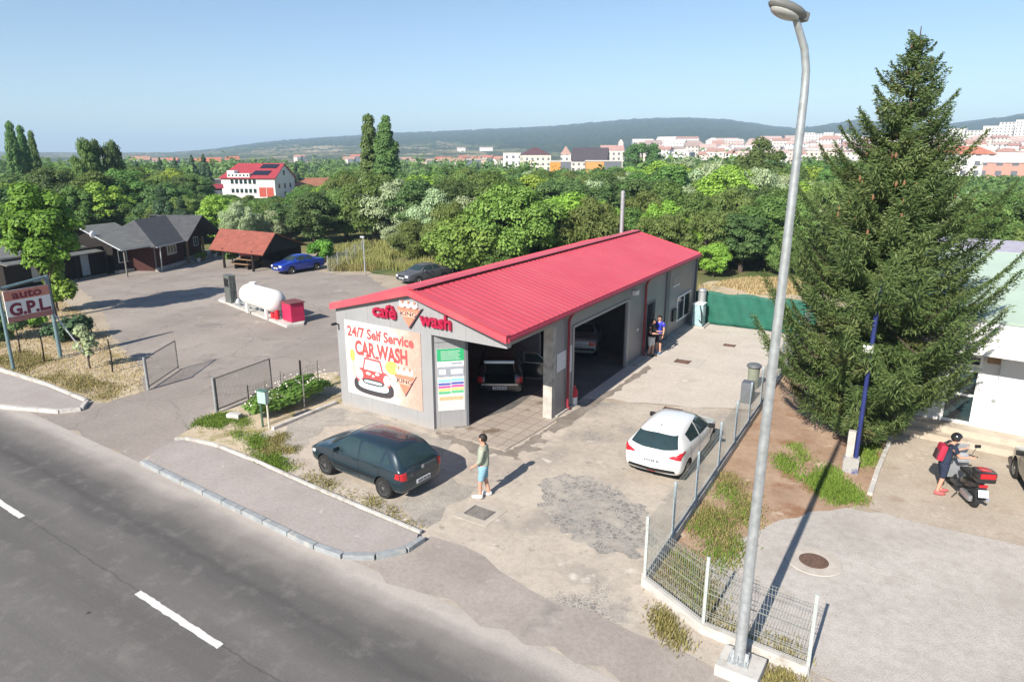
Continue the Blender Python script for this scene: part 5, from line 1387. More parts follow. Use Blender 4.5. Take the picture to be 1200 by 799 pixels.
mb = MB(); mb.ell(hc_, (0.32, 0.155, 0.09), 18, 10, rot=rot); mb.cbox(hc_ - AD * 0.20 - Vector((0, 0, 0.06)), (0.26, 0.15, 0.12), 0.03, rot=rot); mb.build('lamp_head', M('lamp_housing', (0.16, 0.16, 0.155), 0.5, 0.1), lp, True)
MB().ell(hc_ + AD * 0.04 - Vector((0, 0, 0.05)), (0.24, 0.125, 0.075), 16, 8, rot=rot).build('lamp_lens', M('lamp_lens', (0.42, 0.42, 0.40), 0.2, 0.05, coat=0.5), lp, True)
mb = MB(); mb.cbox((-1.66, 10.88, 0.09), (0.74, 0.66, 0.26), 0.02, -0.06); tag(mb.build('lamp_footing', MT['kerb']), 'square concrete footing block under the street lamp', 'footing')

# blue pole in front of the spruce
bp = empty('light_pole', (-0.67, 20.75, 0), 0, 'blue painted steel pole with a floodlight, strapped to a concrete stub before the spruce', 'pole')
bluem = M('blue_pole_paint', (0.020, 0.030, 0.13), 0.45, 0.15)
MB().tube([(0.05, 0, 0.1), (0.05, 0, 5.6)], 0.06, 10).build('pole', bluem, bp, True)
MB().cbox((-0.12, 0.02, 0.62), (0.20, 0.20, 1.25), 0.02).build('concrete_stub', MT['concrete'], bp)
mb = MB(); mb.cbox((-0.05, 0, 0.22), (0.42, 0.32, 0.48), 0.03); mb.build('painted_base', M('flaking_blue_base', (0.33, 0.32, 0.30), 0.85, 0.1, 3, bmp=0.3, dirt=((0.025, 0.035, 0.15), 3.2, 0.50)), bp)
MB().cbox((-0.02, -0.14, 3.75), (0.26, 0.10, 0.20), 0.02).build('floodlight', MT['white'], bp)
MB().tube([(0.05, 0, 3.7), (-0.02, -0.1, 3.7)], 0.018, 6).build('bracket', MT['steel'], bp)

# covers and drains
def square_drain(p, w, d, rz, label, margin=0.35, mat='iron', plm=None):
    r_ = empty('drain_cover', (p[0], p[1], 0.008), rz, label, 'drain cover')
    mb = MB()
    mb.bbox(-w / 2, w / 2, -d / 2, d / 2, -0.03, 0.012)
    for k in range(7):
        y = -d / 2 + 0.06 + (d - 0.12) * k / 6; mb.bbox(-w / 2 + 0.05, w / 2 - 0.05, y - 0.012, y + 0.012, 0.012, 0.022)
    for s_ in (-1, 1): mb.bbox(s_ * w / 2 - 0.018, s_ * w / 2 + 0.018, -d / 2, d / 2, 0.0125, 0.026); 
    mb.build('grate', MT[mat], r_)
    if margin:
        mb = MB(); mb.bbox(-w / 2 - margin, w / 2 + margin, -d / 2 - margin, d / 2 + margin, -0.05, 0.0035); mb.build('surround', plm or MT['concrete'], r_)
    return r_
pale_c = M('pale_patch_concrete', (0.40, 0.355, 0.30), 0.9, 0.12, 3, bmp=0.2)
square_drain((-8.73, 13.23), 0.62, 0.50, -0.05, 'square iron drain grate in the forecourt near the walking man', 0.22, 'iron', pale_c)
square_drain((-8.2, 29.04), 0.62, 0.55, 0, 'rusty square drain in a pale concrete patch on the yard before the doorway', 0.55, 'rust', M('bright_patch', (0.46, 0.42, 0.37), 0.9, 0.08))
square_drain((-6.74, 22.9), 0.62, 0.5, 0, 'rusty drain cover set in the gravel behind the white car', 0, 'rust')
square_drain((-7.04, 32.85), 0.5, 0.4, 0, 'small rusty drain cover near the green screen fence', 0, 'rust')
mh = empty('manhole_cover', (-1.0, 15.27, 0.0), 0, 'round rusty manhole cover in a concrete ring on the gravel lot', 'manhole')
mb = MB(); mb.lathe([(0.0, 0.020), (0.30, 0.020), (0.315, 0.012), (0.315, -0.02)], n=36)
for k in range(5):
    for j in range(5):
        if (k - 2) ** 2 + (j - 2) ** 2 < 6: mb.bbox((k - 2) * 0.1 - 0.03, (k - 2) * 0.1 + 0.03, (j - 2) * 0.1 - 0.03, (j - 2) * 0.1 + 0.03, 0.018, 0.028)
mb.build('iron_lid', MT['rust'], mh)
mb = MB(); mb.lathe([(0.318, -0.02), (0.318, 0.012), (0.40, 0.014), (0.58, 0.012), (0.62, -0.02)], n=36); mb.build('concrete_ring', M('ring_concrete', (0.43, 0.385, 0.335), 0.9, 0.12, 4), mh)

# ---------------------------------------------------------------- the gates, hedge stakes and meter box
def gate(p, q, z1, label):
    p = Vector(p); q = Vector(q); r_ = empty('yard_gate', (p.x, p.y, 0), 0, label, 'gate'); q = q - p; p = Vector((0, 0))
    L = q.length; d = q / L; a = math.atan2(d.y, d.x)
    mb = MB()
    mb.cyl((0, 0, 0.05), (0, 0, z1), 0.03, None, 8); mb.cyl((q.x, q.y, 0.05), (q.x, q.y, z1), 0.03, None, 8)
    for z in (0.12, z1): mb.cyl((0, 0, z), (q.x, q.y, z), 0.025, None, 8)
    mb.build('frame', MT['iron'], r_, True)
    mb = MB(); wire_panel(mb, (d.x * .03, d.y * .03), (q.x - d.x * .03, q.y - d.y * .03), 0.12, z1, 0.06, 0.06, 0.0022); mb.build('wire_panel', MT['iron'], r_)
    mb = MB(); mb.cyl((-d.x * 0.09, -d.y * 0.09, 0), (-d.x * 0.09, -d.y * 0.09, z1 + 0.06), 0.045, None, 10); mb.build('post', MT['steel'], r_, True)
gate((-20.73, 14.5), (-20.99, 17.14), 1.28, 'open wire gate leaf beside the hedge, nearer the car wash')
gate((-25.25, 14.75), (-26.6, 16.93), 1.28, 'open wire gate leaf at the edge of the dry verge below the sign')
mb_ = empty('meter_box', (-18.1, 14.38), 0.1, 'pale green meter box on two posts at the end of the hedge', 'meter box')
MB().cbox((0, 0, 1.10), (0.36, 0.18, 0.42), 0.015).build('box', M('pale_green_box', (0.30, 0.42, 0.38), 0.5, 0.12), mb_)
MB().cyl((-0.14, 0, 0), (-0.14, 0, 0.9), 0.035, None, 8).build('post', M('dark_green_post', (0.05, 0.11, 0.07), 0.6, 0.1), mb_, True)
MB().cyl((0.14, 0, 0), (0.14, 0, 0.9), 0.03, None, 8).build('post', M('cream_pipe', (0.50, 0.48, 0.40), 0.6, 0.1), mb_, True)
MB().cbox((0, 0, 1.33), (0.40, 0.22, 0.03), 0.008).build('roof', M('dark_green_cap', (0.08, 0.16, 0.12), 0.5, 0.1), mb_)
k = 0
for px, hgt, rr in (((318, 478), 1.05, .03), ((330, 482), 1.0, .025), ((340, 470), 1.15, .03), ((352, 462), 1.1, .05), ((366, 478), 1.25, .025), ((330, 470), .95, .025)):
    pass
for (b, a), hgt, rr in (((-19.55, 14.9), 1.15, .026), ((-19.5, 15.6), 1.1, .024), ((-19.6, 16.4), 1.2, .028), ((-19.4, 17.2), 1.45, .045), ((-18.3, 16.3), 1.35, .026), ((-19.45, 18.1), 1.2, .026), ((-18.35, 14.7), 1.0, .022)):
    o = MB().cyl((0, 0, 0), (0.02, 0.01, hgt), rr, rr * 0.8, 8).build('garden_stake', MT['iron'] if rr < .04 else MT['wood_dark'], None, False, (b, a, 0))
    tag(o, 'thin upright stake standing along the hedge behind the meter box' if rr < .04 else 'thick dark wooden post standing behind the hedge', 'stake' if rr < .04 else 'post', 'stakes along the hedge' if rr < .04 else None)
r_ = random.Random(8)
o = MB().cbox((0, 0, 0.10), (0.5, 0.28, 0.18), 0.06, 0.3).build('stone', MT['kerb'], None, True, (-19.74, 14.41) + (0,)); tag(o, 'pale rough stone block at the foot of the open gate by the hedge', 'stone')

# ---------------------------------------------------------------- roadside sign on the verge
S0, S1 = Vector((-33.0, 15.4)), Vector((-32.75, 13.35))
sg = empty('roadside_sign', (S0.x, S0.y, 0), 0, 'sign board reading auto G.P.L. in a tall steel frame on the dry verge', 'sign')
dS = S1 - S0; SPl = Plane((dS.x, dS.y), (-dS.x, -dS.y)); LS = dS.length
mb = MB(); mb.tube([(0, 0, 0), (0, 0, 3.78)], 0.085, 10); mb.tube([(dS.x, dS.y, 0), (dS.x, dS.y, 3.6)], 0.07, 10); mb.tube([(0, 0, 3.72), (dS.x, dS.y, 3.5)], 0.06, 8)
mb.build('steel_frame', M('blue_grey_steel', (0.13, 0.20, 0.22), 0.5, 0.15), sg, True)
mb = MB(); mb.tube([(0.02, 0, 2.1), (1.1, 0.6, 0)], 0.035, 6); mb.tube([(0, 0, 2.0), (-0.9, 0.5, 0)], 0.03, 6); mb.build('brace', MT['steel'], sg, True)
u0, u1, zb, zt = 0.10, LS - 0.06, 2.02, 3.38
mb = MB(); SPl.rect(mb, u0, u1, zb, zt, 0.05, 0.12, 0); SPl.rect(mb, u0, u1, zt - 0.43, zt, 0.121, 0.125, 1); SPl.rect(mb, u0, u1, zb, zb + 0.24, 0.121, 0.125, 2)
mb.build('sign_board', [MT['white'], M('sign_salmon', (0.55, 0.22, 0.16), 0.5, 0.15), M('sign_rust_band', (0.36, 0.16, 0.14), 0.6, 0.2)], sg)
mb = MB(); SPl.text(mb, 'auto', (u0 + u1) / 2, zt - 0.37, 0.5, 0.127, 0.012, 0.003, 1.25); SPl.text(mb, 'G.P.L.', (u0 + u1) / 2 + 0.05, zb + 0.29, 0.72, 0.127, 0.03, 0.003, 1.75)
mb.build('sign_letters', M('sign_dark_red', (0.18, 0.02, 0.045), 0.5, 0.1), sg)

# ---------------------------------------------------------------- gas filling island
ax0, ax1 = Vector((-33.25, 26.1)), Vector((-29.9, 25.3))
tk = empty('gas_tank', ((ax0.x + ax1.x) / 2, (ax0.y + ax1.y) / 2, 0.12), math.atan2(ax1.y - ax0.y, ax1.x - ax0.x), 'white horizontal liquid gas tank on legs on the concrete filling island', 'gas tank')
wt = M('tank_white', (0.74, 0.73, 0.70), 0.4, 0.05, 1.5, dirt=((0.55, 0.50, 0.44), 1.2, 0.62))
mb = MB(); r_t = 0.62
prof = [(0.0, -1.95), (0.22, -1.93), (0.42, -1.85), (0.56, -1.70), (r_t, -1.5), (r_t, 1.5), (0.56, 1.70), (0.42, 1.85), (0.22, 1.93), (0.0, 1.95)]
mb.lathe(prof, (0, 0, 0.98), 'X', 28); mb.build('vessel', wt, tk, True)
MB().cyl((-1.0, 0, 1.5), (-1.0, 0, 1.74), 0.2, None, 14).build('manway', wt, tk, True)
for x in (-1.15, 1.15):
    for s_ in (-1, 1): MB().cbox((x, 0.38 * s_, 0.28), (0.16, 0.14, 0.60), 0.015).build('leg', wt, tk)
mb = MB(); mb.tube([(-1.3, -0.1, 0.36), (-1.9, -0.2, 0.30), (-2.3, -0.2, 0.4)], 0.035, 6); mb.build('pipework', MT['steel'], tk, True)
d = Vector((-28.83, 24.86)) - Vector((-37.57, 27.34))
isl = MB().prism([(-37.47, 27.15), (-37.88, 27.85), (-28.65, 26.1), (-27.97, 25.34), (-28.32, 24.47)], -0.03, 0.12)
tag(isl.build('filling_island', MT['kerb']), kind='structure')
dp = empty('fuel_dispenser', (-36.0, 27.0, 0.12), -0.25, 'dark upright gas dispenser at the left end of the filling island', 'dispenser')
MB().cbox((0, 0, 0.85), (0.80, 0.42, 1.7), 0.03).build('housing', M('grey_dispenser', (0.10, 0.11, 0.10), 0.5, 0.3, 5), dp)
MB().box((0, -0.215, 1.25), (0.62, 0.012, 0.5)).build('display', MT['black'], dp)
MB().tube([(0.42, 0, 1.2), (0.65, -0.05, 0.6), (0.55, -0.1, 0.2), (0.44, 0, 0.8)], 0.025, 6).build('hose', MT['black'], dp, True)
hz = MB().lathe([(0.0, 0), (0.2, 0), (0.24, 0.2), (0.1, 0.42), (0.0, 0.45)], n=12).build('gas_bottle', MT['steel'], None, True, (-34.75, 26.55, 0.12)); tag(hz, 'small round grey vessel beside the dispenser', 'vessel')
cbn = empty('valve_cabinet', (-28.95, 25.55, 0.12), -0.25, 'crimson metal cabinet with a dark lid at the right end of the filling island', 'cabinet')
MB().cbox((0, 0, 0.52), (1.0, 0.8, 1.0), 0.02).build('cabinet_body', M('crimson_metal', (0.44, 0.02, 0.075), 0.45, 0.1), cbn); MB().cbox((0, 0.0, 1.05), (1.12, 0.92, 0.06), 0.012).build('lid', M('dull_red_lid', (0.16, 0.05, 0.05), 0.6, 0.15), cbn)
for k, (dx, dy) in enumerate(((0, 0), (0.42, -0.10))):
    e_ = empty('fire_extinguisher', (-30.35 + dx, 25.35 + dy, 0.12), 0, ['red fire extinguisher nearer the tank leg on the filling island', 'red fire extinguisher beside the crimson cabinet on the filling island'][k], 'extinguisher')
    MB().lathe([(0.0, 0), (0.13, 0), (0.14, 0.05), (0.14, 0.5), (0.09, 0.62), (0.0, 0.64)], n=14).build('cylinder', MT['red'], e_, True)
    MB().cbox((0, 0, 0.68), (0.06, 0.16, 0.08), 0.01).build('valve', MT['black'], e_)

# ---------------------------------------------------------------- timber houses on the far side of the yard
def roof_mat(name, col, row=0.25):
    m, t, p, out = nt(name)
    tc = t.nodes.new('ShaderNodeTexCoord')
    sp = t.nodes.new('ShaderNodeSeparateXYZ'); t.links.new(tc.outputs['Object'], sp.inputs[0])
    f = mathn(t, 'FRACT', mathn(t, 'DIVIDE', mathn(t, 'ADD', sp.outputs[2], mathn(t, 'MULTIPLY', noise(t, tc.outputs['Object'], 6, 2), 0.03)), row * 0.45))
    c = ramp(t, noise(t, tc.outputs['Object'], 2.2, 6, 0.7), [(0.3, c4(col, 0.75)), (0.7, c4(col, 1.3))])
    c = mixc(t, mathn(t, 'MULTIPLY', mathn(t, 'LESS_THAN', f, 0.2), 0.5), c, c4(col, 0.45))
    t.links.new(c, p.inputs['Base Color']); p.inputs['Roughness'].default_value = 0.85
    bump(t, p, f, 0.4, 0.02)
    return m
SH = roof_mat('grey_shingle', (0.135, 0.138, 0.130)); SH2 = roof_mat('dark_slate', (0.062, 0.064, 0.070)); TL = roof_mat('red_brown_shingle', (0.24, 0.07, 0.048), 0.2)
wd, wr2 = MT['wood_dark'], MT['wood_red']
def win(parent, x0, x1, z0, z1, y, panes=2, frame=None):
    mb = MB(); t = 0.05
    mb.bbox(x0, x1, y - 0.05, y, z1 - t, z1); mb.bbox(x0, x1, y - 0.05, y, z0, z0 + t); mb.bbox(x0, x0 + t, y - 0.05, y, z0 + t, z1 - t); mb.bbox(x1 - t, x1, y - 0.05, y, z0 + t, z1 - t)
    for k in range(1, panes):
        c = x0 + (x1 - x0) * k / panes; mb.bbox(c - 0.02, c + 0.02, y - 0.045, y, z0 + t, z1 - t)
    w = mb.build('window', frame or MT['white'], parent)
    MB().bbox(x0 + t, x1 - t, y - 0.02, y - 0.005, z0 + t, z1 - t).build('pane', MT['glass'], w)
    return w
# frames: x along the frontage, y back from the yard
A1 = math.atan2(0.973, -0.23)
h1 = empty('timber_house', (-52.2, 24.6, 0), A1, 'dark timber house with a grey shingle gable roof and white window, left of the row', 'house')
mb = MB(); mb.bbox(5.5, 8.6, 0.0, 5.0, 0, 2.3); mb.add([(5.5, -1.6, 2.2), (5.5, 5.0, 2.303), (5.5, 2.5, 3.45), (5.58, -1.6, 2.2), (5.58, 5.0, 2.303), (5.58, 2.5, 3.45)], [(0, 1, 2), (5, 4, 3), (0, 2, 5, 3), (1, 4, 5, 2), (0, 3, 4, 1)]); mb.build('wall', wd, h1)
mb = MB(); mb.slab([(4.1, -2.3, 2.12), (7.6, -2.3, 2.12), (8.4, 2.5, 3.62), (4.9, 2.5, 3.62)], 0.09); mb.slab([(4.9, 2.5, 3.62), (8.4, 2.5, 3.62), (8.4, 6.5, 2.2), (4.9, 6.5, 2.2)], 0.09); mb.build('roof', SH, h1)
mb = MB(); mb.tube([(4.08, -2.32, 2.06), (4.88, 2.5, 3.56)], 0.05, 5); mb.tube([(4.1, -2.36, 2.06), (7.6, -2.36, 2.06)], 0.05, 6); mb.build('gutter', MT['steel'], h1)
win(h1, 5.9, 7.5, 0.75, 1.75, -0.003, 2)
mb = MB(); mb.cyl((7.4, -2.15, 0), (7.4, -2.15, 2.05), 0.06, None, 6); mb.cyl((4.5, -2.15, 0), (4.5, -2.15, 2.05), 0.07, None, 6); mb.build('porch_post', MT['iron'], h1)
mb = MB(); mb.bbox(5.4, 8.6, -0.4, -0.003, 0, 0.22); mb.build('stone_plinth', MT['concrete'], h1)
MB().ell((4.5, 0.6, 3.1), (0.28, 0.1, 0.28), 12, 8).build('satellite_dish', MT['white'], h1, True)
an = empty('timber_annexe', (-52.2, 24.6, 0), A1, 'low dark timber annexe with a pale blue door under the big leafy tree', 'shed')
mb = MB(); mb.bbox(-2.5, 5.45, 0.9, 5.2, 0, 2.1); mb.build('wall', wd, an)
mb = MB(); mb.slab([(-2.8, 0.1, 1.85), (4.8, 0.1, 1.85), (4.8, 5.4, 2.7), (-2.8, 5.4, 2.7)], 0.08); mb.build('roof', SH, an)
MB().bbox(3.35, 4.0, 0.84, 0.897, 0.1, 1.75).build('door', M('pale_blue_door', (0.30, 0.37, 0.42), 0.6, 0.1), an)
MB().bbox(-0.6, 0.5, 0.85, 0.897, 0.3, 1.7).build('door', M('pale_grey_door', (0.40, 0.40, 0.36), 0.6, 0.1), an)
mb = MB()
for x in (0.9, 2.4, 5.0): mb.cyl((x, 0.2, 0), (x, 0.2, 1.85), 0.07, None, 6)
mb.build('porch_post', wd, an)
A2 = math.atan2(0.888, -0.46)
h2 = empty('timber_house', (-51.7, 32.1, 0), A2, 'red-brown timber house with a dark slate hip roof and gabled porch, middle of the row', 'house')
mb = MB(); mb.bbox(0.2, 4.6, 0.0, 4.6, 0, 2.05); mb.bbox(4.603, 10.0, 1.2, 4.6, 0, 2.05); mb.build('wall', wr2, h2)
RX = 6.75
mb = MB()
mb.slab([(-0.5, -0.6, 1.98), (4.4, -0.6, 1.98), (RX, 2.4, 3.85), (2.0, 2.4, 3.85)], 0.08)
mb.slab([(-0.5, 5.2, 1.98), (-0.5, -0.6, 1.98), (2.0, 2.4, 3.85)], 0.08)
mb.slab([(10.4, 5.2, 1.98), (-0.5, 5.2, 1.98), (2.0, 2.4, 3.85), (RX, 2.4, 3.85)], 0.08)
mb.build('roof', SH2, h2)
mb = MB()
mb.slab([(3.7, -0.9, 1.95), (RX, -0.9, 3.86), (RX, 3.2, 3.86), (4.4, 2.0, 2.35)], 0.08)
mb.slab([(RX, -0.9, 3.86), (10.4, -0.9, 1.80), (10.4, 4.0, 1.80), (RX, 4.0, 3.86)], 0.08)
mb.build('porch_roof', SH2, h2)
MB().slab([(4.4, 0.55, 2.07), (9.6, 0.55, 2.07), (RX, 0.55, 3.7)], 0.06).build('gable_board', wr2, h2)
win(h2, 2.0, 3.4, 1.0, 1.75, -0.003, 3)
win(h2, 8.6, 9.4, 0.9, 1.7, 1.197, 2)
for x in (4.45, 7.2, 9.9): MB().cbox((x, -0.4, 0.98), (0.15, 0.15, 1.95), 0.015).build('porch_post', MT['wood'], h2)
MB().bbox(0.0, 4.75, -0.25, -0.003, 0, 0.25).build('stone_plinth', MT['concrete'], h2)
MB().bbox(4.78, 10.3, -0.7, 1.19, 0, 0.14).build('porch_step', MT['concrete'], h2)
MB().bbox(6.2, 7.1, 1.15, 1.197, 0.14, 1.9).build('door', wd, h2)
mb = MB(); mb.tube([(0.0, -0.62, 1.95), (0.0, -0.55, 0)], 0.05, 6); mb.tube([(-0.5, -0.64, 1.96), (4.3, -0.64, 1.96)], 0.05, 6); mb.build('downpipe', MT['steel'], h2)
# open pavilion
E0, E1 = Vector((-50.0, 35.86) + (1.45,)), Vector((-43.35, 35.72) + (1.45,)); R0, R1 = Vector((-51.22, 38.07) + (2.9,)), Vector((-44.25, 37.92) + (2.9,))
pv = empty('open_pavilion', (E1.x, E1.y, 0), 0, 'open timber pavilion with a wide red-brown shingle roof', 'pavilion')
O = Vector((E1.x, E1.y, 0))
K1 = Vector((-44.98, 42.03) + (1.45,)); K0 = K1 + (E0 - E1)
mb = MB(); mb.slab([E0 - O, E1 - O, R1 - O, R0 - O], 0.09); mb.slab([R0 - O, R1 - O, K1 - O, K0 - O], 0.09); mb.build('roof', TL, pv)
mb = MB()
for P in (E0.lerp(E1, 0.22), E0.lerp(E1, 0.82), K0.lerp(K1, 0.12), K0.lerp(K1, 0.88)):
    m_ = (R0 + R1) / 2; q = P.lerp(Vector((m_.x, m_.y, P.z)), 0.10) - O
    MB().cyl((q.x, q.y, 0), (q.x, q.y, 1.62), 0.11, 0.09, 8).build('post', wd, pv)
mb = MB()
a0, a1 = E1.lerp(R1, 0.06) - O, K1.lerp(R1, 0.06) - O
MB().slab([E1.lerp(R1, .08) - O - Vector((.2, 0, .1)), R1 - O - Vector((.2, 0, .12)), K1.lerp(R1, .08) - O - Vector((.2, 0, .1))], 0.05).build('gable_board', wd, pv)
m0, m1 = (E0.lerp(K0, 0.8) - O), (E1.lerp(K1, 0.8) - O)
MB().slab([Vector((m0.x, m0.y, 0)), Vector((m1.x, m1.y, 0)), Vector((m1.x, m1.y, 1.5)), Vector((m0.x, m0.y, 1.5))], 0.06).build('back_wall', wd, pv)
c_ = (E0 + E1 + K0 + K1) / 4
pt = empty('picnic_table', (E0.x * .45 + E1.x * .55 - 0.4, E0.y * .5 + E1.y * .5 + 1.2, 0), 0.1, 'brown wooden table with benches under the front edge of the pavilion', 'table')
MB().cbox((0, 0, 0.72), (1.8, 0.8, 0.06), 0.01).build('tabletop', MT['wood'], pt)
for s_ in (-1, 1):
    MB().cbox((0, 0.75 * s_, 0.42), (1.8, 0.3, 0.05), 0.01).build('bench_seat', MT['wood'], pt)
    MB().cbox((0.7 * s_, 0, 0.35), (0.08, 1.5, 0.69), 0.01).build('trestle', wd, pt)
rm = empty('red_machine', (E0.x * .62 + E1.x * .38, E0.y * .5 + E1.y * .5 + 2.0, 0), 0, 'faded red and white kiosk fridge standing inside the pavilion', 'kiosk')
MB().cbox((0, 0, 0.8), (1.5, 0.7, 1.55), 0.03).build('cabinet', M('faded_red', (0.42, 0.13, 0.13), 0.5, 0.2, 3), rm); MB().cbox((0, -0.36, 0.55), (1.1, 0.03, 0.6), 0.01).build('door', wd, rm)
r_ = random.Random(2)
for k, (x, y) in enumerate(((5.2, -0.9), (5.7, -1.0), (6.3, -0.85), (8.2, -0.9), (9.2, -1.0), (9.8, -0.9))):
    m = Matrix.Rotation(A2, 4, 'Z'); p = Vector((-51.7, 32.1, 0)) + m @ Vector((x, y, 0))
    pot = empty('plant_pot', p, r_.uniform(0, 6), 'small potted plant on the step of the red-brown house porch', 'potted plant', 'potted plants along the porch step')
    MB().lathe([(0.0, 0), (0.13, 0), (0.19, 0.3), (0.17, 0.31), (0.15, 0.26), (0, 0.26)], n=12).build('pot', [MT['white'], MT['wood'], MT['concrete']][k % 3], pot, True)

# ---------------------------------------------------------------- the shop on the right
S_O, S_D = (0.25, 25.62), (1, -0.13)
SPn = Plane(S_O, S_D)
sh = empty('white_shop', (S_O[0], S_O[1], 0), math.atan2(S_D[1], S_D[0]), 'white shop with glazed door, canopy and pale green roof at the right edge', 'shop')
W_ = M('white_render', (0.58, 0.585, 0.585), 0.7, 0.03, 1.5)
MB().bbox(0, 26, 0, 12, 0, 4.0).build('wall', W_, sh)
mb = MB(); mb.bbox(-0.3, 26, -1.0, -0.003, 3.18, 4.12); mb.build('fascia', M('fascia_white', (0.60, 0.60, 0.595), 0.5, 0.03), sh)
mb = MB(); mb.bbox(-0.35, 26, -1.25, -1.003, 3.10, 3.24); mb.build('gutter', MT['white_metal'], sh)
mb = MB(); mb.slab([(-0.4, -1.05, 4.14), (26, -1.05, 4.14), (26, 6.5, 5.78), (-0.4, 6.5, 5.78)], 0.07); mb.slab([(-0.4, 6.5, 5.78), (26, 6.5, 5.78), (26, 13, 4.2), (-0.4, 13, 4.2)], 0.07); mb.build('roof', M('pale_green_roof', (0.36, 0.45, 0.38), 0.55, 0.08, 0.8), sh)
mb = MB(); mb.slab([(-0.4, 5.2, 5.515), (26, 5.2, 5.515), (26, 6.5, 5.80), (-0.4, 6.5, 5.80)], 0.03); mb.build('ridge_sheet', M('lilac_grey_sheet', (0.33, 0.32, 0.38), 0.5, 0.1), sh)
def shopwin(x0, x1, z0, z1, splits, name='window'):
    mb = MB(); t = 0.07
    mb.bbox(x0, x1, -0.06, -0.002, z1 - t, z1); mb.bbox(x0, x1, -0.06, -0.002, z0, z0 + t); mb.bbox(x0, x0 + t, -0.06, -0.002, z0 + t, z1 - t); mb.bbox(x1 - t, x1, -0.06, -0.002, z0 + t, z1 - t)
    zs = [z0 + t] + splits + [z1 - t]
    for z in splits: mb.bbox(x0 + t, x1 - t, -0.055, -0.002, z - 0.035, z + 0.035)
    w = mb.build(name, MT['white'], sh)
    MB().bbox(x0 + t, x1 - t, -0.025, -0.004, z0 + t, z1 - t).build('pane', MT['glass'], w)
    return w
shopwin(1.28, 2.16, 0.50, 2.32, [1.45], 'door')
shopwin(0.22, 1.08, 0.72, 1.75, [])
shopwin(0.22, 1.08, 1.80, 2.34, [])
shopwin(1.10, 2.16, 2.42, 2.80, [])
mb = MB(); mb.bbox(2.62, 2.645, -0.06, -0.003, 2.15, 2.6); mb.build('wall_bracket', MT['steel'], sh)
mb = MB(); mb.cbox((2.45, -0.14, 2.78), (0.34, 0.24, 0.26), 0.02); mb.build('wall_lamp', MT['wood'], sh)
mb = MB(); mb.cyl((2.62, 0, 1.42), (2.62, -0.04, 1.42), 0.06, None, 12); mb.build('vent', MT['steel'], sh)
def stone_mat():
    m, t, p, out = nt('stone_tile_step')
    tc = t.nodes.new('ShaderNodeTexCoord')
    b = t.nodes.new('ShaderNodeTexBrick'); b.inputs['Scale'].default_value = 1; b.inputs['Brick Width'].default_value = 0.6; b.inputs['Row Height'].default_value = 0.24; b.inputs['Mortar Size'].default_value = 0.006
    b.inputs['Color1'].default_value = (0.48, 0.42, 0.34, 1); b.inputs['Color2'].default_value = (0.36, 0.30, 0.235, 1); b.inputs['Mortar'].default_value = (0.42, 0.38, 0.33, 1); b.offset = 0.35
    sp = t.nodes.new('ShaderNodeSeparateXYZ'); t.links.new(tc.outputs['Object'], sp.inputs[0]); cb_ = t.nodes.new('ShaderNodeCombineXYZ')
    t.links.new(sp.outputs[0], cb_.inputs[0]); t.links.new(mathn(t, 'SUBTRACT', sp.outputs[2], sp.outputs[1]), cb_.inputs[1]); t.links.new(cb_.outputs[0], b.inputs[0])
    t.links.new(mixc(t, 0.5, b.outputs[0], ramp(t, noise(t, tc.outputs['Object'], 4, 5), [(0.3, (0.7, 0.7, 0.7)), (0.6, (1, 1, 1))]), 'MULTIPLY'), p.inputs['Base Color']); p.inputs['Roughness'].default_value = 0.7
    return m
st_ = stone_mat()
mb = MB(); mb.bbox(-0.2, 26, -0.55, -0.004, 0, 0.44); mb.bbox(-0.2, 26, -0.95, -0.553, 0, 0.22); mb.build('stone_steps', st_, sh)

# ---------------------------------------------------------------- trees and plants
def mesh_np(name, V, F4, mats, mi=None):
    me = bpy.data.meshes.new(name)
    n, k = len(V), len(F4)
    me.vertices.add(n); me.vertices.foreach_set('co', np.ascontiguousarray(V, dtype=np.float32).ravel())
    me.loops.add(k * 4); me.loops.foreach_set('vertex_index', np.ascontiguousarray(F4, dtype=np.int32).ravel())
    me.polygons.add(k); me.polygons.foreach_set('loop_start', np.arange(0, k * 4, 4, dtype=np.int32))
    try: me.polygons.foreach_set('loop_total', np.full(k, 4, dtype=np.int32))
    except Exception: pass
    for m in mats: me.materials.append(m)
    if mi is not None: me.polygons.foreach_set('material_index', np.asarray(mi, dtype=np.int32))
    me.update(calc_edges=True)
    return me
def unit(a): return a / (np.linalg.norm(a, axis=1, keepdims=True) + 1e-9)
def quads(P, N, L, W, rs, T=None):
    """leaf quads at P facing N; long side T (random when None)"""
    n = len(P)
    if T is None: T = rs.normal(size=(n, 3))
    T = unit(T - N * np.sum(T * N, axis=1, keepdims=True)); B = np.cross(N, T)
    L = np.broadcast_to(np.asarray(L, dtype=float).reshape(-1, 1), (n, 1)); W = np.broadcast_to(np.asarray(W, dtype=float).reshape(-1, 1), (n, 1))
    V = np.empty((n, 4, 3))
    V[:, 0] = P - T * L * 0.5; V[:, 1] = P + B * W * 0.5; V[:, 2] = P + T * L * 0.5; V[:, 3] = P - B * W * 0.5
    return V.reshape(-1, 3), np.arange(n * 4).reshape(n, 4)
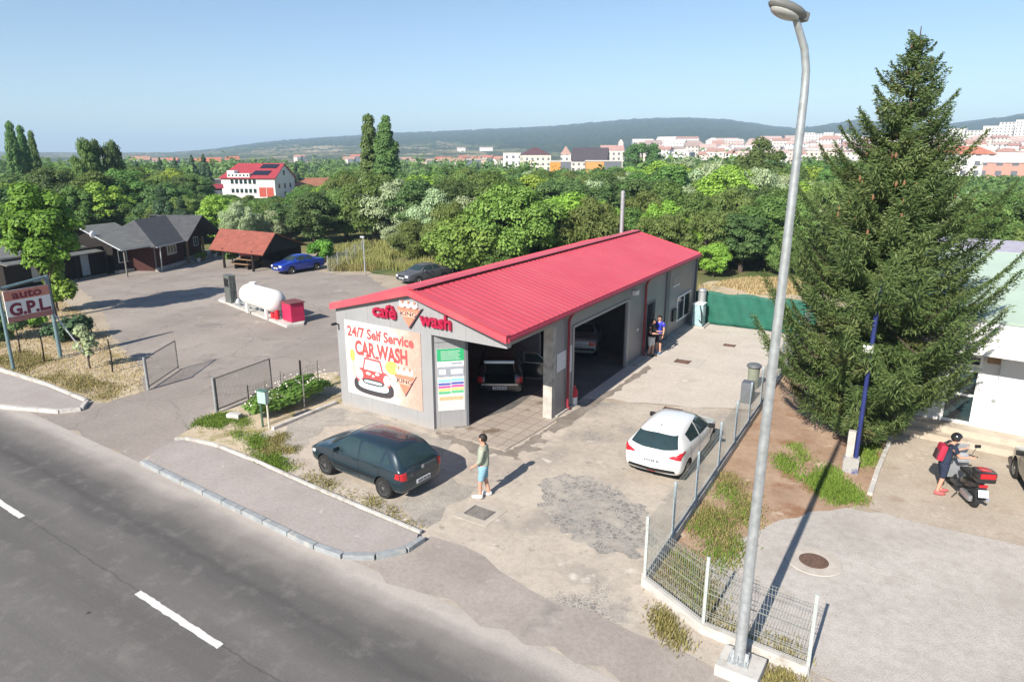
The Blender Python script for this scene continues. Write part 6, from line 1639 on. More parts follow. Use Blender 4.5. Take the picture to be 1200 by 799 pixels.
def crown(seed, R, z0, z1, nc, per, leaf, shape='round', clump=0.34, droop=0.0):
    rs = np.random.RandomState(seed)
    C = []
    while len(C) < nc:
        p = rs.uniform(-1, 1, 3)
        r = np.linalg.norm(p)
        if r > 1 or r < 0.42: continue
        if shape == 'column': w = 1.0 if p[2] < 0.3 else max(0.25, 1 - (p[2] - 0.3) / 0.75)
        elif shape == 'cone': w = max(0.06, (1 - p[2]) / 2 * 1.15)
        elif shape == 'wide': w = 1.1 - 0.35 * abs(p[2])
        else: w = 1.0
        C.append((p[0] * R * w * 0.78, p[1] * R * w * 0.78, (z0 + z1) / 2 + p[2] * (z1 - z0) / 2 * 0.84))
    C = np.array(C)
    cr = R * clump * rs.uniform(0.65, 1.3, nc)
    if shape == 'cone': cr *= np.clip(1.15 - (C[:, 2] - z0) / (z1 - z0), 0.2, 1)
    k = np.repeat(np.arange(nc), per); n = len(k)
    D_ = unit(rs.normal(size=(n, 3))); D_[:, 2] = np.where(D_[:, 2] < -0.35, -D_[:, 2] * 0.6, D_[:, 2]); D_ = unit(D_)
    rad = cr[k] * rs.uniform(0.5, 1.08, n) ** 0.7
    P = C[k] + D_ * rad[:, None] * np.array([1, 1, 0.85])
    P[:, 2] -= droop * rs.uniform(0, 1, n) * cr[k] * 2
    N = unit(D_ + 0.38 * rs.normal(size=(n, 3)) + np.array([0, 0, 0.42]))
    T = None
    if droop: T = np.tile(np.array([0, 0, -1.0]), (n, 1)) + 0.4 * rs.normal(size=(n, 3))
    s = leaf * rs.uniform(0.7, 1.4, n)
    V, F = quads(P, N, s * (1.6 if droop else 1.25), s * (0.5 if droop else 0.85), rs, T)
    return V, F, C
def trunk_mb(C, z0, h, r, seed, n=9):
    mb = MB(); rr = random.Random(seed)
    pts = [(0, 0, -0.1)]; x = y = 0
    for k in range(1, 5):
        x += rr.uniform(-.06, .06) * h * 0.2; y += rr.uniform(-.06, .06) * h * 0.2
        pts.append((x, y, h * k / 4 * 0.80))
    mb.tube(pts, [r * 1.25, r, r * 0.75, r * 0.5, r * 0.2], 8)
    idx = list(range(len(C))); rr.shuffle(idx)
    for i in idx[:n]:
        c = C[i]; zb = z0 * 0.75 + rr.uniform(0, 0.45) * (c[2] - z0 * 0.75)
        t = zb / (h * 0.80); q = Vector((pts[2][0] * t, pts[2][1] * t, zb)); e_ = Vector(c)
        md = q.lerp(e_, 0.5) + Vector((0, 0, 0.08 * (e_ - q).length))
        mb.tube([q, md, e_], [r * 0.42, r * 0.25, r * 0.06], 5)
    return mb
LM = {
    'leafy': leaf_mat('leaf_green', (0.030, 0.060, 0.014), (0.082, 0.125, 0.034)),
    'dark': leaf_mat('leaf_dark_green', (0.026, 0.052, 0.017), (0.064, 0.100, 0.034)),
    'bright': leaf_mat('leaf_yellow_green', (0.068, 0.115, 0.016), (0.140, 0.195, 0.030), 0.35, 0.12),
    'olive': leaf_mat('leaf_olive', (0.050, 0.080, 0.020), (0.105, 0.135, 0.042)),
    'silver': leaf_mat('leaf_silver_green', (0.085, 0.115, 0.060), (0.175, 0.210, 0.120), 0.25, 0.12),
    'poplar': leaf_mat('leaf_poplar', (0.022, 0.048, 0.013), (0.062, 0.100, 0.028), 0.3, 0.12),
    'fir': leaf_mat('needle_dark', (0.010, 0.026, 0.012), (0.026, 0.050, 0.022), 0.1, 0.15),
    'near': leaf_mat('leaf_near', (0.024, 0.056, 0.009), (0.085, 0.150, 0.018), 0.35, 0.05),
    'walnut': leaf_mat('leaf_walnut', (0.034, 0.074, 0.014), (0.092, 0.150, 0.030), 0.32, 0.05),
}
def tree_proto(kind, name, seed, h, R, cb, nc, per, leaf, shape='round', clump=0.34, droop=0.0, tr=None, mat=None, limbs=9):
    V, F, C = crown(seed, R, cb, h, nc, per, leaf, shape, clump, droop)
    me = mesh_np('crown', V, F, [LM[mat or kind]])
    root = bpy.data.objects.new(name, None); root.empty_display_size = 0.3; COL.objects.link(root)
    t = trunk_mb(C, cb, h, tr or 0.028 * h, seed, limbs).build('trunk', MT['bark'], root, True)
    link('crown', me, root)
    root['kindname'] = kind; del root['kindname']
    return root
PROTO = {}
def proto(kind, h, R, **kw):
    PROTO.setdefault(kind, []).append((h, R, kw))
TREE_SPECS = [
    ('leafy', 'leafy_tree', [(11, 7.2, 3.4, .6, 74, 230, .18, 'round', .23, 0), (12, 7.0, 3.0, .5, 66, 230, .17, 'round', .25, 0), (13, 8.2, 3.3, .7, 78, 220, .18, 'wide', .22, 0)]),
    ('dark', 'dark_leafy_tree', [(21, 7.6, 3.3, .5, 74, 230, .18, 'round', .23, 0), (22, 7.0, 3.5, .4, 78, 220, .18, 'wide', .22, 0)]),
    ('olive', 'olive_green_tree', [(31, 6.6, 3.2, .4, 72, 230, .17, 'round', .23, .12), (32, 6.0, 3.3, .3, 72, 220, .17, 'wide', .24, .12)]),
    ('bright', 'yellow_green_tree', [(41, 6.6, 3.2, .5, 72, 230, .17, 'round', .24, 0)]),
    ('silver', 'silver_willow', [(51, 7.6, 3.9, .5, 96, 230, .17, 'round', .20, 0.25)]),
    ('fir', 'dark_fir', [(61, 9.0, 2.2, .4, 60, 220, .24, 'cone', .42, 0.3)]),
    ('poplar', 'poplar', [(71, 14.5, 1.9, 1.0, 110, 230, .21, 'column', .42, 0), (72, 14.0, 1.8, 1.0, 110, 230, .21, 'column', .40, 0)]),
]
PR_ = {}
for kind, nm, lst in TREE_SPECS:
    PR_[kind] = []
    for (sd, h, R_, cb_, nc_, per_, lf_, shp, cl_, dr_) in lst:
        o = tree_proto(kind, nm, sd, h, R_, cb_, nc_, per_, lf_, shp, cl_, dr_)
        PR_[kind].append([o, h, R_, False, nm])
rt_ = random.Random(77)
def put_tree(kind, b, a, h, wide=1.0, label=None, group=None, cat='tree', variant=None):
    lst = PR_[kind]; e_ = lst[variant if variant is not None else rt_.randrange(len(lst))]
    if not e_[3]: o = e_[0]; e_[3] = True
    else: o = copy_tree(e_[0])
    s = h / e_[1]
    o.location = (b, a, 0); o.rotation_euler = (0, 0, rt_.uniform(0, 6.28)); o.scale = (s * wide, s * wide, s)
    if 'group' in o: del o['group']
    tag(o, label, cat, group)
    return o
def az_pt(u, d):
    az = math.atan2((u - 600) / 800, 1.036); x, y = d * math.sin(az), d * math.cos(az)
    return x * CA - y * SA, x * SA + y * CA
# named trees one can tell apart
p = az_pt(433, 95); put_tree('poplar', p[0], p[1], 15.2, 0.74, 'taller-looking left one of two slim poplars rising above the belt', None, 'poplar', 0)
p = az_pt(453, 94); put_tree('poplar', p[0], p[1], 15.0, 0.86, 'right one of two slim poplars rising above the belt', None, 'poplar', 1)
for k, (u, v, d, wd_) in enumerate(((17, 144, 112, .5), (29, 148, 114, .5), (40, 153, 116, .42))):
    p = az_pt(u, d); put_tree('poplar', p[0], p[1], 8.9 + (183 - v) / 828 * d, wd_, ['tallest left poplar of the three at the far left skyline', 'middle poplar of the three at the far left skyline', 'shortest right poplar of the three at the far left skyline'][k], None, 'poplar')
p = az_pt(100, 96); put_tree('leafy', p[0], p[1], 11.0, 0.5, 'narrow green tree with a rounded top, left of the taller fan-shaped one above the houses', None, 'tree')
p = az_pt(119, 98); put_tree('dark', p[0], p[1], 12.2, 0.5, 'tall fan-shaped tree standing above the belt behind the houses', None, 'tree')
p = az_pt(752, 165); put_tree('dark', p[0], p[1], 13.2, 0.95, 'round dark tree rising above the belt in front of the cream town buildings', None, 'tree')
p = az_pt(893, 112); put_tree('leafy', p[0], p[1], 11.8, 0.85, 'tall green tree above the belt just left of the street lamp pole', None, 'tree')
p = az_pt(843, 80); put_tree('silver', p[0], p[1], 9.0, 1.05, 'silvery willow with a broad rounded crown left of the street lamp', None, 'willow')
p = az_pt(800, 150); put_tree('silver', p[0], p[1], 9.4, 1.1, 'smaller silvery willow farther back near the town', None, 'willow')
p = az_pt(110, 84); put_tree('bright', p[0], p[1], 6.3, 1.15, 'bright yellow-green tree among dark ones behind the slate-roofed houses', None, 'tree')
p = az_pt(272, 74); put_tree('silver', p[0], p[1], 4.9, 0.9, 'pale weeping tree beside the timber houses below the white building', None, 'willow')
p = az_pt(205, 78); put_tree('fir', p[0], p[1], 5.4, 1.3, 'dark blue-green fir behind the slate roofs', None, 'fir')
p = az_pt(183, 80); put_tree('fir', p[0], p[1], 6.6, 1.2, 'taller dark fir left of the one behind the slate roofs', None, 'fir')
for k, (u, v) in enumerate(((158, 184), (186, 181), (204, 181), (224, 178), (238, 177), (70, 196), (345, 188))):
    p = az_pt(u, 170); put_tree('fir', p[0], p[1], 8.9 + (183 - v) / 828 * 170, 0.9, 'small dark conifer spire on the skyline beyond the belt', 'conifer spires beyond the belt', 'conifer')
p = az_pt(846, 53.5); put_tree('bright', p[0], p[1], 2.6, 1.15, 'low yellow-green bush behind the green screen fence', None, 'bush')
p = az_pt(812, 57); put_tree('bright', p[0], p[1], 4.2, 0.9, 'yellow-green tree behind the rear corner of the red roof', None, 'tree')
p = az_pt(932, 56); put_tree('olive', p[0], p[1], 3.2, 0.9, 'olive bush on dry ground behind the green screen fence, close to the lamp pole', None, 'bush')
# the belt
SKY_V = [(-150, 196), (0, 203), (40, 190), (100, 190), (150, 192), (225, 196), (232, 222), (345, 226), (350, 214), (390, 212), (400, 196), (480, 205), (520, 194), (560, 197), (600, 195), (650, 197), (690, 197), (720, 195), (760, 190), (790, 184), (830, 187), (870, 180), (920, 192), (960, 184), (1000, 188), (1150, 215), (1155, 216), (1350, 216)]
DMIN = [(-150, 66), (0, 70), (60, 78), (240, 78), (262, 76), (380, 74), (390, 71), (440, 66), (500, 57), (540, 50), (700, 49), (760, 50), (820, 55), (1000, 58), (1350, 54)]
def pw(tab, u):
    for (u0, v0), (u1, v1) in zip(tab, tab[1:]):
        if u0 <= u <= u1: return v0 + (v1 - v0) * (u - u0) / (u1 - u0)
    return tab[-1][1]
BELT = {'leafy': 'leafy green tree standing in the dense belt beyond the yard', 'dark': 'dark green tree standing in the dense belt beyond the yard', 'olive': 'olive green tree standing in the dense belt beyond the yard',
        'bright': 'yellow-green tree standing in the dense belt beyond the yard', 'silver': 'silvery willow standing in the dense belt beyond the yard'}
placed = []; d = 48.0; nb = 0
while d < 150:
    step = 3.5 * 0.82 * 800 / d
    u = -130 + rt_.uniform(0, step)
    while u < 1330:
        uu = u + rt_.uniform(-.3, .3) * step; dd = d + rt_.uniform(-2.5, 2.5)
        u += step
        if dd < pw(DMIN, uu) - 0.5: continue
        if 235 < uu < 350 and dd > 128: continue
        hmax = 8.9 - (pw(SKY_V, uu) + rt_.uniform(0, 9) - 183) / 828 * dd
        front = dd < pw(DMIN, uu) + 5
        h = min(rt_.uniform(4.2, 8.6) * (0.72 if front else 1), hmax)
        if h < 2.2: continue
        w = rt_.random()
        kind = 'leafy' if w < .29 else 'dark' if w < .51 else 'olive' if w < .76 else 'bright' if w < .86 else 'silver'
        if uu < 260 and kind == 'silver': kind = 'dark'
        p = az_pt(uu, dd)
        put_tree(kind, p[0], p[1], h, rt_.uniform(0.95, 1.25) * (1.25 if h < 5 else 1), BELT[kind], {'leafy': 'leafy trees in the belt', 'dark': 'dark trees in the belt', 'olive': 'olive trees in the belt', 'bright': 'yellow-green trees in the belt', 'silver': 'willows in the belt'}[kind])
        nb += 1
    d += 6.0
print('belt trees', nb)
# farther woodland that reads as one mass
rs = np.random.RandomState(9); Vs = []; Fs = []; n0 = 0
rw = random.Random(3); d = 150.0
while d < 960:
    step = max(5.5 * 800 / d, 7.0) * (1.0 if d < 260 else 1.9); u = -150.0
    while u < 1350:
        if d > 620 and u < 735: u = 740.0
        uu = u + rw.uniform(-.4, .4) * step; dd = d + rw.uniform(-8, 8); u += step
        if 232 < uu < 400 and dd < 185: continue
        if d > 260 and rw.random() < (0.30 if uu < 420 else 0.5): continue
        if 600 < uu < 745 and dd < 430: 
            if dd > 300: continue
        hm = 8.9 - (pw(SKY_V, uu) + rw.uniform(-3, 8) - 183) / 828 * dd
        if d > 260: hm = 8.9 - (rw.uniform(184, 193) - 183) / 828 * dd
        if d > 500 and uu > 738: hm = 0.86 * hills_z(*az_pt(uu, dd)) + rw.uniform(7, 13)
        if 640 < uu < 738: hm = min(hm, 8.9 - (rw.uniform(197, 203) - 183) / 828 * dd)
        h = max(min(rw.uniform(6, 12), hm), 3.0); R_ = rw.uniform(3.2, 5.5)
        b, a = az_pt(uu, dd)
        n = 190 if d < 260 else 90
        D_ = unit(rs.normal(size=(n, 3))); D_[:, 2] = np.abs(D_[:, 2])
        lob = 1 + 0.22 * np.sin(D_[:, 0] * 5 + uu) * np.sin(D_[:, 1] * 5 + dd)
        P = D_ * (lob * rs.uniform(0.75, 1.05, n))[:, None] * np.array([R_, R_, h]) + np.array([b, a, 0.0])
        V, F = quads(P, unit(D_ + 0.5 * rs.normal(size=(n, 3))), rs.uniform(0.8, 1.5, n) * (1 if d < 260 else 1.5), rs.uniform(0.7, 1.2, n) * (1 if d < 260 else 1.4), rs)
        Vs.append(V); Fs.append(F + n0); n0 += len(V)
    d += 14 if d < 260 else 34
wl = link('far_woodland', mesh_np('far_woodland', np.vstack(Vs), np.vstack(Fs), [LM['leafy']])); tag(wl, 'far woodland closing the view between the belt and the town', kind='stuff')

# the big leafy tree by the sign
def single(name, loc, label, cat, seed, h, R_, cb_, nc_, per_, lf_, shp, cl_, mat, dr_=0.0, tr=None, limbs=14, rz=0.0):
    o = tree_proto(mat, name, seed, h, R_, cb_, nc_, per_, lf_, shp, cl_, dr_, tr, mat, limbs)
    o.location = (loc[0], loc[1], 0); o.rotation_euler = (0, 0, rz)
    return tag(o, label, cat)
single('leafy_tree', (-41.3, 19.3), 'large bright leafy tree standing behind the roadside sign in front of the dark annexe', 'tree', 101, 7.6, 2.2, 2.3, 80, 380, .15, 'round', .27, 'near', 0, 0.17, 20)
p = az_pt(600, 51); single('walnut_tree', p, 'big round green tree standing directly behind the red roof', 'tree', 102, 6.9, 4.2, 1.0, 120, 360, .17, 'wide', .21, 'walnut', 0, 0.2, 22)
p = az_pt(545, 50); single('walnut_tree', p, 'lower leafy tree left of the big round one behind the red roof', 'tree', 103, 4.6, 3.3, 0.5, 84, 320, .17, 'wide', .25, 'walnut', 0, 0.14, 14)
# shrubs about the verge
single('shrub', (-43.08, 20.4), 'broad leafy shrub beside the roadside sign post', 'shrub', 111, 2.2, 1.15, 0.5, 18, 190, .17, 'round', .42, 'near', 0, 0.06, 6)
single('shrub', (-40.01, 17.64), 'small round yellow-green shrub under the sign board', 'shrub', 112, 1.0, 0.75, 0.15, 14, 190, .12, 'round', .45, 'bright', 0, 0.04, 5)
single('shrub', (-35.79, 17.26), 'grey-green spreading juniper on the verge beyond the sign braces', 'shrub', 113, 1.0, 1.15, 0.1, 16, 170, .16, 'wide', .42, 'fir', 0, 0.04, 5)
single('shrub', (-29.99, 15.08), 'sparse grey-green young tree on the dry verge before the gate', 'young tree', 114, 2.1, 0.62, 0.3, 12, 60, .13, 'round', .4, 'silver', 0, 0.04, 9)
single('shrub', (-43.55, 42.08), 'round green bush beside the blue car and the pavilion', 'bush', 115, 1.9, 1.2, 0.2, 18, 220, .17, 'round', .42, 'near', 0, 0.05, 6)
single('shrub', (-50.19, 38.19), 'small clipped shrub next to the pavilion and porch', 'shrub', 116, 1.2, 0.6, 0.2, 10, 160, .12, 'round', .45, 'olive', 0, 0.04, 5)
single('shrub', (-38.63, 15.6), 'dark shrub at the left edge of the verge', 'shrub', 117, 1.3, 1.1, 0.1, 14, 170, .17, 'round', .42, 'dark', 0, 0.04, 5)
r_ = random.Random(12)
for k, (u, v) in enumerate(((132, 430), (50, 425), (22, 415))):
    b, a = [(-28.68, 15.29), (-32.8, 14.61), (-35.22, 14.76)][k]
    o = MB().tube([(0, 0, 0), (0.03, 0.02, 0.8), (0.0, 0.0, 1.45)], [0.035, 0.03, 0.022], 6).build('garden_stake', MT['wood_dark'], None, True, (b, a, 0)); tag(o, ['dark stake on the dry verge nearest the open gate', 'thin stake on the dry verge below the sign', 'leftmost thin stake below the sign board'][k], 'stake')
# flower bed in front of the annexe
def blades(name, poly, n, h, w, mat, seed, tuft=1, lean=0.5, z=0.0, clump=None, feather=0.13):
    rs = np.random.RandomState(seed)
    xs = [p[0] for p in poly]; ys = [p[1] for p in poly]
    P = []
    px = np.array(poly)
    def inside(x, y):
        c = np.zeros(len(x), bool); j = len(px) - 1
        for i in range(len(px)):
            m = ((px[i, 1] > y) != (px[j, 1] > y)) & (x < (px[j, 0] - px[i, 0]) * (y - px[i, 1]) / (px[j, 1] - px[i, 1] + 1e-12) + px[i, 0])
            c ^= m; j = i
        return c
    got = np.zeros((0, 2))
    while len(got) < n:
        q = rs.uniform((min(xs), min(ys)), (max(xs), max(ys)), size=(n * 2, 2))
        if clump: 
            f = np.sin(q[:, 0] * clump + 1.3) * np.sin(q[:, 1] * clump * 1.3) + 0.5 * np.sin(q[:, 0] * clump * 2.7 + q[:, 1] * clump * 1.9)
            q = q[f + rs.uniform(-.6, .6, len(q)) > 0.0]
        got = np.vstack([got, q[inside(q[:, 0], q[:, 1])]])
    q = got[:n] + rs.normal(size=(n, 2)) * feather; k = len(q)
    d = rs.uniform(0, 2 * np.pi, k); hh = h * rs.uniform(0.5, 1.3, k)
    side = np.stack([np.cos(d), np.sin(d), np.zeros(k)], 1); ln = np.stack([-np.sin(d), np.cos(d), np.zeros(k)], 1) * (hh * lean * rs.uniform(-1, 1, k))[:, None]
    base = np.stack([q[:, 0], q[:, 1], np.full(k, z)], 1)
    V = np.empty((k, 4, 3)); ww = (w * rs.uniform(0.6, 1.4, k))[:, None]
    V[:, 0] = base - side * ww; V[:, 1] = base + side * ww
    tip = base + ln + np.stack([np.zeros(k), np.zeros(k), hh], 1)
    V[:, 2] = tip + side * ww * 0.25; V[:, 3] = tip - side * ww * 0.25
    o = link(name, mesh_np(name, V.reshape(-1, 3), np.arange(k * 4).reshape(k, 4), [mat]))
    return o
def grass_mat(name, c1, c2):
    m, t, p, out = nt(name)
    g = t.nodes.new('ShaderNodeNewGeometry')
    c = ramp(t, mathn(t, 'ADD', mathn(t, 'MULTIPLY', g.outputs['Random Per Island'], 0.6), mathn(t, 'MULTIPLY', noise(t, g.outputs['Position'], 0.8, 3), 0.5)), [(0.2, c4(c1)), (0.9, c4(c2))])
    t.links.new(c, p.inputs['Base Color']); p.inputs['Roughness'].default_value = 0.7; p.inputs['Specular IOR Level'].default_value = 0.15
    return m
GD = grass_mat('dry_grass', (0.30, 0.22, 0.10), (0.46, 0.37, 0.20)); GO = grass_mat('olive_grass', (0.14, 0.14, 0.045), (0.30, 0.25, 0.10)); GG = grass_mat('green_grass', (0.075, 0.14, 0.016), (0.17, 0.24, 0.04)); GY = grass_mat('tall_weeds', (0.14, 0.17, 0.04), (0.33, 0.31, 0.12))
V_ = [(-53.79, 20.07), (-53.52, 21.95), (-46.38, 22.18), (-40.99, 20.84), (-37.06, 19.15), (-35.1, 18.84), (-32.91, 17.66), (-30.36, 16.97), (-28.25, 16.39), (-25.37, 14.44), (-25.34, 13.12), (-26.31, 12.99), (-29.84, 13.16), (-33.64, 13.22), (-39.7, 13.68)]
tag(blades('dry_grass', V_, 26000, 0.07, 0.013, GD, 1, lean=0.9), 'dry straw-coloured grass covering the verge under the roadside sign', kind='stuff')
tag(blades('verge_grass', [(-39.9, 14.47), (-38.08, 15.17), (-33.1, 15.04), (-28.32, 14.3), (-25.78, 14.56), (-25.44, 13.18), (-26.4, 13.04), (-29.96, 13.21), (-33.78, 13.28), (-39.88, 13.75)], 11000, 0.07, 0.013, GO, 2, lean=0.9, clump=1.1), 'olive green grass along the back edge of the left pavement', kind='stuff')
tag(blades('green_grass', [(-20.22, 12.79), (-20.7, 13.85), (-20.5, 14.53), (-19.55, 14.61), (-18.15, 14.0), (-17.01, 13.45), (-15.59, 12.82), (-14.55, 12.37), (-15.24, 12.35), (-16.26, 12.43), (-17.42, 13.06), (-18.46, 13.4), (-19.71, 13.52), (-20.29, 13.35)], 9000, 0.07, 0.012, GG, 3, lean=0.9, clump=2.0), 'fresh green grass between the pavement slab and the hedge', kind='stuff')
tag(blades('kerb_weeds', [(-17.24, 13.32), (-17.24, 14.28), (-16.07, 14.01), (-15.73, 13.45), (-16.43, 12.89)], 2500, 0.07, 0.012, GO, 4, lean=0.9, clump=2.5), 'low weeds at the end of the hedge kerb', kind='stuff')
tag(blades('edge_weeds', [(-15.26, 13.02), (-13.65, 12.65), (-11.9, 12.5), (-10.51, 12.24), (-9.38, 11.85), (-9.6, 11.72), (-11.39, 11.93), (-13.54, 12.22), (-15.02, 12.48)], 1500, 0.06, 0.012, GO, 5, lean=1.0, clump=3.0), 'sparse weeds in the gravel along the pavement edge', kind='stuff')
tag(blades('fence_grass', [(-3.85, 12.6), (-2.55, 11.85), (-0.75, 11.6), (-0.9, 12.1), (-2.2, 12.6), (-2.6, 14.0), (-2.3, 15.6), (-2.6, 17.4), (-3.3, 18.6), (-3.9, 18.9)], 7000, 0.08, 0.011, GO, 6, lean=0.9, clump=1.6), 'tufty olive grass inside the corner of the wire fences', kind='stuff')
tag(blades('fence_grass', [(-3.8, 12.7), (-2.7, 12.2), (-2.5, 14.0), (-2.4, 15.6), (-3.0, 17.6), (-3.8, 18.2)], 3500, 0.08, 0.011, GG, 7, lean=0.9, clump=2.4), 'green grass tufts inside the corner of the wire fences', kind='stuff')
tag(blades('lawn_patch', [(-1.75, 19.63), (-1.22, 20.91), (-0.91, 20.12), (-0.35, 19.38), (-0.23, 18.8), (-0.95, 18.37), (-1.44, 18.92)], 5200, 0.09, 0.011, GG, 8, lean=0.9), 'bright green grass patch crossed by the lamp shadow near the blue pole', kind='stuff')
tag(blades('soil_grass', [(-2.91, 21.34), (-2.34, 22.06), (-1.85, 20.88), (-2.11, 19.73), (-1.71, 19.34), (-2.05, 19.33), (-2.64, 20.08)], 1800, 0.08, 0.011, GG, 9, lean=0.9, clump=2.0), 'thin grass on the brown soil beside the side fence', kind='stuff')
tag(blades('soil_grass', [(-0.62, 23.07), (-0.12, 23.76), (-0.12, 21.55), (-0.44, 21.17)], 1500, 0.09, 0.011, GG, 10, lean=0.9), 'grass round the foot of the blue pole', kind='stuff')
tag(blades('kerb_weeds', [(-3.66, 11.84), (-3.45, 11.9), (-2.79, 11.17), (-2.28, 11.07), (-2.24, 10.83), (-2.79, 10.9), (-3.33, 11.28)], 1400, 0.08, 0.011, GO, 11, lean=1.0, clump=2.5), 'weeds along the outer side of the front fence footing', kind='stuff')
tag(blades('kerb_weeds', [(-1.43, 11.06), (-0.82, 11.25), (-0.38, 11.09), (-1.16, 10.75)], 900, 0.08, 0.011, GO, 13, lean=1.0, clump=2.5), 'weeds behind the lamp footing', kind='stuff')
tag(blades('tall_weeds', [(-46.45, 45.16), (-48.85, 52.28), (-47.88, 57.88), (-42.16, 57.82), (-36.6, 53.58), (-30.77, 44.39), (-30.48, 40.09), (-34.87, 41.99), (-38.98, 42.59), (-40.16, 39.86)], 20000, 0.6, 0.03, GY, 14, lean=0.5, clump=0.5), 'tall yellow-green weeds on the waste ground behind the car wash', kind='stuff')
tag(blades('tall_weeds', [(-39.84, 39.07), (-37.21, 40.61), (-34.69, 40.23), (-43.75, 46.74), (-45.78, 45.55)], 5000, 0.35, 0.02, GO, 15, lean=0.6, clump=0.7), 'lower grass by the wire fence behind the yard', kind='stuff')
tag(sheet('dry_ground', [(-12.03, 44.57), (-12.57, 49.77), (-8.94, 52.73), (-3.89, 54.07), (-2.64, 45.49), (-10.91, 40.63)], 0.002, dirt_m, 0.5, 0.15, 31), kind='structure')
tag(blades('dry_grass', [(-12.44, 47.51), (-10.19, 52.84), (-5.58, 53.88), (-3.73, 49.44), (-7.88, 47.0), (-11.69, 44.77)], 9000, 0.22, 0.022, GD, 16, lean=1.0, clump=0.6), 'dry yellow grass behind the green screen fence', kind='stuff')
# hedge beside the car wash
hv, hf, hc = crown(201, 1.0, 0.05, 1.0, 60, 170, 0.085, 'round', 0.26)
hv = hv * np.array([0.62, 2.15, 0.98])
hd_ = link('hedge', mesh_np('hedge', hv, hf, [LM['walnut']])); hd_.location = (-18.95, 16.15, 0); tag(hd_, 'clipped leafy hedge with pale flowers running up to the corner of the car wash', 'hedge')
rs = np.random.RandomState(5); n = 140
P = np.stack([rs.uniform(-.55, .55, n), rs.uniform(-1.9, 1.9, n), rs.uniform(0.65, 1.0, n)], 1)
V, F = quads(P, unit(rs.normal(size=(n, 3)) + np.array([0, -0.5, 1])), 0.07, 0.06, rs); link('flowers', mesh_np('flowers', V, F, [M('pale_flower', (0.62, 0.56, 0.50), 0.7, 0.2)]), hd_)['kind'] = 'stuff'
# flower bed
fb_ = empty('flower_bed', (-55.43, 27.16), A1, 'bed of pink and red flowers in front of the dark annexe', 'flower bed')
rs = np.random.RandomState(6)
P = np.stack([rs.uniform(-2.0, 2.0, 1500), rs.uniform(-.5, .5, 1500), rs.uniform(0.0, 0.42, 1500)], 1); V, F = quads(P, unit(rs.normal(size=(1500, 3)) + np.array([0, 0, .5])), 0.13, 0.09, rs); link('leaves', mesh_np('leaves', V, F, [LM['dark']]), fb_)
P = np.stack([rs.uniform(-2.0, 2.0, 260), rs.uniform(-.5, .5, 260), rs.uniform(0.3, 0.5, 260)], 1); V, F = quads(P, unit(rs.normal(size=(260, 3)) + np.array([0, 0, .8])), 0.10, 0.09, rs); link('blossoms', mesh_np('blossoms', V, F, [M('pink_blossom', (0.45, 0.10, 0.12), 0.7, 0.4, 20)]), fb_)
for k in range(6):
    m = Matrix.Rotation(A2, 4, 'Z'); pots = [o for o in bpy.data.objects if o.name.startswith('plant_pot')]
for o in pots:
    V, F, C_ = crown(int(abs(o.location.x * 7)) % 90, 0.30, 0.26, 0.72, 8, 40, 0.10, 'round', .5); link('foliage', mesh_np('foliage', V, F, [LM['near']]), o)

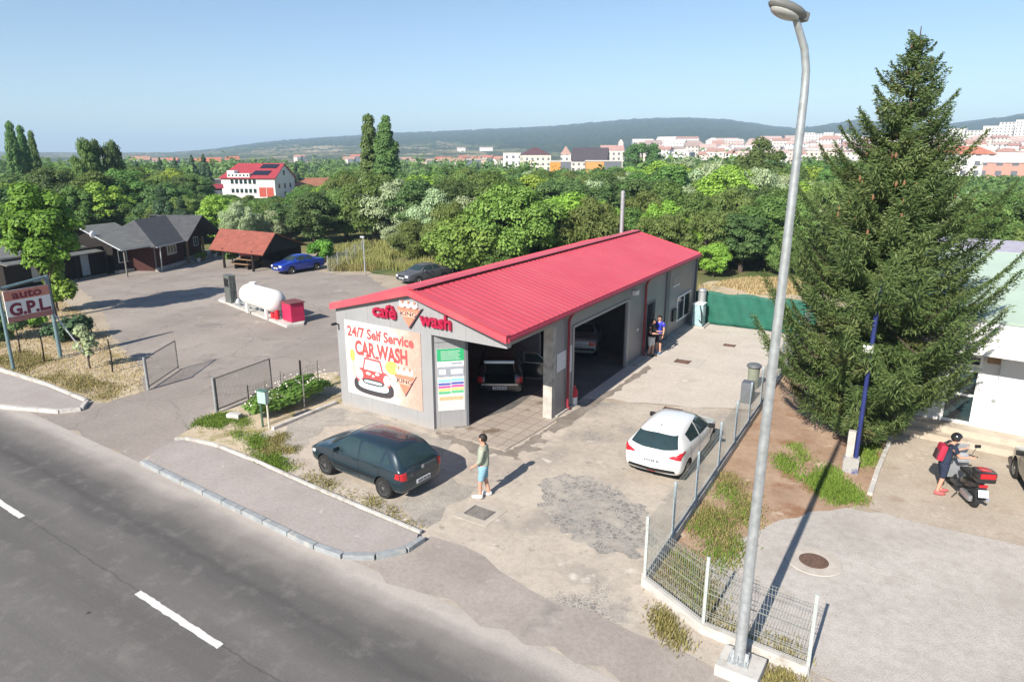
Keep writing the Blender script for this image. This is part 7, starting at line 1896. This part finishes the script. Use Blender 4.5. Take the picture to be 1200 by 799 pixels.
# ---------------------------------------------------------------- the big spruce
def spruce(loc, H, Rm, label):
    rs = np.random.RandomState(42); root = empty('spruce_tree', (loc[0], loc[1], 0), 0, label, 'spruce')
    MB().tube([(0, 0, -0.1), (0, 0, 1.5), (0.05, 0, 6), (0.02, 0, 10), (0, 0, H)], [0.24, 0.20, 0.13, 0.06, 0.012], 10).build('trunk', MT['bark'], root, True)
    Ps = []; Ns = []; Ts = []; Ls = []; Ws = []; bm_ = MB()
    z = 1.15; br = 0
    while z < H - 0.15:
        t = (z - 0.9) / (H - 0.9)
        Rz = min(Rm, 5.2 * (1 - t)) * min(1.0, 0.42 + t / 0.36) * 0.97 + 0.06
        nbr = int(7 + 4 * (1 - t)); off = rs.uniform(0, 6.28)
        for k in range(nbr):
            ang_ = off + 2 * np.pi * k / nbr + rs.uniform(-.25, .25)
            Lb = Rz * rs.uniform(0.62, 1.14) * ((0.66 + 0.08 * max(0, z - 1.2)) if (z < 4.6 and math.cos(ang_ - 0.45) > 0.15) else 1.0)
            zb = z + rs.uniform(-.14, .14)
            rise = 0.55 * t + 0.02; droop_ = 0.40 * (1 - t) + 0.06
            m = max(6, int(Lb * 22)); s = np.linspace(0.10, 1, m)
            up = Lb * (rise * s - droop_ * np.sin(s * 2.3) + 0.30 * s ** 3)
            cx = np.cos(ang_) * Lb * s; cy = np.sin(ang_) * Lb * s
            path = np.stack([cx, cy, zb + up], 1)
            if k % 2 == 0 or t > .6: bm_.tube([tuple(path[i]) for i in (0, m // 2, m - 1)], [0.022 * (1 - t) + 0.008, 0.014 * (1 - t) + 0.006, 0.003], 4)
            dirv = np.gradient(path, axis=0); dirv = unit(dirv); sd = np.stack([-np.sin(ang_) * np.ones(m), np.cos(ang_) * np.ones(m), np.zeros(m)], 1)
            for sg in (-1, 1):
                tl = (0.14 + 0.44 * np.sin(np.pi * (0.12 + 0.80 * s)) ** 0.8) * min(1.0, 0.22 + Lb * 0.36) * rs.uniform(0.75, 1.2, m)
                for q in range(9):
                    f = (q + 0.5) / 9
                    tw = unit(sd * sg + dirv * 0.75 + np.array([0, 0, -0.42]) * (1 - 0.6 * t) + 0.16 * rs.normal(size=(m, 3)))
                    c = path + tw * (tl * f)[:, None] + np.array([0, 0, -1.0]) * (0.10 * f ** 2 * tl)[:, None]
                    Ps.append(c); Ts.append(tw + 0.25 * rs.normal(size=(m, 3))); Ns.append(unit(np.cross(tw, dirv) * sg + np.array([0, 0, 0.8]) + 0.45 * rs.normal(size=(m, 3))))
                    Ls.append((tl / 9 * 1.8 + 0.05) * rs.uniform(.8, 1.25, m)); Ws.append(np.full(m, 0.030) * rs.uniform(.7, 1.4, m))
                # hanging tassels
                hang = rs.uniform(0.10, 0.34, m) * (1 - 0.75 * t)
                c = path + sd * (sg * rs.uniform(0.02, 0.5, m) * tl)[:, None] - np.array([0, 0, 1.0]) * (hang * 0.6)[:, None]
                Ps.append(c); Ts.append(np.tile([0, 0, -1.0], (m, 1)) + .3 * rs.normal(size=(m, 3))); Ns.append(unit(np.stack([np.cos(ang_) * np.ones(m), np.sin(ang_) * np.ones(m), np.full(m, .25)], 1) + .5 * rs.normal(size=(m, 3)))); Ls.append(hang * 1.3); Ws.append(np.full(m, 0.045))
            br += 1
        z += 0.40 - 0.06 * t
    V, F = quads(np.vstack(Ps), unit(np.vstack(Ns)), np.concatenate(Ls), np.concatenate(Ws), rs, np.vstack(Ts))
    m, t, p, out = nt('spruce_needles')
    g = t.nodes.new('ShaderNodeNewGeometry')
    f = mathn(t, 'ADD', mathn(t, 'MULTIPLY', noise(t, g.outputs['Position'], 1.0, 3), 0.75), mathn(t, 'MULTIPLY', g.outputs['Random Per Island'], 0.35))
    c = ramp(t, f, [(0.22, (0.040, 0.074, 0.020)), (0.55, (0.084, 0.132, 0.036)), (0.85, (0.165, 0.210, 0.070))])
    c = mixc(t, ramp(t, noise(t, g.outputs['Position'], 0.55, 3), [(0.58, (0, 0, 0)), (0.72, (0.6, 0.6, 0.6))]), c, (0.150, 0.108, 0.048))
    t.links.new(c, p.inputs['Base Color']); p.inputs['Roughness'].default_value = 0.6; p.inputs['Specular IOR Level'].default_value = 0.25
    tr = t.nodes.new('ShaderNodeBsdfTranslucent'); t.links.new(c, tr.inputs['Color']); mx = t.nodes.new('ShaderNodeMixShader'); mx.inputs[0].default_value = 0.22
    t.links.new(p.outputs[0], mx.inputs[1]); t.links.new(tr.outputs[0], mx.inputs[2]); t.links.new(mx.outputs[0], out.inputs['Surface'])
    link('foliage', mesh_np('foliage', V, F, [m]), root)
    bm_.build('branches', MT['bark'], root)
    rc = random.Random(6); c0 = None
    for k in range(48):
        a_ = rc.uniform(0, 6.28); zz = H * rc.uniform(0.55, 0.97); rr_ = Rm * (1 - zz / H) ** .8 * rc.uniform(.6, 1.0)
        if c0 is None: c0 = cn_ = MB().ell((0, 0, 0), (0.035, 0.035, 0.085), 6, 5).build('cone', M('brown_cone', (0.20, 0.10, 0.05), 0.8, 0.2), root, True)
        else: cn_ = c0.copy(); COL.objects.link(cn_); cn_.parent = root
        cn_.location = (math.cos(a_) * rr_, math.sin(a_) * rr_, zz)
    print('spruce quads', len(F))
spruce((-0.6, 23.1), 12.3, 3.55, 'large dense spruce with drooping branches standing between the side fence and the white shop')

# ---------------------------------------------------------------- far buildings
def house(name, label, cat, u, d, w, dp, zb, zt, roof, wall, rcol=None, rz=0.0, rise=2.0, group=None, win=(3.0, 3.0), winc=(0.12, 0.13, 0.15), over=0.3):
    b, a = az_pt(u, d); az = math.atan2(b, a)
    r_ = empty(name, (b, a, 0), -az + rz, label, cat, group)
    key = 'far_wall_%d_%d_%d_%d' % (int(wall[0] * 100), int(wall[1] * 100), int(wall[2] * 100), int(win[0] * 10))
    m = bpy.data.materials.get(key) or grid_facade(key, wall, winc, win[0], win[1], 0.42, 0.5)
    MB().bbox(-w / 2, w / 2, 0, dp, min(zb, 0) - 1, zt).build('wall', m, r_)
    if roof == 'flat':
        MB().bbox(-w / 2 - .2, w / 2 + .2, -.2, dp + .2, zt + .003, zt + 0.5).build('parapet', bpy.data.materials.get('far_parapet') or M('far_parapet', (0.5, 0.47, 0.44), 0.8, 0.1), r_)
        return r_
    rk = 'far_roof_%d_%d' % (int(rcol[0] * 100), int(rcol[1] * 100))
    rm_ = bpy.data.materials.get(rk) or M(rk, rcol, 0.7, 0.15, 0.6)
    W, z0, z1 = w / 2 + over, zt, zt + rise
    mb = MB()
    if roof == 'gable':
        mb.add([(-W, -over, z0), (W, -over, z0), (W, dp / 2, z1), (-W, dp / 2, z1), (W, dp + over, z0), (-W, dp + over, z0)], [(0, 1, 2, 3), (3, 2, 4, 5), (0, 3, 5), (1, 4, 2), (0, 5, 4, 1)])
    elif roof == 'gable_front':
        mb.add([(-W, -over, z0), (W, -over, z0), (0, -over, z1), (-W, dp + over, z0), (W, dp + over, z0), (0, dp + over, z1)], [(0, 1, 2), (4, 3, 5), (0, 2, 5, 3), (1, 4, 5, 2), (0, 3, 4, 1)])
    else:
        k = min(w, dp) * 0.45
        mb.add([(-W, -over, z0), (W, -over, z0), (W, dp + over, z0), (-W, dp + over, z0), (-W + k, dp / 2, z1), (W - k, dp / 2, z1)], [(0, 1, 5, 4), (1, 2, 5), (2, 3, 4, 5), (3, 0, 4), (3, 2, 1, 0)])
    mb.build('roof', rm_, r_)
    return r_
zv = lambda v, d: 8.9 - (v - 183) / 828 * d
# the white building with the bright red roof
d0 = 165
b, a = az_pt(256, d0); b2, a2 = az_pt(319, d0 - 6); b3, a3 = az_pt(346, d0 + 10)
Lx = math.hypot(b2 - b, a2 - a); Ly = math.hypot(b3 - b2, a3 - a2)
wb = empty('white_building', (b, a, 0), math.atan2(a2 - a, b2 - b), 'long white building with a bright red roof and dark solar panels beyond the trees', 'building')
Zt, Zr = zv(206.5, d0), zv(191.5, d0)
wht = M('far_white_render', (0.70, 0.69, 0.67), 0.7, 0.03, 0.5)
dpt = 9.5
mb = MB(); mb.bbox(0, Lx, 0, dpt, -1, Zt); mb.add([(Lx, 0, Zt + .002), (Lx, dpt, Zt + .002), (Lx, dpt / 2, Zr - .15), (Lx - .2, 0, Zt + .002), (Lx - .2, dpt, Zt + .002), (Lx - .2, dpt / 2, Zr - .15)], [(0, 1, 2), (5, 4, 3), (0, 2, 5, 3), (1, 4, 5, 2), (0, 3, 4, 1)]); mb.build('wall', wht, wb)
mb = MB(); mb.slab([(-.4, -.4, Zt - .1), (Lx + .4, -.4, Zt - .1), (Lx + .3, dpt / 2, Zr), (1.6, dpt / 2, Zr)], 0.15); mb.slab([(1.6, dpt / 2, Zr), (Lx + .3, dpt / 2, Zr), (Lx + .4, dpt + .4, Zt - .1), (-.4, dpt + .4, Zt - .1)], 0.15); mb.slab([(-.4, dpt + .4, Zt - .1), (-.4, -.4, Zt - .1), (1.6, dpt / 2, Zr)], 0.15); mb.build('roof', M('far_red_roof', (0.30, 0.04, 0.05), 0.5, 0.08, 0.5), wb)
sl = lambda y, o=0.0: Zt - .1 + (Zr - Zt + .1) * (y + .4) / (dpt / 2 + .4) + o
for x0, x1, y0, y1 in ((Lx * .62, Lx * .93, 2.9, 4.2), (Lx * .55, Lx * .86, 0.6, 2.0)):
    mb = MB(); mb.slab([(x0, y0, sl(y0, .14)), (x1, y0, sl(y0, .14)), (x1 + .3, y1, sl(y1, .14)), (x0 + .3, y1, sl(y1, .14))], 0.08); mb.build('solar_panel', M('solar_panel', (0.012, 0.014, 0.03), 0.35, 0.1), wb)
for k in range(6):
    x = 1.6 + k * (Lx * .55 - 1.6) / 6
    o = MB().bbox(x, x + .8, -.1, 1.6, Zt, Zt + (1.5 if k < 2 else .9)).build('dormer', wht, wb)
    MB().bbox(x + .2, x + .6, -.13, -.102, Zt + .3, Zt + .7).build('pane', MT['glass'], o)
for zz in (Zt - 1.3, Zt - 3.2):
    for k in range(6):
        x = 2.2 + k * Lx * .5 / 6; MB().bbox(x, x + .7, -.05, -.003, zz, zz + .9).build('window', MT['glass'], wb)
for x in (Lx * .70, Lx * .84): MB().bbox(x, x + 1.6, -.05, -.003, 0.2, Zt - 2.0).build('garage_door', M('far_red_door', (0.36, 0.06, 0.04), 0.6, 0.1), wb)
for y, z in ((2.0, Zt - 1.8), (4.6, Zt - 1.8), (7.2, Zt - 1.8), (4.6, Zt + 1.0), (4.6, Zt - 3.6)): MB().bbox(Lx + .003, Lx + .05, y - .35, y + .35, z - .5, z + .5).build('window', MT['glass'], wb)
house('tiled_house', 'low house with a brown-red tiled roof right of the white red-roofed building', 'house', 368, 168, 9, 7, 0, zv(217, 168), 'gable', (0.40, 0.33, 0.27), (0.28, 0.12, 0.07), 0.2, 1.8, None, (4, 4))
house('white_shed', 'low white sheds left of the white red-roofed building', 'shed', 240, 172, 7, 6, 0, zv(211, 172), 'flat', (0.62, 0.62, 0.60))
house('red_shed', 'small dark red roofed shed left of the white building', 'shed', 240, 150, 5, 4, 0, zv(218, 150), 'gable', (0.45, 0.42, 0.4), (0.26, 0.03, 0.05), 0, 0.8, None, (9, 9))
# cream and dark-roofed blocks in the middle distance
dm = 420
house('school_building', 'cream three-storey block with a dark red-brown hip roof, far behind the trees', 'building', 629, dm, 17, 16, 0, zv(182.5, dm), 'hip', (0.66, 0.60, 0.48), (0.10, 0.045, 0.05), 0.12, 4.2, None, (3.2, 3.0))
house('school_building', 'cream block with a white gable end between two dark-roofed blocks', 'building', 663, dm + 5, 6, 20, 0, zv(182, dm), 'gable_front', (0.64, 0.60, 0.52), (0.42, 0.26, 0.22), 0, 5, None, (3.2, 3.0))
house('school_building', 'long hall with a dark grey-brown roof beside the white gable', 'building', 690, dm, 21, 22, 0, zv(190, dm), 'gable', (0.52, 0.47, 0.42), (0.06, 0.045, 0.05), -0.1, 8, None, (3.2, 3.0))
house('school_building', 'cream block with a pale pink roof right of the dark long roof', 'building', 718, dm + 30, 14, 14, 0, zv(177.5, dm + 30), 'gable', (0.62, 0.56, 0.48), (0.42, 0.25, 0.22), 0.1, 3.2, None, (3.2, 3.0))
house('roof_tower', 'small white turret above the pale pink roof of the cream block', 'tower', 727, dm + 38, 3, 3, 0, zv(170, dm + 38), 'hip', (0.7, 0.68, 0.64), (0.5, 0.4, 0.36), 0, 2.5, None, (9, 9))
house('white_building', 'low white block left of the dark-roofed cream building', 'building', 600, dm + 20, 11, 8, 0, zv(181, dm + 20), 'flat', (0.68, 0.67, 0.65), None, 0, 0, None, (4, 3.5))
house('orange_hall', 'left orange industrial hall below the cream buildings', 'hall', 657, 300, 9, 6, 0, zv(190.5, 300), 'flat', (0.62, 0.24, 0.04), None, 0, 0, None, (30, 30))
house('orange_hall', 'right orange hall among the trees below the long dark roof', 'hall', 708, 300, 15, 6, 0, zv(190, 300), 'flat', (0.58, 0.26, 0.08), None, 0.1, 0, None, (30, 30))
house('warehouse', 'long sand-coloured warehouse in the fields left of the cream buildings', 'warehouse', 545, 560, 34, 10, 0, zv(188.5, 560), 'gable', (0.50, 0.40, 0.28), (0.40, 0.34, 0.26), 0, 1.2, None, (30, 30))
house('warehouse', 'low tan warehouse at the far edge of the fields', 'warehouse', 500, 600, 28, 10, 0, zv(189, 600), 'gable', (0.46, 0.38, 0.28), (0.42, 0.30, 0.2), 0, 1.2, None, (30, 30))
# the brick block and neighbours at the right edge
house('brick_block', 'pink brick apartment block with a white gable roof at the right edge beyond the trees', 'building', 1188, 260, 15, 10, 0, zv(190, 260), 'gable', (0.48, 0.24, 0.19), (0.50, 0.47, 0.45), -0.15, 3.0, None, (4.0, 2.9))
house('white_block', 'white low-rise block left of the pink brick block', 'building', 1128, 260, 18, 10, 0, zv(182, 260), 'hip', (0.62, 0.60, 0.58), (0.40, 0.15, 0.10), 0.2, 2.5, None, (3.5, 2.9))
house('white_block', 'white block partly hidden behind the spruce top branches', 'building', 1098, 300, 14, 10, 0, zv(186, 300), 'flat', (0.66, 0.64, 0.62), None, 0.1, 0, None, (3.2, 2.9))
rg = random.Random(21)
n = 0
for row, (dist, vt0, vt1) in enumerate(((560, 177, 183), (640, 173, 180), (740, 169, 176), (860, 166, 172), (980, 164, 169))):
    u = 750 + rg.uniform(0, 8)
    while u < 1230:
        w = rg.uniform(9, 22) * (dist / 700)
        vt = rg.uniform(vt0, vt1)
        gz_ = 0.86 * hills_z(*az_pt(u, dist))
        pk = rg.random()
        house('town_house', 'distant pale town house with a reddish roof on the edge of the hills', 'house', u, dist, w, 12, gz_, zv(vt, dist), 'gable' if pk < .6 else 'hip', (lambda q: rg.choice([(0.66, 0.62, 0.57), (0.62, 0.54, 0.46), (0.60, 0.46, 0.40), (0.68, 0.66, 0.63)]))(0),
              rg.choice([(0.36, 0.20, 0.16), (0.44, 0.32, 0.28), (0.33, 0.24, 0.21), (0.52, 0.48, 0.45)]), rg.uniform(-.4, .4), rg.uniform(2.0, 3.6) * dist / 700, 'town houses below the hills', (3.4, 3.0))
        u += w / dist * 800 * rg.uniform(1.0, 1.5); n += 1
for u0, vt, dist, w in ((946, 160, 900, 18), (957, 161, 930, 16), (968, 160, 920, 17), (982, 161, 900, 18), (993, 163, 930, 16), (1008, 164, 930, 20), (1118, 158, 900, 26), (1138, 160, 880, 24), (1158, 156, 900, 28), (1176, 153, 920, 28), (1198, 151, 900, 34), (1215, 152, 900, 30)):
    gz_ = 0.86 * hills_z(*az_pt(u0, dist))
    house('tower_block', 'distant white flat-roofed apartment block standing above the red town roofs', 'apartment block', u0, dist, w * .62, 12, gz_, zv(vt, dist), 'flat', (0.66, 0.63, 0.58), None, rg.uniform(-.2, .2), 0, 'white apartment blocks of the town', (3.2, 2.9))
for k in range(26):
    u = rg.uniform(120, 600); dist = rg.uniform(420, 900)
    gz_ = 0.86 * hills_z(*az_pt(u, dist))
    house('village_house', 'tiny far village house among the fields left of the town', 'house', u, dist, rg.uniform(8, 14), 8, gz_, gz_ + rg.uniform(4, 6), 'gable', (0.6, 0.55, 0.5), rg.choice([(0.40, 0.14, 0.09), (0.34, 0.2, 0.15)]), rg.uniform(-.5, .5), 2.4, 'far village houses in the plain', (30, 30))
for k in range(9):
    u = 760 + rg.uniform(-20, 90) if k < 6 else rg.uniform(540, 620); dist = 1300
    gz_ = 0.86 * hills_z(*az_pt(u, dist))
    house('hill_house', 'tiny pale farm building on the green hillside above the town', 'house', u, dist, rg.uniform(8, 20), 8, gz_, gz_ + 4.5, 'gable', (0.66, 0.63, 0.6), (0.5, 0.42, 0.38), 0, 2, 'pale farm buildings on the hillside', (30, 30))
# poles standing about
for (p, h, lab) in (((-36.22, 39.33), 2.9, 'pale lamp post on the waste ground behind the yard'),):
    o = empty('lamp_post', p, 0, lab, 'lamp post')
    MB().cyl((0, 0, 0), (0, 0, h), 0.06, 0.045, 8).build('post', MT['steel'], o, True); MB().cbox((-.08, 0, h), (0.34, 0.16, 0.10), 0.03).build('lamp', MT['white_metal'], o, True)
rf = empty('wire_fence', (-38.67, 37.89), 0, 'wire fence on thin posts behind the yard and the blue car', 'fence')
q0, q1 = Vector((-38.67, 37.89)), Vector((-43.42, 46.94)); dv = q1 - q0
mb = MB(); wire_panel(mb, (0, 0), (dv.x, dv.y), 0.1, 1.3, 0.25, 0.25, 0.004); mb.build('wire_panel', MT['steel'], rf)
for k in range(5): MB().cyl((dv.x * k / 4, dv.y * k / 4, 0), (dv.x * k / 4, dv.y * k / 4, 1.45), 0.035, None, 6).build('post', MT['steel'], rf, True)
hw = empty('wire_fence', (-19.5, 14.85, 0), 0, 'thin rusty wire fence running along the back of the clipped hedge', 'fence')
mb = MB(); wire_panel(mb, (0, 0), (0, 3.3), 0.15, 1.05, 0.12, 0.15, 0.0025); mb.build('wire_panel', MT['iron'], hw)
for y in (0, 1.65, 3.3): MB().cyl((0, y, 0), (0, y, 1.12), 0.022, None, 6).build('post', MT['iron'], hw, True)
# air between here and the hills
hb = MB().bbox(-8000, 8000, -800, 7000, -6, 206).build('haze', bpy.data.materials.new('air'))
tag(hb, 'thin blue summer haze over the valley', kind='stuff')
am = hb.data.materials[0]; am.use_nodes = True; t = am.node_tree; t.nodes.clear()
out = t.nodes.new('ShaderNodeOutputMaterial'); pv_ = t.nodes.new('ShaderNodeVolumePrincipled')
pv_.inputs['Color'].default_value = (0.58, 0.79, 1.0, 1); pv_.inputs['Density'].default_value = 0.00031; pv_.inputs['Anisotropy'].default_value = 0.0
t.links.new(pv_.outputs[0], out.inputs['Volume'])
